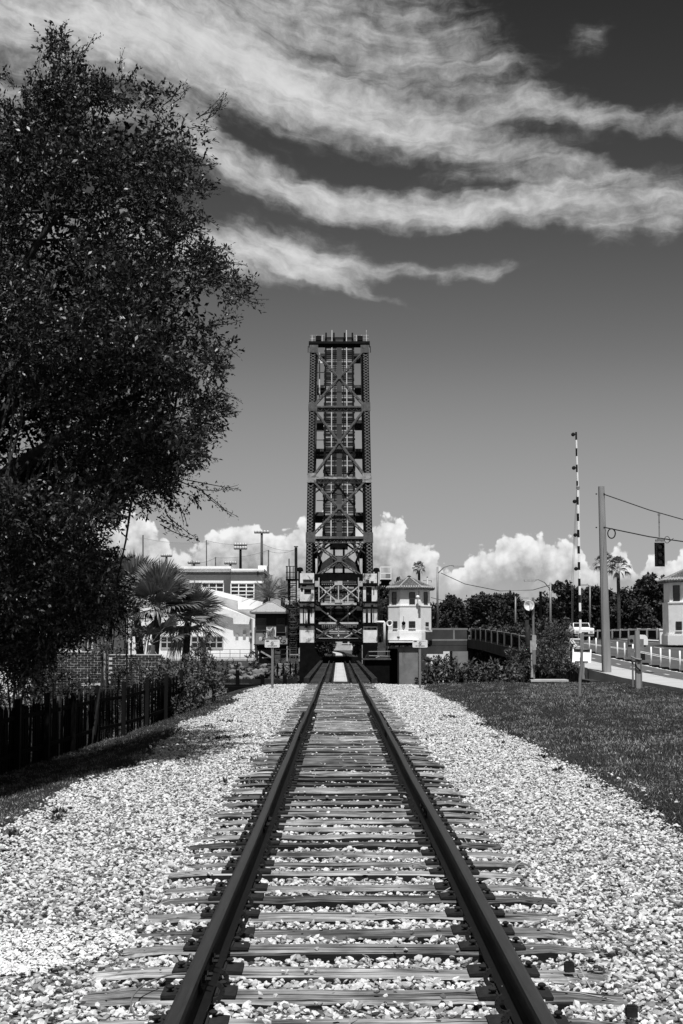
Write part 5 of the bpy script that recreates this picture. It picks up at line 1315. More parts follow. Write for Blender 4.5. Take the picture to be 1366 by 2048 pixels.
m = MB(); m.box((a.x-.03, YS+.03, a.z-.02), (b.x+.03, YS+.05, b.z+.02)); sig.part('backplate', m, M['signblack'])

# square post with service boxes
YM = 51.0
mp = Thing('service_post', 'short concrete post with electric boxes and meter beside the sidewalk', 'service post', (sx(1275, YM), YM, -.06))
m = MB(); tap(m, (sx(1275, YM), YM, -.12), .21, (sx(1274.5, YM), YM, sz(1261, YM)), .16); mp.part('post', m, M['pole'])
for q, mat, nm in (((1255.5, 1297, 1269, 1314), 'galv', 'back_box'), ((1280.5, 1278, 1288, 1302), 'galv', 'side_box'), ((1282, 1307, 1288.5, 1320), 'signblack', 'meter'), ((1273.5, 1320.5, 1278.5, 1323), 'signblack', 'name_tag')):
    m = MB(); a, b = at(q[0], q[3], YM), at(q[2], q[1], YM); dy = -.14 if nm in ('meter', 'name_tag') else .05; m.box((a.x, YM+dy, a.z), (b.x, YM+dy+(.02 if nm == 'name_tag' else .14), b.z)); mp.part(nm, m, M[mat])
m = MB(); m.cyl(at(1266, 1374, YM), at(1265, 1313, YM), .035, 6); m.tube([at(1262, 1313, YM-.1), at(1270, 1317, YM-.12), at(1278, 1319, YM-.12), at(1287, 1318.5, YM-.1)], .03, 6); m.cyl(at(1283, 1376, YM-.1), at(1282.5, 1320, YM-.1), .03, 6); mp.part('conduit', m, M['galv'])
m = MB(); m.tube([at(1271, 1328, YM-.14), at(1273, 1334, YM-.15), at(1277, 1338, YM-.15), at(1281, 1341, YM-.12)], .028, 6); mp.part('loose_cable', m, M['signblack'])

# back of a board on a crooked wooden post, in the lawn
YBd = 43.5
bd = Thing('board_sign', 'white board seen from behind on a crooked wooden post in the lawn', 'sign', (sx(1159.5, YBd), YBd, -.06))
m = MB(); m.tube([at(1159, 1393, YBd), at(1160, 1360, YBd), at(1163, 1335, YBd), at(1163.5, 1298, YBd)], [.05, .047, .045, .042], 8); bd.part('post', m, M['wood_post'])
for s_, x0, x1 in ((0, 1145.5, 1162.5), (1, 1164.5, 1183)):
    m = MB(); P4 = [at(x0, 1298, YBd+.28), at(x1, 1299, YBd+.28), at(x1-1, 1325, YBd+.06), at(x0-1, 1324.5, YBd+.06)]
    m.add([p for p in P4] + [p+Vector((0,.03,0)) for p in P4], [(0,1,2,3),(7,6,5,4),(0,4,5,1),(1,5,6,2),(2,6,7,3),(3,7,4,0)]); bd.part('panel', m, M['white'])
m = MB(); m.bar(at(1148, 1299.5, YBd+.23), at(1180, 1300.5, YBd+.23), .05, .05); m.bar(at(1150, 1323.5, YBd+.03), at(1176, 1324, YBd+.03), .035, .04); bd.part('batten', m, M['dark_steel'])
m = MB(); m.bar(at(1166.5, 1358, 66), at(1165.5, 1312, 66), .13, .13, (0,1,0)); single('wooden_stake', 'thick pale wooden stake beside the barrier gate', 'stake', m, M['wood_post'])
m = MB(); m.bar(at(1157, 1353, 67), at(1156, 1325, 67), .07, .07, (0,1,0)); single('wooden_stake', 'thin grey stake beside the barrier gate', 'stake', m, M['galv'])

# control posts and dish by the bushes
YD = 63.2
dp = Thing('dish_mast', 'slim pole with white dish antenna and grey boxes by the bushes', 'antenna mast', at(1067, 1357, YD))
m = MB(); m.cyl(at(1067.5, 1357, YD), at(1066, 1195, YD), .055, 8); dp.part('mast', m, M['galv'])
c = at(1058, 1211, YD-.15); m = MB(); m.lathe(c, [(0,.10),(.1,.085),(.18,.04),(.235,-.03),(.22,-.03),(.17,.02),(.0,.07)], 18, 'y'); dp.part('dish', m, M['white'], sm=True)
m = MB(); m.box((sx(1058.5, YD), YD-.3, sz(1219, YD)), (sx(1063, YD), YD-.12, sz(1208, YD))); dp.part('radio_box', m, M['signwhite'])
m = MB(); m.bar(at(1062, 1212, YD-.15), at(1067, 1212, YD), .06, .06); dp.part('dish_arm', m, M['galv'])
for q, mat in (((1060.5, 1281, 1066.5, 1305), 'alu'), ((1064.5, 1270, 1072, 1300), 'alu'), ((1065, 1300, 1071, 1329), 'galv'), ((1066, 1288, 1073, 1294), 'white')):
    m = MB(); a, b = at(q[0], q[3], YD-.2), at(q[2], q[1], YD-.2); m.box((a.x, YD-.2-.02*q[0]%.05, a.z), (b.x, YD-.06, b.z)); dp.part('box', m, M[mat])
m = MB(); m.cyl(at(1064, 1355, YD-.12), at(1064, 1304, YD-.12), .06, 7); dp.part('conduit', m, M['alu'])
m = MB(); m.tube([at(1061.5, 1359, YD+.1), at(1057.5, 1300, YD+.1), at(1054.5, 1240, YD+.1)], [.13, .125, .115], 9); single('timber_post', 'leaning dark round timber post beside the dish mast', 'post', m, M['dark_steel'], sm=True)
m = MB(); m.box((sx(1043, 64), 64, sz(1322, 64)), (sx(1054, 64), 64.3, sz(1293, 64))); m.box((sx(1042.5, 64), 63.99, sz(1293, 64)), (sx(1054.5, 64), 64.32, sz(1292, 64))); m.box((sx(1046, 64), 64.1, sz(1360, 64)), (sx(1050, 64), 64.2, sz(1322, 64))); single('control_cabinet', 'dark metal control cabinet half hidden in the bushes', 'cabinet', m, M['black_steel'])
m = MB(); m.bar(at(1068, 1280, YD+.2), at(1067.5, 1255, YD+.2), .16, .1, (0,1,0)); dp.part('upper_box', m, M['dark_steel'])

# white flexible delineator posts along the cycle path
def delineator(y):
    z = float(zroad(y)); t = Thing('delineator', 'slim white flexible post on the line between cycle path and road', 'delineator', (15.55, y, z), 'white delineator posts beside the cycle path')
    m = MB(); m.tube([(15.55, y, z+.05), (15.55, y, z+.5), (15.55, y, z+.97)], [.042, .042, .04], 8); t.part('tube', m, M['white'], sm=True)
    m = MB(); m.lathe((15.55, y, z+.008), [(.12,0),(.11,.03),(.05,.06),(0,.06)], 10); t.part('base', m, M['black_steel'])
    return t
for y in (61.6, 63.4, 65.4, 67.4, 69.3, 71.4, 75.8, 78, 80, 86.6, 88.9): delineator(y)
for y in (62.5, 64.4, 66.4, 68.3, 70.4, 72.8, 77, 79.2, 81.5, 84, 87.5):
    z = float(zroad(y)); m = MB(); m.prism([(15.42, z+.006), (15.68, z+.006), (15.64, z+.11), (15.46, z+.11)], y-.35, y+.35)
    single('lane_divider', 'low dark rubber divider block on the cycle path line', 'divider', m, M['black_steel'], group='rubber divider blocks beside the cycle path')

# vehicles on the road bridge
def car(base, label, L, Wd, H, cat='car', nose=.30, roofz=None, face=1, pickup=False):
    bx, by, bz = base; t = Thing(cat.replace(' ', '_'), label, cat, base)
    if pickup: prof = [(-.5,.38),(-.5,.62),(-.48,.68),(-.24,.72),(-.14,1.0),(.12,1.0),(.16,.66),(.5,.66),(.5,.38)]
    else: prof = [(-.5,.22),(-.5,.52),(-.46,.60),(-.22,.66),(-.06,.98),(.26,1.0),(.44,.66),(.5,.6),(.5,.22)]
    m = MB(); n = len(prof)
    for sgn, ins in ((-1, 0), (1, 0)):
        for u, v in prof:
            w = Wd/2*(1 if v < .7 else .84)
            m.v.append((bx+sgn*w, by+face*u*L, bz+v*H))
    m.f = [tuple(range(n)), tuple(reversed(range(n, 2*n)))] + [(i, n+i, n+(i+1) % n, (i+1) % n) for i in range(n)]
    body = t.part('body', m, M['white'])
    def quad(name, pts, mat, off):
        m = MB(); m.add(pts + [tuple(Vector(p)+Vector(off)) for p in pts], [(0,1,2,3),(7,6,5,4),(0,4,5,1),(1,5,6,2),(2,6,7,3),(3,7,4,0)]); t.part(name, m, mat, body)
    i0, i1 = (3, 4); (u0, v0), (u1, v1) = prof[i0], prof[i1]
    y = lambda u: by+face*u*L
    w0, w1 = Wd*.40, Wd*.37
    q = lambda f: (u0+(u1-u0)*f, v0+(v1-v0)*f)
    (a_, b_), (c_, d_) = q(.12), q(.9)
    quad('windscreen', [(bx-w0, y(a_), bz+b_*H), (bx+w0, y(a_), bz+b_*H), (bx+w1, y(c_), bz+d_*H), (bx-w1, y(c_), bz+d_*H)], M['glass'], (0, -face*.02, .012))
    for sgn in (-1, 1):
        m = MB(); us = (-.10, .20) if not pickup else (-.12, .10); m.box((bx+sgn*Wd*.43-.012, y(us[0]) if face > 0 else y(us[1]), bz+.74*H), (bx+sgn*Wd*.43+.012, y(us[1]) if face > 0 else y(us[0]), bz+.94*H)); t.part('side_window', m, M['glass'], body)
        for u in (-.32, .32):
            m = MB(); m.lathe((bx+sgn*(Wd/2-.11), y(u), bz+.32), [(.0,-.11),(.32,-.11),(.32,.11),(0,.11)], 16, 'x'); wh = t.part('wheel', m, M['signblack'])
            m = MB(); m.lathe((bx+sgn*(Wd/2-.11), y(u), bz+.32), [(0,sgn*.115),(.19,sgn*.115),(.19,sgn*.1)], 12, 'x'); t.part('rim', m, M['galv'], wh)
        m = MB(); m.cbox((bx+sgn*Wd*.36, y(-.5)-face*.01, bz+.48*H), (.3,.04,.14)); t.part('headlight', m, M['alu'])
    m = MB(); m.cbox((bx, y(-.5)-face*.012, bz+.42*H), (Wd*.4,.03,.14)); t.part('grille', m, M['signblack'])
    m = MB(); m.cbox((bx, y(-.5)-face*.03, bz+.27*H), (Wd*.96,.1,.16)); t.part('bumper', m, M['galv'])
    return t
car((23.6, 140, float(zroad(140))), 'white pickup truck on the road behind the barrier gate', 5.2, 1.9, 1.7, 'pickup truck', face=1, pickup=True)
wbk = Thing('road_barrier', 'low white rounded road barrier standing behind the service post', 'barrier', (sx(1276, 100), 100, float(zroad(100))))
m = MB(); x0, x1, zz = sx(1276, 100), sx(1295, 100), float(zroad(100)); hh = .85
m.prism([(x0, zz+.12), (x1-.02, zz+.12), (x1, zz+.5), (x1-.06, zz+.7), (x1-.2, zz+.82), (x0, zz+hh)], 99.8, 100.6); wbk.part('white_end', m, M['white'])
m = MB(); xa = sx(1257, 100); m.prism([(xa, zz+.15), (x0-.004, zz+.12), (x0-.004, zz+hh-.03), (xa+.2, zz+.78), (xa+.05, zz+.55)], 99.85, 100.55); wbk.part('grey_end', m, M['galv'])
m = MB(); m.lathe((sx(1262, 100), 99.84, zz+.42), [(0,-.02),(.12,-.02),(.13,.02)], 10, 'y'); wbk.part('socket', m, M['signblack'])
for x in (xa+.15, x1-.25): 
    m = MB(); m.box((x-.1, 99.9, zz), (x+.1, 100.5, zz+.12)); wbk.part('foot', m, M['black_steel'])

# street lamps and far signals
def lamp(px, py_top, py_bot, armpx, armpy, Y, label, r=.11):
    b = at(px, py_bot, Y); t = Thing('street_lamp', label, 'street lamp', b, 'street lamps along the road bridge')
    top = at(px, py_top, Y); e = at(armpx, armpy, Y)
    m = MB(); m.cyl(b, top, r, 8, r*.7); t.part('pole', m, M['galv'], sm=True)
    m = MB(); k = top - Vector((0,0,.6)); m.tube([k, k.lerp(e, .35)+Vector((0,0,.35)), k.lerp(e, .7)+Vector((0,0,.32)), e], .05, 6); t.part('arm', m, M['galv'], sm=True)
    d = (e-top); d.z = 0; d.normalize(); m = MB(); m.bar(e-d*.2, e+d*.75, .28, .16); t.part('lamp_head', m, M['alu'])
lamp(875, 1134, 1260, 912, 1133, 128, 'tall grey street lamp behind the concrete parapet')
lamp(1101, 1165, 1290, 1066, 1161, 120, 'street lamp with curved arm behind the dish mast')
lamp(1031, 1193, 1275, 1043, 1196, 150, 'short street lamp before the far trees')
lamp(1180, 1170, 1262, 1172, 1170, 150, 'distant street lamp hidden between barrier arm and pole')
m = MB(); m.bar(at(1082, 1300, 118), at(1081, 1183, 118), .2, .2, (0,1,0)); single('dark_post', 'dark square post before the far trees', 'post', m, M['black_steel'])
YF = 185
m = MB(); m.tube([at(860, 1222, YF), at(920, 1212, YF), at(1000, 1222, YF), at(1090, 1218, YF)], .035, 4); single('span_wire', 'distant span wire carrying signals in front of the trees', 'wire', m, M['wire'])
m = MB(); m.tube([at(882, 1146, 128), at(930, 1168, 130), at(1000, 1182, 132), at(1066, 1180, 132), at(1100, 1170, 120)], .03, 4); single('power_line', 'thin line sagging between two street lamps', 'wire', m, M['wire'])
m = MB(); m.tube([at(862, 1195, 150), at(900, 1205, 160), at(960, 1216, 175)], .03, 4); single('power_line', 'thin line slanting down behind the octagonal house', 'wire', m, M['wire'])
for px, lb in ((890, 'distant dark signal between the octagonal house and the hanging street sign'), (965, 'distant dark signal beyond the hanging street sign, away from the house')):
    t = Thing('traffic_signal', lb, 'traffic signal', at(px, 1237, YF), 'far traffic signals')
    m = MB(); m.box((sx(px-2, YF), YF, sz(1237, YF)), (sx(px+2, YF), YF+.3, sz(1222, YF))); t.part('signal_head', m, M['signblack'])
    m = MB(); m.cyl(at(px, 1222, YF), at(px, 1214, YF), .04, 5); t.part('hanger', m, M['galv'])
fs = Thing('street_sign', 'distant pale street sign hanging from the span wire', 'sign', at(911, 1226, YF))
m = MB(); m.box((sx(901.5, YF), YF, sz(1226, YF)), (sx(921.5, YF), YF+.06, sz(1216, YF))); fs.part('panel', m, M['alu'])
m = MB(); m.box((sx(903, YF), YF-.02, sz(1221.5, YF)), (sx(920, YF), YF-.004, sz(1219.5, YF))); fs.part('lettering_bar', m, M['galv'])
for px, lb in ((934, 'small pale detector on the span wire close to the street sign'), (982, 'small pale detector on the span wire beyond both far signals')):
    m = MB(); m.cbox(at(px, 1226, YF), (.28, .2, .5)); m.cbox(at(px, 1221, YF), (.1, .1, .5)); single('detector', lb, 'detector', m, M['alu'], group='detectors on the far span wire')
# more of the far rail near the second house
m = MB(); a, b = at(1320, 1284, 104), at(1341, 1261, 104); m.box((a.x, 104, 1.45), (b.x, 104.4, b.z)); m.box((a.x-.05, 103.95, b.z), (b.x+.05, 104.45, b.z+.12)); single('parapet_block', 'pale solid parapet block next to the roadside house', 'parapet', m, M['stucco'])

# ---------------------------------------------------------------- buildings across the river, left
def z4(zx, zy): return 360+zx/5.2538, 1040+zy/5.2538
M['brickwall'] = gmat('dark_brick', .10, .2, 2.5, .9, .01, 30, stretch=(1,1,6), stain=.3, stain_v=.14, stain_scale=1.5, stain_stretch=(1,1,4))
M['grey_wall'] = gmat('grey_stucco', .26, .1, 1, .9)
YW1 = 172.0
wb = Thing('white_building', 'white two-step gabled building beyond the river behind the palm', 'building', (sx(430, YW1), YW1, -.6))
def pz(pts): return [(at(*z4(*p), YW1).x, at(*z4(*p), YW1).z) for p in pts]
zg = -.6
def gable(pts, Y, dep, name, mat):
    m = MB(); poly = [(at(*z4(*p), Y).x, at(*z4(*p), Y).z if p[1] < 1380 else zg) for p in pts]; m.prism(poly, Y, Y+dep, 'y'); return wb.part(name, m, mat)
# main walls: front block, then the higher block behind
gable([(-560, 840), (180, 800), (735, 1030), (735, 1400), (-560, 1400)], YW1+1.2, 14, 'front_wall', M['stucco'])
gable([(-300, 640), (300, 730), (860, 870), (860, 1400), (-300, 1400)], YW1+15.3, 16, 'rear_wall', M['stucco'])
# overhanging roof edges with deep fascia
gable([(150, 860), (400, 905), (740, 1020), (722, 1096), (562, 1092), (556, 1030), (400, 985), (150, 950)], YW1+.5, .68, 'front_fascia', M['stucco'])
gable([(60, 690), (330, 728), (870, 862), (855, 938), (612, 938), (606, 850), (400, 800), (60, 740)], YW1+14.6, .68, 'rear_fascia', M['stucco'])
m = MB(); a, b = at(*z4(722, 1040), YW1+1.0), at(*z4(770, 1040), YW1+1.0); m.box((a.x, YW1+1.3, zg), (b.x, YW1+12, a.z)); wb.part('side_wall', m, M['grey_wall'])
m = MB(); a = at(*z4(775, 1040), YW1+1); m.box((a.x-.15, YW1+1.0, zg), (a.x+.15, YW1+1.3, a.z)); wb.part('corner_pilaster', m, M['stucco'])
def window(t, q, Y, cols, rows, conv, parent=None, frame='alu'):
    a, b = at(*conv(q[0], q[3]), Y), at(*conv(q[2], q[1]), Y); m = MB(); m.box((a.x, Y-.02, a.z), (b.x, Y+.03, b.z)); w = t.part('window', m, M['glass'])
    m = MB()
    for i in range(cols+1): x = a.x+(b.x-a.x)*i/cols; m.box((x-.07, Y-.09, a.z), (x+.07, Y-.021, b.z))
    for j in range(rows+1): z = a.z+(b.z-a.z)*j/rows; m.box((a.x, Y-.10, z-.07), (b.x, Y-.022, z+.07))
    t.part('frame', m, M[frame], w)
window(wb, (120, 1225, 450, 1345), YW1+1.18, 5, 2, z4)
window(wb, (-200, 1225, 60, 1345), YW1+1.18, 4, 2, z4)
m = MB()
for zx, zy in ((598, 1215), (676, 1175), (676, 1212), (740, 1170), (738, 1230)): m.cbox(at(*z4(zx, zy), YW1+1.1), (.35, .2, .3))
wb.part('wall_fittings', m, M['alu'])
m = MB(); m.box((sx(300, YW1), YW1-6, -.6), (sx(512, YW1), YW1+.6, -.42)); wb.part('terrace', m, M['concrete_pale'])
# railing in front
rl_ = Thing('river_railing', 'thin metal railing along the far bank before the white building', 'railing', (sx(460, 163), 163, -.55))
for px in range(380, 520, 20):
    m = MB(); m.bar(at(px, 1322, 163), at(px, 1299, 163), .06, .06, (0,1,0)); rl_.part('post', m, M['galv'])
for py in (1299, 1307, 1315):
    m = MB(); m.bar(at(375, py, 163), at(520, py, 163), .05, .05); rl_.part('rail', m, M['galv'])
m = MB(); a, b = at(330, 1321, 161), at(512, 1317, 161); m.box((a.x, 161, a.z-.5), (b.x, 161.5, b.z)); single('bank_coping', 'pale coping along the far river bank', 'coping', m, M['concrete_pale'])

YB1 = 205.0
bb = Thing('brick_building', 'dark brick building with white cornice and grid windows behind the white one', 'building', (sx(440, YB1), YB1, -.6))
def rect4(x0, y0, x1, y1, Y, dep, name, mat, parent=None):
    a, b = at(*z4(x0, y1), Y), at(*z4(x1, y0), Y); m = MB(); m.box((a.x, Y, a.z), (b.x, Y+dep, b.z)); return bb.part(name, m, mat, parent)
a, b = at(*z4(535, 545), YB1), at(*z4(880, 545), YB1)
m = MB(); m.box((a.x, YB1, -.6), (b.x, YB1+18, a.z)); bb.part('wall', m, M['brickwall'])
a = at(*z4(-700, 545), YB1+1.5); b = at(*z4(534, 545), YB1+1.5); m = MB(); m.box((a.x, YB1+1.5, -.6), (b.x, YB1+19, a.z)); bb.part('wall', m, M['brickwall'])
rect4(537, 512, 884, 530, YB1-.3, 18.5, 'cornice', M['stucco']); rect4(540, 531, 882, 546, YB1-.15, 18.3, 'cornice', M['stucco'])
rect4(-700, 485, 536, 512, YB1+1.1, 18.5, 'cornice', M['stucco']); rect4(-700, 513, 533, 545, YB1+1.3, 18.3, 'cornice', M['stucco'])
rect4(820, 478, 912, 552, YB1+9, 6, 'stair_tower', M['stucco']); rect4(888, 552, 906, 700, YB1+9, 6, 'stair_tower_wall', M['brickwall'])
rect4(535, 640, 880, 664, YB1-.2, .25, 'band_course', M['stucco']); rect4(100, 636, 457, 660, YB1+1.25, .3, 'band_course', M['stucco'])
window(bb, (535, 668, 778, 826), YB1-.02, 3, 4, z4, frame='stucco'); window(bb, (230, 664, 457, 800), YB1+1.48, 3, 3, z4, frame='stucco')
m = MB(); m.bar(at(*z4(818, 575), YB1-.1), at(*z4(818, 540), YB1-.1), .15, .15, (0,1,0)); bb.part('downpipe', m, M['black_steel'])

# net poles and floodlights of the ball field far behind
net_label = ['tall thin net pole rising behind the brick building roof', 'bare net pole beside the floodlight mast', 'short thick net pole behind the parapet', 'low dark net pole near the palm top', 'net pole standing left behind the palm', 'net pole right of the brick building']
for (px, py0, py1, w), lb in zip(((413, 1080, 1134, 10), (522, 1062, 1132, 13), (431, 1114, 1133, 11), (384, 1120, 1134, 8), (286, 1070, 1120, 13), (537, 1100, 1170, 12)), net_label):
    if px == 522: continue
    Y = 245; m = MB(); m.cyl(at(px, py1+60, Y), at(px, py0, Y), w/5.25*Y/FPX/2*1.1, 8); single('net_pole', lb, 'pole', m, M['grey_steel'], group='ball field net poles', sm=True)
def flood(px, py, pyb, hw, Y, label, rows=1):
    t = Thing('floodlight_mast', label, 'floodlight', at(px, pyb+60, Y), 'ball field floodlights')
    m = MB(); m.cyl(at(px, pyb+60, Y), at(px, py-3, Y), .26, 8, .2); t.part('mast', m, M['grey_steel'] if rows == 1 else M['black_steel'], sm=True)
    for r in range(rows):
        m = MB(); m.bar(at(px-hw, py+r*7, Y), at(px+hw, py+r*7, Y), .22, .16); cb = t.part('crossbar', m, M['galv'])
        for k in range(5):
            c = at(px-hw+hw*2*(k+.5)/5, py+r*7-2, Y-.2); m = MB(); m.lathe(c, [(0,.2),(.2,.12),(.3,-.1),(0,-.06)], 8, 'y'); t.part('lamp', m, M['alu'], sm=True)
flood(523.5, 1066, 1132, 15, 245, 'tall floodlight mast with wide crossbar above the brick building')
flood(481, 1091, 1135, 13, 240, 'dark floodlight mast with two lamp rows behind the parapet', 2)
flood(333, 1113, 1135, 11, 260, 'floodlight mast peeping over the palm', 1)
flood(461, 1128, 1136, 12, 250, 'low floodlight crossbar just over the parapet', 1)
flood(388, 1127, 1136, 12, 250, 'low floodlight crossbar beside the palm', 1)
m = MB(); Y = 245
for seg in (((286, 1076), (413, 1083)), ((413, 1081), (522, 1086)), ((522, 1086), (590, 1100)), ((384, 1122), (431, 1115)), ((431, 1115), (537, 1100)), ((537, 1102), (592, 1098))):
    m.tube(cat(at(*seg[0], Y), at(*seg[1], Y), .5, 8), .03, 4)
single('net_cable', 'thin cables slung between the ball field net poles', 'cable', m, M['galv'])
nm = bpy.data.materials.new('ball_net'); nm.use_nodes = True; t = NT(nm.node_tree); bs = t.n['Principled BSDF']; bs.inputs['Base Color'].default_value = (.12,.12,.12,1); bs.inputs['Alpha'].default_value = .13; bs.inputs['Roughness'].default_value = 1
m = MB()
for (x0, y0), (x1, y1) in (((286, 1077), (413, 1084)), ((413, 1082), (522, 1087)), ((522, 1087), (590, 1101)), ((384, 1122), (431, 1115)), ((431, 1115), (537, 1100))):
    top = cat(at(x0, y0, Y+.1), at(x1, y1, Y+.1), .5, 8); o_ = len(m.v)
    for p in top: m.v.extend([tuple(p), (p.x, p.y, 6.0)])
    m.f += [(o_+2*k, o_+2*k+2, o_+2*k+3, o_+2*k+1) for k in range(8)]
o = single('ball_net', 'sheer ball-stop netting hanging from the cables', 'net', m, nm)

# pale building with a pipe seen through the oak leaves, far left
YP1 = 75.0
pb_ = Thing('pale_building', 'pale stucco building with a white pipe glimpsed through the oak', 'building', (sx(100, YP1), YP1, -1))
m = MB(); a, b = at(-120, 1300, YP1), at(187, 1215, YP1); m.box((a.x, YP1, -1.2), (b.x, YP1+9, at(0, 1165, YP1).z)); pb_.part('wall', m, M['stucco'])
m = MB(); a = at(-120, 1180, YP1-.08); b = at(192, 1160, YP1-.08); m.box((a.x, YP1-.08, a.z+.8), (b.x, YP1+9.1, b.z+.5)); pb_.part('roof_edge', m, M['stucco'])
m = MB(); m.tube([at(70, 1255, YP1-.4), at(160, 1255, YP1-.4), at(166, 1258, YP1-.4), at(166.5, 1300, YP1-.4)], .13, 8); pb_.part('pipe', m, M['white'], sm=True)
for px in (178, 172): m = MB(); m.cyl(at(px, 1305, YP1-.2), at(px, 1225, YP1-.2), .06, 6); pb_.part('downpipe', m, M['concrete'])

# ---------------------------------------------------------------- brick wall on the near bank, brick by brick
YK = 46.0
bw = Thing('brick_wall', 'old brick wall behind the dark fence under the oak', 'wall', (sx(190, YK), YK, -1.1))
M['brick'] = gmat('brick', .035, .35, 6, .9, .004, 40, rnd=.35); M['mortar'] = gmat('pale_mortar', .62, .3, 5, .95, .004, 50)
z0, z1 = -1.1, sz(1303, YK)
for x0, x1, yoff, nm in ((sx(62, YK), sx(208, YK), 0.0, 'a'), (sx(213, YK), sx(318, YK), .5, 'b')):
    ztop = z1 if nm == 'a' else sz(1309, YK)
    m = MB(); m.box((x0, YK+yoff+.012, z0), (x1, YK+yoff+.3, ztop)); core = bw.part('mortar_core', m, M['mortar'])
    ch, bl = .076, .215; zz = ztop-ch; row = 0; loose = MB(); cnt = 0
    bm_ = MB(); bm_.box((0, 0, 0), (bl-.010, .1, ch-.026)); bme = bm_.mesh('brick', ); bme.materials.append(M['brick'])
    while zz > (-.1 if nm == 'a' else .2) and cnt < 148:
        x = x0 - (bl/2 if row % 2 else 0)
        while x < x1-.02 and cnt < 150:
            if x >= x0-.02:
                o = link('brick', bme, None, core); o.location = Vector((x+.007, YK+yoff+random.uniform(-.004,.004), zz)) - bw.base; cnt += 1
            x += bl
        zz -= ch; row += 1
    while zz > z0:
        x = x0
        while x < x1-.05:
            loose.box((x+.007, YK+yoff, zz), (min(x+bl-.005, x1), YK+yoff+.1, zz+ch-.026)); x += bl
        zz -= ch
    bw.part('lower_bricks', loose, M['brick'], parent=core, kind='stuff')
m = MB(); m.tube([at(200, 1302.5, YK-.1), at(209.5, 1302.5, YK-.1), at(209.5, 1360, YK-.1)], .035, 6); single('downpipe', 'thin pale pipe down the end of the brick wall', 'pipe', m, M['alu'])

# ---------------------------------------------------------------- dark fence below the oak
fn = Thing('board_fence', 'near black vertical board fence at the foot of the slope', 'fence', (-5.75, 30, -.7))
M['fence'] = gmat('shaded_fence_board', .004, .5, 4, .85, .003, 40, stretch=(1,1,.1), spec=.05, rnd=.4)  # dark board colour pushed to black for the oak's shadow
M['fence_edge'] = gmat('shaded_fence_post', .007, .5, 4, .8, .003, 40, stretch=(1,1,.1), rnd=.3)  # post colour darkened for the same tree shadow
def fx(y): return -5.75 + .25*math.sin(y*.2) + max(0, y-33)*.09
rf_ = random.Random(9); y = 17.0
fmeshes = []
for k in range(5):
    q = MB(); h = 1.18 + rf_.uniform(-.05, .06); w = .13+rf_.uniform(-.02, .02); q.prism([(-w/2, 0), (w/2, 0), (w/2, h-.03), (w/2-.03, h), (-w/2+.03, h), (-w/2, h-.03)], -.012, .012); me = q.mesh('board'); me.materials.append(M['fence']); fmeshes.append(me)
while y < 42:
    if rf_.random() < .93:
        o = link('board', fmeshes[rf_.randrange(5)], None, fn.o); x = fx(y); o.location = Vector((x, y, float(ground_z(x, y))-.05)) - fn.base; o.rotation_euler = (rf_.uniform(-.02,.02), rf_.uniform(-.02,.02), math.pi/2+rf_.uniform(-.05,.05))
    y += .165
for k in range(12):
    y = 17+k*2.25; x = fx(y)+.08; g = float(ground_z(x, y)); m = MB(); m.box((x-.05, y-.06, g-.1), (x+.05, y+.06, g+1.25+.04*(k % 3))); fn.part('post', m, M['fence_edge'])
for dz in (.3, .95):
    m = MB(); yy = np.linspace(17, 42, 12)
    for y0, y1 in zip(yy[:-1], yy[1:]): m.bar((fx(y0)+.035, y0, float(ground_z(fx(y0), y0))+dz), (fx(y1)+.035, y1, float(ground_z(fx(y1), y1))+dz), .03, .08)
    fn.part('rail', m, M['fence'])
yq = 29.5; a = at(118, 1408, yq)
m = MB(); a, b = at(113.5, 1425, yq), at(122.5, 1392, yq); m.box((a.x, yq, a.z), (b.x, yq+.02, b.z)); m.bar(((a.x+b.x)/2, yq+.04, -.8), ((a.x+b.x)/2, yq+.04, a.z+.1), .04, .04, (0,1,0))
single('marker_plate', 'narrow pale marker plate on a stake before the fence', 'marker', m, M['galv'])

# ---------------------------------------------------------------- riprap on the far bank and things seen under the span
rr = random.Random(77)
def rock(px, py, Y, s, lab):
    bm = bmesh.new(); bmesh.ops.create_icosphere(bm, subdivisions=1, radius=.5)
    for v in bm.verts: v.co *= rr.uniform(.75, 1.15)
    for v in bm.verts: v.co = Vector((v.co.x*1.3, v.co.y, v.co.z*.75))*s
    me = bpy.data.meshes.new('rock'); bm.to_mesh(me); bm.free(); o = link('rock', me, M['rock']); o.location = at(px, py, Y); o.rotation_euler = (0, 0, rr.uniform(0, 6)); tag(o, lab, 'rock', 'riprap rocks on the far bank')
M['rock'] = gmat('riprap', .17, .35, 1.5, .9, .02, 8, rnd=.35)
for k in range(60):
    px = rr.uniform(462, 588); py = rr.uniform(1325, 1358); Yk = 153 - (py-1322)/38*7
    rock(px, py, Yk, rr.uniform(.45, 1.0), 'pale riprap rock on the far river bank')
YFB = 330
fb = Thing('white_house', 'low white house seen under the open span', 'house', (sx(690, YFB), YFB, -.6))
a, b = at(655, 1292, YFB), at(722, 1270, YFB); m = MB(); m.box((a.x, YFB, -.6), (b.x, YFB+10, b.z)); fb.part('wall', m, M['concrete_pale'])
m = MB(); m.prism([(a.x-.6, b.z), (b.x+.6, b.z), ((a.x+b.x)/2, b.z+2.0)], YFB-.5, YFB+10.5); fb.part('roof', m, M['tiles'])
for px in (662, 690, 704): 
    m = MB(); c = at(px, 1281, YFB-.02); m.cbox(c, (1.2, .06, 1.3)); w_ = fb.part('window', m, M['glass']); m = MB(); m.cbox((c.x, c.y-.05, c.z-.75), (1.5, .12, .12)); fb.part('sill', m, M['stucco'], w_)
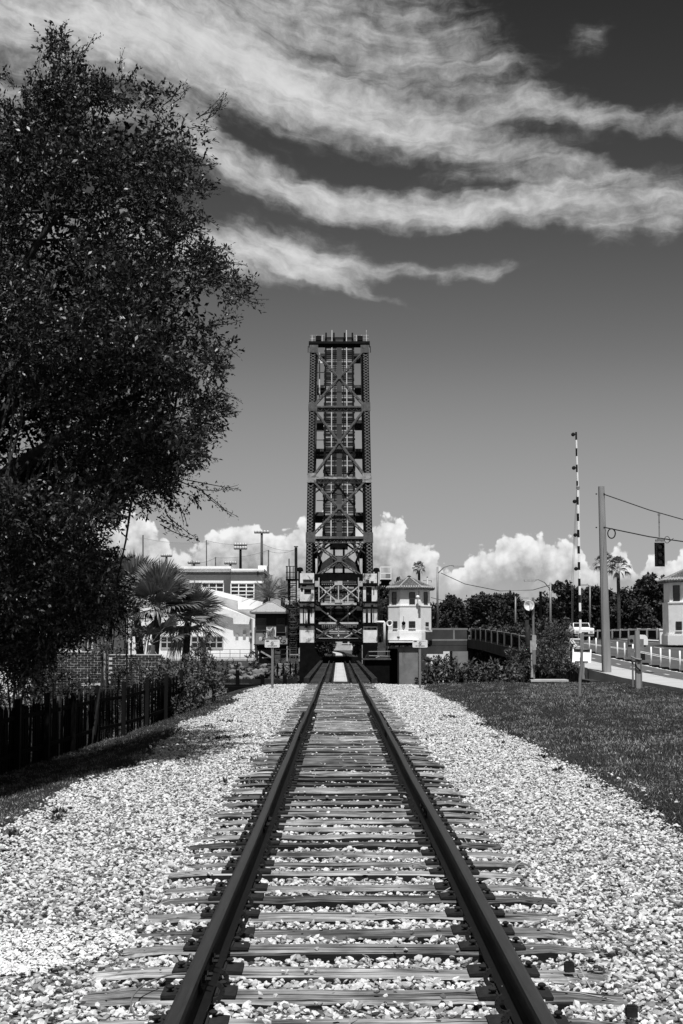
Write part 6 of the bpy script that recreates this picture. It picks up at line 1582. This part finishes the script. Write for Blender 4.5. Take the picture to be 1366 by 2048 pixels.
m = MB(); m.box((sx(640, 255), 240, -.58), (sx(735, 255), 320, -.50)); structure('yard', m, asphalt)
sb = Thing('signal_cabinet', 'small white cabinet on a stand beside the far track', 'cabinet', at(707, 1306, 200))
m = MB(); a, b = at(702, 1299, 200), at(711, 1287, 200); m.box((a.x, 200, a.z), (b.x, 200.6, b.z)); sb.part('box', m, M['white'])
m = MB(); m.cbox(at(706, 1303, 200.3), (.12,.12,.7)); sb.part('stand', m, M['galv'])

# ---------------------------------------------------------------- vegetation
def quads_mesh(name, P, D, Nn, L, Wd, mat, cup=.15):
    """one diamond leaf per row: base P, direction D, normal N, length L, width W (numpy)"""
    n = len(P); S = np.cross(D, Nn); S /= np.linalg.norm(S, axis=1, keepdims=True)+1e-9
    L = np.asarray(L)[:, None]; Wd = np.asarray(Wd)[:, None]
    mid = P + D*L*.5 + Nn*L*cup*.3
    V = np.empty((n, 4, 3), np.float32)
    V[:, 0] = P; V[:, 1] = mid + S*Wd*.5; V[:, 2] = P + D*L - Nn*L*cup*.2; V[:, 3] = mid - S*Wd*.5
    me = bpy.data.meshes.new(name); me.vertices.add(n*4); me.vertices.foreach_set('co', V.ravel())
    me.loops.add(n*4); me.loops.foreach_set('vertex_index', np.arange(n*4, dtype=np.int32))
    me.polygons.add(n); me.polygons.foreach_set('loop_start', np.arange(0, n*4, 4, dtype=np.int32)); me.update(calc_edges=True)
    me.materials.append(mat); return me
def unit(v): return v/(np.linalg.norm(v, axis=-1, keepdims=True)+1e-9)
def sprays(centres, radii, n_tw, n_leaf, leaf, rng, droop=0.0, up=.25, outward=None, twig_len=1.0):
    """leaves set along short twigs that radiate from each clump centre"""
    n = len(centres); C = np.repeat(centres, n_tw, 0); Rr = np.repeat(radii, n_tw)
    d = rng.normal(size=(n*n_tw, 3)); d[:, 2] += up
    if outward is not None: d += np.repeat(outward, n_tw, 0)*.9
    d = unit(d); start = C + d*Rr[:, None]*rng.uniform(.05, .5, (n*n_tw, 1)); ln = Rr*rng.uniform(.45, 1.0, n*n_tw)*twig_len
    k = n*n_tw; T = np.tile(np.linspace(.08, 1, n_leaf), k); A = np.repeat(start, n_leaf, 0); Dd = np.repeat(d, n_leaf, 0); LL = np.repeat(ln, n_leaf)
    P = A + Dd*(LL*T)[:, None]; P[:, 2] -= droop*(LL*T)**2
    ld = unit(Dd*.75 + rng.normal(size=P.shape)*.62); nn = unit(rng.normal(size=P.shape)*.8 + np.array([0, -.25, .75]))
    nn = unit(nn - ld*np.sum(nn*ld, 1, keepdims=True))
    L = leaf*rng.uniform(.6, 1.25, len(P))
    return P, ld, nn, L, (start, d, ln)
def in_poly(px, py, poly):
    c = np.zeros(len(px), bool); j = len(poly)-1
    for i in range(len(poly)):
        xi, yi = poly[i]; xj, yj = poly[j]
        c ^= ((yi > py) != (yj > py)) & (px < (xj-xi)*(py-yi)/(yj-yi+1e-9)+xi); j = i
    return c
M['oak_inner'] = leafmat('oak_shaded_leaf', .006, .5, .8, .1)  # oak leaf blackened so the colour carries the crown's inner shade
# ---- the big live oak
rngo = np.random.default_rng(21)
OAK = [(-620, 300), (-480, 160), (-250, 110), (-80, 150), (0, 172), (58, 168), (84, 128), (98, 70), (118, 52), (128, 66), (140, 110), (176, 92), (188, 100), (168, 150), (212, 172), (242, 140), (262, 172), (330, 190), (352, 205), (392, 225), (428, 222), (408, 262), (396, 292),
       (415, 330), (400, 372), (412, 420), (388, 455), (400, 490), (440, 505), (452, 540), (500, 585), (505, 612), (458, 622), (440, 655), (462, 700), (438, 735), (450, 790), (440, 838), (412, 862), (398, 905), (372, 935), (388, 968), (462, 985), (446, 1010), (395, 1000), (352, 985), (338, 1030), (362, 1075), (330, 1062), (290, 1040), (262, 1005), (232, 1000), (206, 1040), (218, 1090), (212, 1150), (245, 1185), (228, 1240), (160, 1258), (120, 1280), (60, 1330), (-120, 1350), (-420, 1300), (-640, 900)]
YO = 22.5
def oak_depth(px, py): 
    u = (px+60)/560; v = (py-700)/660; r2 = np.clip(u*u+v*v, 0, 1); return 4.6*np.sqrt(1-.8*r2)
def cands(n, x0=-640, x1=520):
    x = rngo.uniform(x0, x1, n); y = rngo.uniform(45, 1350, n); k = in_poly(x, y, OAK); return x[k], y[k]
def edge_d(x, y): return np.array([min(math.hypot(u-a, v-b) for a, b in OAK) for u, v in zip(x, y)])
px_, py_ = cands(3000)
ee = edge_d(px_, py_); k = rngo.random(len(px_)) < np.where(px_ < -30, .3, .75)*np.where(ee > 55, .24, 1.0); px_, py_ = px_[k], py_[k]
Yc = YO + oak_depth(px_, py_)*rngo.uniform(-.9, 1, len(px_))
C1 = np.array([tuple(at(x, y, Y)) for x, y, Y in zip(px_, py_, Yc)]); r1 = np.clip(.26 + edge_d(px_, py_)*.0012, .26, .36)
# boughs: flattened layers of clumps with dark gaps under them
bx_, by_ = cands(330); e_ = edge_d(bx_, by_); k = (e_ > 30) & (rngo.random(len(bx_)) < np.where(bx_ < -30, .4, .85)); bx_, by_, e_ = bx_[k], by_[k], e_[k]
C2, r2 = [], []
lx = rngo.uniform(-60, 235, 46); ly = rngo.uniform(1010, 1330, 46); k = in_poly(lx, ly, OAK); bx_ = np.concatenate([bx_, lx[k]]); by_ = np.concatenate([by_, ly[k]]); e_ = np.concatenate([e_, np.full(k.sum(), 75.0)])
for x, y, e in zip(bx_, by_, e_):
    Yb = YO + float(oak_depth(np.array(x), np.array(y)))*rngo.uniform(-1, .5); c = np.array(tuple(at(x, y, Yb))); rx = min(1.25, e*.0095)*rngo.uniform(.75, 1.1); n_ = int(8+26*rx)
    q = rngo.normal(size=(n_, 3))*np.array([.52, .55, .17])*rx; q[:, 2] -= .35*np.abs(q[:, 0])
    C2.append(c+q); r2.append(np.full(n_, .30*rngo.uniform(.8, 1.2)))
C = np.concatenate([C1]+C2); rad = np.concatenate([r1*rngo.uniform(.8, 1.2, len(r1))]+r2)
CMi = np.array(CM.transposed()); qc = (C-np.array(tuple(CAM))) @ CMi.T; qx, qy = 683+FPX*qc[:, 0]/-qc[:, 2], 1024-FPX*qc[:, 1]/-qc[:, 2]
ed = edge_d(qx, qy); gap = np.sin(qx*.035+2*np.sin(qy*.021))*np.sin(qy*.031+1.6*np.sin(qx*.027)+1)
k = in_poly(qx, qy, OAK) & ((gap > -.25) | (rngo.random(len(qx)) < .22)); C, rad = C[k], rad[k]
ctr = np.array(tuple(at(-40, 720, YO))); outw = unit(C-ctr)
P_, D_, N_, L_, tw = sprays(C, rad*.92, 8, 10, .082, rngo, droop=.1, up=.45, outward=outw*.7, twig_len=1.15)
oak = Thing('oak_tree', 'big dark live oak leaning over the fence on the left', 'tree', (-8.0, YO+.5, -1.0))
o = link('crown', quads_mesh('crown', P_-np.array(tuple(oak.base)), D_, N_, L_, L_*.42, M['oak_leaf']), None, oak.o)
# dense inner foliage with the shade of the boughs put into its colour
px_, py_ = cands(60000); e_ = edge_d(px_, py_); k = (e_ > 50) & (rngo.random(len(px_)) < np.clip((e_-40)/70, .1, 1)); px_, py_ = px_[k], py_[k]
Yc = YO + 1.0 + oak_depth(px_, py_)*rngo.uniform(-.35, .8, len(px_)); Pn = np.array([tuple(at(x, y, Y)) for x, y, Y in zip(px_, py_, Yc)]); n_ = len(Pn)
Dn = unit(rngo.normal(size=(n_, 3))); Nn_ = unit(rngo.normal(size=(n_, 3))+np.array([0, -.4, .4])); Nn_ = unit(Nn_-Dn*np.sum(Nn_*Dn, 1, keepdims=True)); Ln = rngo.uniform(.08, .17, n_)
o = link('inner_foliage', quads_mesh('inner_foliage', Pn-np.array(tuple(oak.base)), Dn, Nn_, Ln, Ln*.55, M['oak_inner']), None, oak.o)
# shoots that stick out of the outline
SH = [((118, 140), (100, 48)), ((120, 130), (129, 44)), ((150, 150), (196, 72)), ((150, 160), (168, 85)), ((235, 170), (247, 105)), ((330, 210), (355, 172)), ((345, 205), (378, 176)), ((390, 240), (440, 182)), ((400, 235), (458, 200)), ((390, 260), (432, 265)), ((390, 340), (430, 335)), ((390, 372), (428, 378)), ((385, 430), (432, 448)), ((400, 500), (470, 505)), ((430, 520), (495, 535)), ((450, 560), (520, 572)), ((470, 590), (532, 602)), ((450, 600), (478, 612)), ((430, 650), (482, 640)), ((430, 690), (478, 712)), ((430, 720), (466, 736)), ((430, 780), (480, 800)), ((430, 820), (474, 815)), ((400, 870), (442, 858)), ((390, 880), (430, 888)), ((370, 930), (410, 940)), ((370, 965), (480, 975)), ((400, 985), (470, 1028)), ((330, 1040), (392, 1085)), ((320, 1030), (360, 1068)), ((350, 1000), (372, 1052)), ((200, 1040), (240, 1060)), ((200, 1120), (232, 1118)), ((215, 1180), (258, 1190)), ((60, 160), (75, 112)), ((20, 180), (15, 150))]
PL, DL, NL, LL = [], [], [], []; brm = MB()
for a, b in SH:
    for q in range(2):
        Y = YO + rngo.uniform(-2.2, .5); A = np.array(tuple(at(a[0]+rngo.uniform(-12, 12), a[1]+rngo.uniform(-10, 10), Y))); B = np.array(tuple(at(b[0]+rngo.uniform(-8, 8), b[1]+rngo.uniform(-8, 8), Y)))
        ln = np.linalg.norm(B-A); side = rngo.normal(size=3)*.06*ln; n_ = max(22, int(ln*60))
        tt = rngo.uniform(.0, 1, n_); pts = A + (B-A)*tt[:, None] + side*np.sin(tt*3.1)[:, None] + rngo.normal(size=(n_, 3))*(.045*(1.4-tt))[:, None]
        dd = unit((B-A)/ln*.7 + rngo.normal(size=(n_, 3))*.6); nn = unit(rngo.normal(size=(n_, 3)) + np.array([0, -.3, .6])); nn = unit(nn - dd*np.sum(nn*dd, 1, keepdims=True))
        PL.append(pts); DL.append(dd); NL.append(nn); LL.append(.07*rngo.uniform(.55, 1.15, n_)*(1.1-.4*tt))
        brm.tube([tuple(A + (B-A)*u + side*math.sin(u*3.1)) for u in (0, .33, .66, 1)], [.009, .007, .005, .003], 4, cap=False)
P2 = np.concatenate(PL)-np.array(tuple(oak.base)); L2 = np.concatenate(LL)
o = link('shoots', quads_mesh('shoots', P2, np.concatenate(DL), np.concatenate(NL), L2, L2*.38, M['oak_leaf']), None, oak.o)
# trunk, limbs, twigs
base = Vector((-8.0, YO+.5, -1.1)); fork = Vector((-7.7, YO+.3, 2.0))
m = MB(); m.tube([base, base+Vector((.05,0,.5)), Vector((-7.9, YO+.4, 1.2)), fork], [.52, .40, .36, .33], 12); oak.part('trunk', m, M['bark'], sm=True)
limbs = []
for px, py, dy in ((120, 420, -1.5), (-200, 350, .5), (300, 520, .5), (330, 760, -1.5), (60, 250, .8), (-350, 600, -1), (180, 900, 1.2), (40, 700, -2.2), (-180, 800, 2), (330, 930, .3)):
    e = at(px, py, YO+dy); mid = fork.lerp(e, .5) + Vector((0, 0, .5)); pts = cr([fork-Vector((0,0,.15)), fork.lerp(mid, .5)+Vector((rngo.uniform(-.2,.2), 0, .1)), mid, mid.lerp(e, .55)+Vector((0, rngo.uniform(-.3,.3), .1)), e], 4)
    limbs.append(pts); n_ = len(pts); m = MB(); m.tube(pts, [.2*(1-i/n_)+.02 for i in range(n_)], 8); oak.part('limb', m, M['bark'], sm=True)
allp = [p for l in limbs for p in l[4:]]; AP = np.array([tuple(p) for p in allp])
idx = rngo.choice(len(C), 220, replace=False)
for i in idx:
    e = C[i]; j = np.argsort(np.linalg.norm(AP-e, axis=1))[rngo.integers(0, 9)]; s_ = AP[j]; md = (s_+e)/2 + rngo.normal(size=3)*.12
    brm.tube([tuple(s_), tuple(md), tuple(e)], [.028, .018, .008], 4, cap=False)
for k in range(0, len(tw[0]), 9):
    a = tw[0][k]; d = tw[1][k]; l = tw[2][k]; brm.tube([tuple(a), tuple(a+d*l)], [.006, .003], 3, cap=False)
oak.part('branches', brm, M['bark'])

# ---- generic bushes and trees
def blob_points(n, cen, rad, rng, lump=.25, bottom=-.9):
    v = unit(rng.normal(size=(int(n*1.4), 3))); v = v[v[:, 2] > bottom][:n]
    r = (rng.random(len(v))**.33)*(1+lump*np.sin(v[:, 0]*5+cen[0])*np.sin(v[:, 2]*6+cen[1])*1.0)
    return np.array(cen) + v*r[:, None]*np.array(rad), v
def bush(name, label, spec, Y, leaf, dens, group=None, mat='bush_leaf', seed=0, zb=None, up=.35, aspect=.42, cat='bush', ntw=6, nl=6):
    """spec: list of (px, py, rx_px, ry_px, dY) lobes"""
    rng = np.random.default_rng(900+seed); s = Y/FPX
    cs, rs, ow = [], [], []
    for px, py, rx, ry, dY in spec:
        c = at(px, py, Y+dY); n = max(8, int(dens*rx*ry*s*s)); p, v = blob_points(n, tuple(c), (rx*s, max(.3, rx*s*.8), ry*s), rng)
        cs.append(p); rs.append(np.full(len(p), .22*min(rx, ry)*s+.12)*rng.uniform(.7, 1.3, len(p))); ow.append(v)
    cs, rs, ow = np.concatenate(cs), np.concatenate(rs), np.concatenate(ow)
    P, D, N, L, tw = sprays(cs, rs, ntw, nl, leaf, rng, up=up, outward=ow)
    ctr = at(spec[0][0], spec[0][1], Y); zb_ = float(ground_z(ctr.x, Y)) if zb is None else zb
    t = Thing(name, label, cat, (ctr.x, Y, zb_), group)
    link('foliage', quads_mesh('foliage', P-np.array(tuple(t.base)), D, N, L, L*aspect, M[mat]), None, t.o)
    m = MB()
    for px, py, rx, ry, dY in spec:
        c = at(px, py, Y+dY)
        for q in range(4): e = c + Vector((rng.normal()*rx*s*.5, rng.normal()*rx*s*.3, ry*s*rng.uniform(.0, .7))); m.tube([(c.x+rng.normal()*.1, c.y, zb_-.1), tuple((c+e)/2), tuple(e)], [.03, .02, .008], 5, cap=False)
    t.part('stem', m, M['bark']); return t
bush('leafy_shrub', 'broad-leaved dark shrub at the end of the fence', [(350, 1390, 45, 45, 0), (400, 1370, 42, 40, 1.0), (330, 1350, 34, 30, .5), (430, 1345, 26, 28, 2), (375, 1340, 40, 26, 3), (345, 1425, 34, 25, -1.2), (300, 1390, 20, 40, 1)], 42, .12, 110, seed=1)
bush('leafy_shrub', 'upright dark shrub before the railing and coping', [(405, 1305, 16, 24, 0), (412, 1285, 10, 12, 0), (395, 1325, 22, 22, 0)], 62, .12, 80, seed=2, zb=-.9)
bush('bank_bush', 'small feathery bush on the far bank below the hut', [(508, 1318, 22, 18, 0), (540, 1335, 30, 20, -2)], 152, .3, 4, seed=3, zb=-1.2, mat='far_leaf')
bush('bank_bush', 'low green bush on the far bank beside the rocks', [(455, 1335, 24, 18, 0), (480, 1345, 18, 14, 1)], 150, .3, 4, seed=4, zb=-1.6, mat='far_leaf')
bush('bank_bush', 'dark bush behind the catwalk posts', [(575, 1345, 26, 18, 0), (600, 1340, 14, 14, 0)], 148, .28, 4, seed=5, zb=-2, mat='far_leaf')
bush('feather_bush', 'large feathery dark bush beside the dish mast and barrier gate', [(1100, 1300, 38, 48, 0), (1085, 1270, 26, 28, 1), (1120, 1285, 24, 40, .5), (1110, 1330, 32, 24, -.5), (1060, 1320, 20, 34, 1.5), (1100, 1255, 22, 16, 1), (1137, 1320, 12, 30, .5)], 66, .13, 55, seed=6, aspect=.28, ntw=8, nl=8, zb=-.5)
bush('feather_bush', 'feathery shrub below the road bridge balustrade', [(1040, 1330, 26, 30, 0), (1025, 1345, 24, 18, -1), (1048, 1300, 14, 22, .5)], 63, .13, 60, seed=7, aspect=.28, ntw=8, zb=-.8)
for k, (px, py, rx, ry, lb) in enumerate(((880, 1338, 26, 26, 'spreading broad-leaved shrub in front of the bridge pier'), (925, 1350, 30, 18, 'low broad-leaved shrub between pier and balustrade'), (975, 1345, 32, 20, 'rounded broad-leaved shrub under the road bridge'), (1010, 1352, 24, 12, 'low leafy shrub at the edge of the lawn'), (858, 1356, 16, 10, 'small leafy shrub beside the notice post'))):
    bush('leafy_shrub', lb, [(px, py, rx, ry, 0), (px-rx*.5, py+ry*.4, rx*.6, ry*.6, -.4), (px+rx*.5, py+ry*.3, rx*.6, ry*.6, .4)], 60, .18, 75, seed=20+k, zb=-.5, group='shrubs along the river bank', up=.1)
# grass fringe on the lawn's far edge is covered by the shrubs

def far_tree(name, label, px, py_top, py_bot, w, Y, seed, group, leaf=.42, lobes=12, dens=1.3, mat='far_leaf'):
    rng = np.random.default_rng(seed); s = Y/FPX; b = at(px, py_bot, Y); zb_ = -.55 if Y > 150 else float(ground_z(b.x, Y)); zt = at(px, py_top, Y).z; H = zt-zb_
    t = Thing(name, label, 'tree', (b.x, Y, zb_), group); Rw = w*s/2
    cs, rs, ow = [], [], []
    for k in range(lobes):
        u, v = rng.uniform(-1, 1), rng.uniform(-.3, 1); hh = 1-abs(u)*.45
        c = (b.x+u*Rw*.7, Y+rng.uniform(-.6, .6)*Rw, zb_ + H*(.52+.36*v*hh)); rr_ = Rw*rng.uniform(.28, .5)
        p, q = blob_points(int(26*dens), c, (rr_, rr_, rr_*.75), rng); cs.append(p); rs.append(np.full(len(p), rr_*.38)); ow.append(q)
    c = (b.x, Y, zb_+H*.42); p, q = blob_points(int(70*dens), c, (Rw*.85, Rw*.8, H*.40), rng); cs.append(p); rs.append(np.full(len(p), Rw*.22)); ow.append(q)
    cs, rs, ow = np.concatenate(cs), np.concatenate(rs), np.concatenate(ow)
    P, D, N, L, tw = sprays(cs, rs, 5, 4, leaf, rng, outward=ow, up=.3)
    link('crown', quads_mesh('crown', P-np.array(tuple(t.base)), D, N, L, L*.62, M[mat]), None, t.o)
    m = MB(); m.tube([(b.x, Y, zb_-.3), (b.x+.1, Y, zb_+H*.25), (b.x, Y, zb_+H*.55)], [.32, .24, .14], 7)
    for k in range(4): m.tube([(b.x, Y, zb_+H*.3), tuple(cs[rng.integers(len(cs))])], [.12, .04], 5)
    t.part('trunk', m, M['bark']); return t
FT = [(895, 1198, 70, 178, 'dark tree behind the distant street sign'), (932, 1190, 72, 186, 'round dark tree behind the far traffic signals'), (975, 1188, 80, 182, 'broad dark tree behind the concrete balustrade'), (1018, 1190, 76, 190, 'dark tree left of the dish mast'), (1052, 1196, 60, 200, 'dark tree behind the dish'), (1092, 1188, 70, 178, 'dark tree behind the feathery bush'), (1132, 1162, 64, 172, 'tall pointed dark tree next to the barrier arm'), (1172, 1168, 72, 180, 'dark tree behind the barrier gate'), (1205, 1178, 70, 190, 'dark tree behind the concrete pole'), (1256, 1172, 78, 176, 'dark tree below the twin palms'), (1300, 1152, 82, 170, 'tall dark tree behind the traffic signal'), (1345, 1160, 70, 182, 'dark tree beside the roadside house'), (1395, 1150, 90, 178, 'dark tree behind the roadside house')]
for k, (px, pt_, w, Y, lb) in enumerate(FT): far_tree('broadleaf_tree', lb, px, pt_-16, 1285, w*1.1, Y, 400+k, 'trees beyond the road bridge')
for k, (px, pt_, w, Y, lb) in enumerate(((800, 1140, 60, 190, 'tree rising behind the service platform and the house roof'), (770, 1150, 50, 200, 'tree half hidden behind the right portal column'), (858, 1225, 50, 190, 'tree behind the right side of the octagonal house'))): far_tree('broadleaf_tree', lb, px, pt_, 1285, w, Y, 430+k, 'trees beyond the road bridge')
for k, (px, pt_, w, Y, lb, mt) in enumerate(((648, 1262, 34, 185, 'bushy tree left of the far track under the span', 'bush_leaf'), (722, 1258, 30, 185, 'bushy tree right of the far track under the span', 'bush_leaf'), (624, 1165, 66, 180, 'tree behind the left portal column', 'far_leaf'), (736, 1168, 66, 184, 'tree behind the right portal column', 'far_leaf'), (570, 1200, 55, 195, 'tree between hut roof and ladder', 'far_leaf'), (592, 1190, 50, 185, 'tree behind the ladder tower', 'far_leaf'))): far_tree('broadleaf_tree', lb, px, pt_, 1312, w, Y, 440+k, 'trees on the far bank', mat=mt, dens=1.8)
for k in range(9):
    px = 952+k*15; far_tree('hedge_tree', ['light leafy shrub in the row behind the balustrade'][0], px, 1232+4*math.sin(k*2.1), 1268+k, 30, 140-k*3, 470+k, 'leafy shrubs behind the balustrade', leaf=.3, lobes=5, mat='bush_leaf')
# distant wood along the whole horizon, one mass
rng = np.random.default_rng(55); n = 900; az = rng.uniform(-1.2, 1.2, n); rr_ = rng.uniform(420, 560, n); cs = np.stack([np.sin(az)*rr_, np.cos(az)*rr_, rng.uniform(-1, 9, n)*(1+.25*np.sin(az*23))], 1)
P, D, N, L, tw = sprays(cs, np.full(n, 4.5), 8, 6, 2.2, rng, up=.2)
tag(link('distant_wood', quads_mesh('distant_wood', P, D, N, L, L*.7, M['far_leaf'])), 'distant dark band of woodland along the horizon', 'woodland', kind='stuff')

# ---- palms
def fan_leaf(m, root, d, plen, blen, rng, nseg=26, dr=.35, seg_w=.035, spread=2.3):
    """costapalmate leaf: petiole then pleated blades"""
    d = Vector(d).normalized(); up = Vector((0,0,1)); s = d.cross(up)
    if s.length < .05: s = Vector((1,0,0))
    s.normalize(); n = s.cross(d).normalized()
    hub = Vector(root) + d*plen - Vector((0,0,plen*plen*.06))
    m.tube([root, Vector(root)+d*plen*.5+Vector((0,0,.03)), hub], [.022, .017, .012], 4, cap=False)
    for i in range(nseg):
        a = -spread/2 + spread*i/(nseg-1) + rng.uniform(-.03, .03); L = blen*(.72+.28*math.cos(a*.8))*rng.uniform(.88, 1.08)
        e = (d*math.cos(a) + s*math.sin(a) + n*(.12*math.cos(a*2)-.06)).normalized()
        side = e.cross(n).normalized()*seg_w
        p1 = hub + e*L*.5 + n*.02; dd = dr*L*rng.uniform(.5, 1.5); p2 = hub + e*L*.82 - Vector((0,0,dd*.35)); p3 = hub + e*L - Vector((0,0,dd))
        m.add([hub, p1+side, p1-side, p2+side*.65, p2-side*.65, p3], [(0,1,2), (1,3,4,2), (3,5,4)])
def fan_palm(base, trunk_h, label, nleaf, blen, plen, seed, lean=(0,0), group=None, dead=6, rt=.17, nseg=26, name='fan_palm', elr=(-.5, 1.45), dr=.35, seg_w=.035):
    rng = np.random.default_rng(seed); b = Vector(base); top = b + Vector((lean[0], lean[1], trunk_h)); t = Thing(name, label, 'palm', b, group)
    m = MB(); m.tube([b-Vector((0,0,.2)), b.lerp(top, .3), b.lerp(top, .7)+Vector((.02,0,0)), top], [rt*1.15, rt, rt*.95, rt*.9], 10); t.part('trunk', m, M['palm_bark'], sm=True)
    for k in range(nleaf):
        az = k*2.399+rng.uniform(-.2, .2); el = elr[0]+(elr[1]-elr[0])*((k+.5)/nleaf)**.8; d = (math.cos(az)*math.cos(el), math.sin(az)*math.cos(el), math.sin(el))
        m = MB(); fan_leaf(m, top+Vector((0,0,.05)), d, plen*rng.uniform(.8, 1.15), blen*rng.uniform(.85, 1.1), rng, nseg, dr=dr*(1.6-.7*max(0, math.sin(el))), seg_w=seg_w)
        me = m.mesh('frond', t.base, fix=False); link('frond', me, M['palm_leaf'], t.o)
    for k in range(dead):
        az = k*2.1+rng.uniform(-.3, .3); d = (math.cos(az)*.5, math.sin(az)*.5-.1, -.6); m = MB(); fan_leaf(m, top-Vector((0,0,.1)), d, plen*.45, blen*.8, rng, max(8, nseg//2), dr=.6, spread=1.0, seg_w=seg_w*.8)
        me = m.mesh('dead_frond', t.base, fix=False); link('dead_frond', me, M['palm_dead'], t.o)
    return t
M['palm_bark'] = gmat('palm_bark', .06, .5, 6, .95, .03, 10)
YPm = 52.0
for px0, pxt, pyt, dY, lb, nl, bl, pl, sd, dd, elr in ((300, 316, 1218, 0, 'big cabbage palm with stiff fan leaves behind the fence', 36, 1.25, .62, 31, 2, (-.35, 1.5)),
        (360, 376, 1244, 1.5, 'leaning cabbage palm before the white building', 30, 1.2, .6, 32, 4, (-.5, 1.4)), (292, 268, 1195, 1.0, 'slim cabbage palm close to the oak leaves', 26, 1.25, .6, 34, 0, (-.3, 1.5)), (296, 303, 1290, -1.2, 'short cabbage palm with a skirt of hanging dry fronds', 6, .8, .7, 33, 18, (.2, .9))):
    b_ = at(px0, 1345, YPm+dY); b_.z = -1.0
    fan_palm(tuple(b_), sz(pyt, YPm+dY)+1.0, lb, nl, bl, pl, sd, lean=(sx(pxt, YPm+dY)-b_.x, 0), dead=dd, rt=.15, elr=elr, dr=.10, nseg=32, seg_w=.034)
# far fan palms on the right and behind the house
for k, (px, pyt, Y, tr_, lb) in enumerate(((1236, 1136, 150, 9.0, 'right one of the twin tall fan palms over the far trees'), (1210, 1128, 152, 9.4, 'left twin of the tall fan palms, half behind the pole'), (838, 1136, 200, 10.0, 'slender fan palm rising behind the octagonal house roof'))):
    c = at(px, pyt, Y); fan_palm((c.x, Y, -.55), c.z+.55, lb, 20, .8 if k < 2 else .62, .75 if k < 2 else .5, 50+k, group='tall fan palms far off', dead=4, rt=.2, nseg=12, seg_w=.07)
M['far_palm'] = M['palm_leaf']
def feather_palm(px, py, Y, label, seed, L=3.2, n=30, zb=-.55, group=None):
    rng = np.random.default_rng(seed); c = at(px, py, Y); t = Thing('feather_palm', label, 'palm', (c.x, Y, zb), group)
    m = MB(); m.tube([(c.x, Y, zb-.2), (c.x, Y, c.z)], [.3, .28], 8); t.part('trunk', m, M['palm_bark'], sm=True)
    for k in range(n):
        az = k*2.399; el = .05+1.35*((k+.5)/n); d = Vector((math.cos(az)*math.cos(el), math.sin(az)*math.cos(el), math.sin(el))); s = d.cross(Vector((0,0,1))).normalized(); m = MB(); pts = []
        for i in range(9): u = i/8; pts.append(c + d*L*u - Vector((0,0,L*.38*u*u*math.cos(el))))
        m.tube(pts, [.05-.004*i for i in range(9)], 4, cap=False)
        for i in range(1, 9):
            for q in (0, .5):
                p = pts[i-1].lerp(pts[i], q); l = L*.22*(1-.55*abs(i/8-.45))
                for sg in (-1, 1): e = (s*sg*.8 + d*.55 + Vector((0,0,-.15))).normalized(); w = d*.05; m.add([p-w, p+w, p+e*l], [(0,1,2)])
        link('frond', m.mesh('frond', t.base, fix=False), M['palm_leaf'], t.o)
feather_palm(536, 1196, 176, 'feathery date palm standing behind the hut roof', 61, 3.3, 34)
feather_palm(566, 1196, 182, 'second feathery palm half hidden by the ladder tower', 62, 3.0, 30)
# ivy and rank growth along the fence
bush('creeper', 'dark creeper mass hanging over the fence under the oak', [(30, 1365, 70, 30, 0), (110, 1372, 50, 18, 1), (170, 1378, 46, 14, 3), (60, 1330, 60, 24, 2), (230, 1350, 40, 14, 8), (-40, 1380, 60, 40, -1)], 29.5, .085, 150, seed=40, mat='oak_leaf', zb=-.9)
bush('creeper', 'trailing creeper over the top of the brick wall', [(205, 1299, 22, 6, 0), (255, 1290, 36, 18, .3), (110, 1320, 24, 14, 0), (285, 1335, 18, 16, .2)], 45.4, .09, 70, seed=41, zb=-1.0)
bush('understory_bush', 'dark bush filling the gap under the oak', [(20, 1420, 60, 60, 0), (110, 1430, 50, 45, 1), (200, 1410, 50, 34, 4), (-60, 1420, 70, 80, 0), (270, 1390, 40, 30, 8)], 33, .09, 110, seed=42, mat='oak_leaf', zb=-1)
bush('understory_bush', 'bush with palmetto leaves between oak and pale building', [(225, 1210, 40, 50, 0), (215, 1260, 40, 30, 1), (180, 1190, 40, 40, 2), (260, 1240, 24, 30, 0)], 49, .11, 90, seed=43, zb=-1)
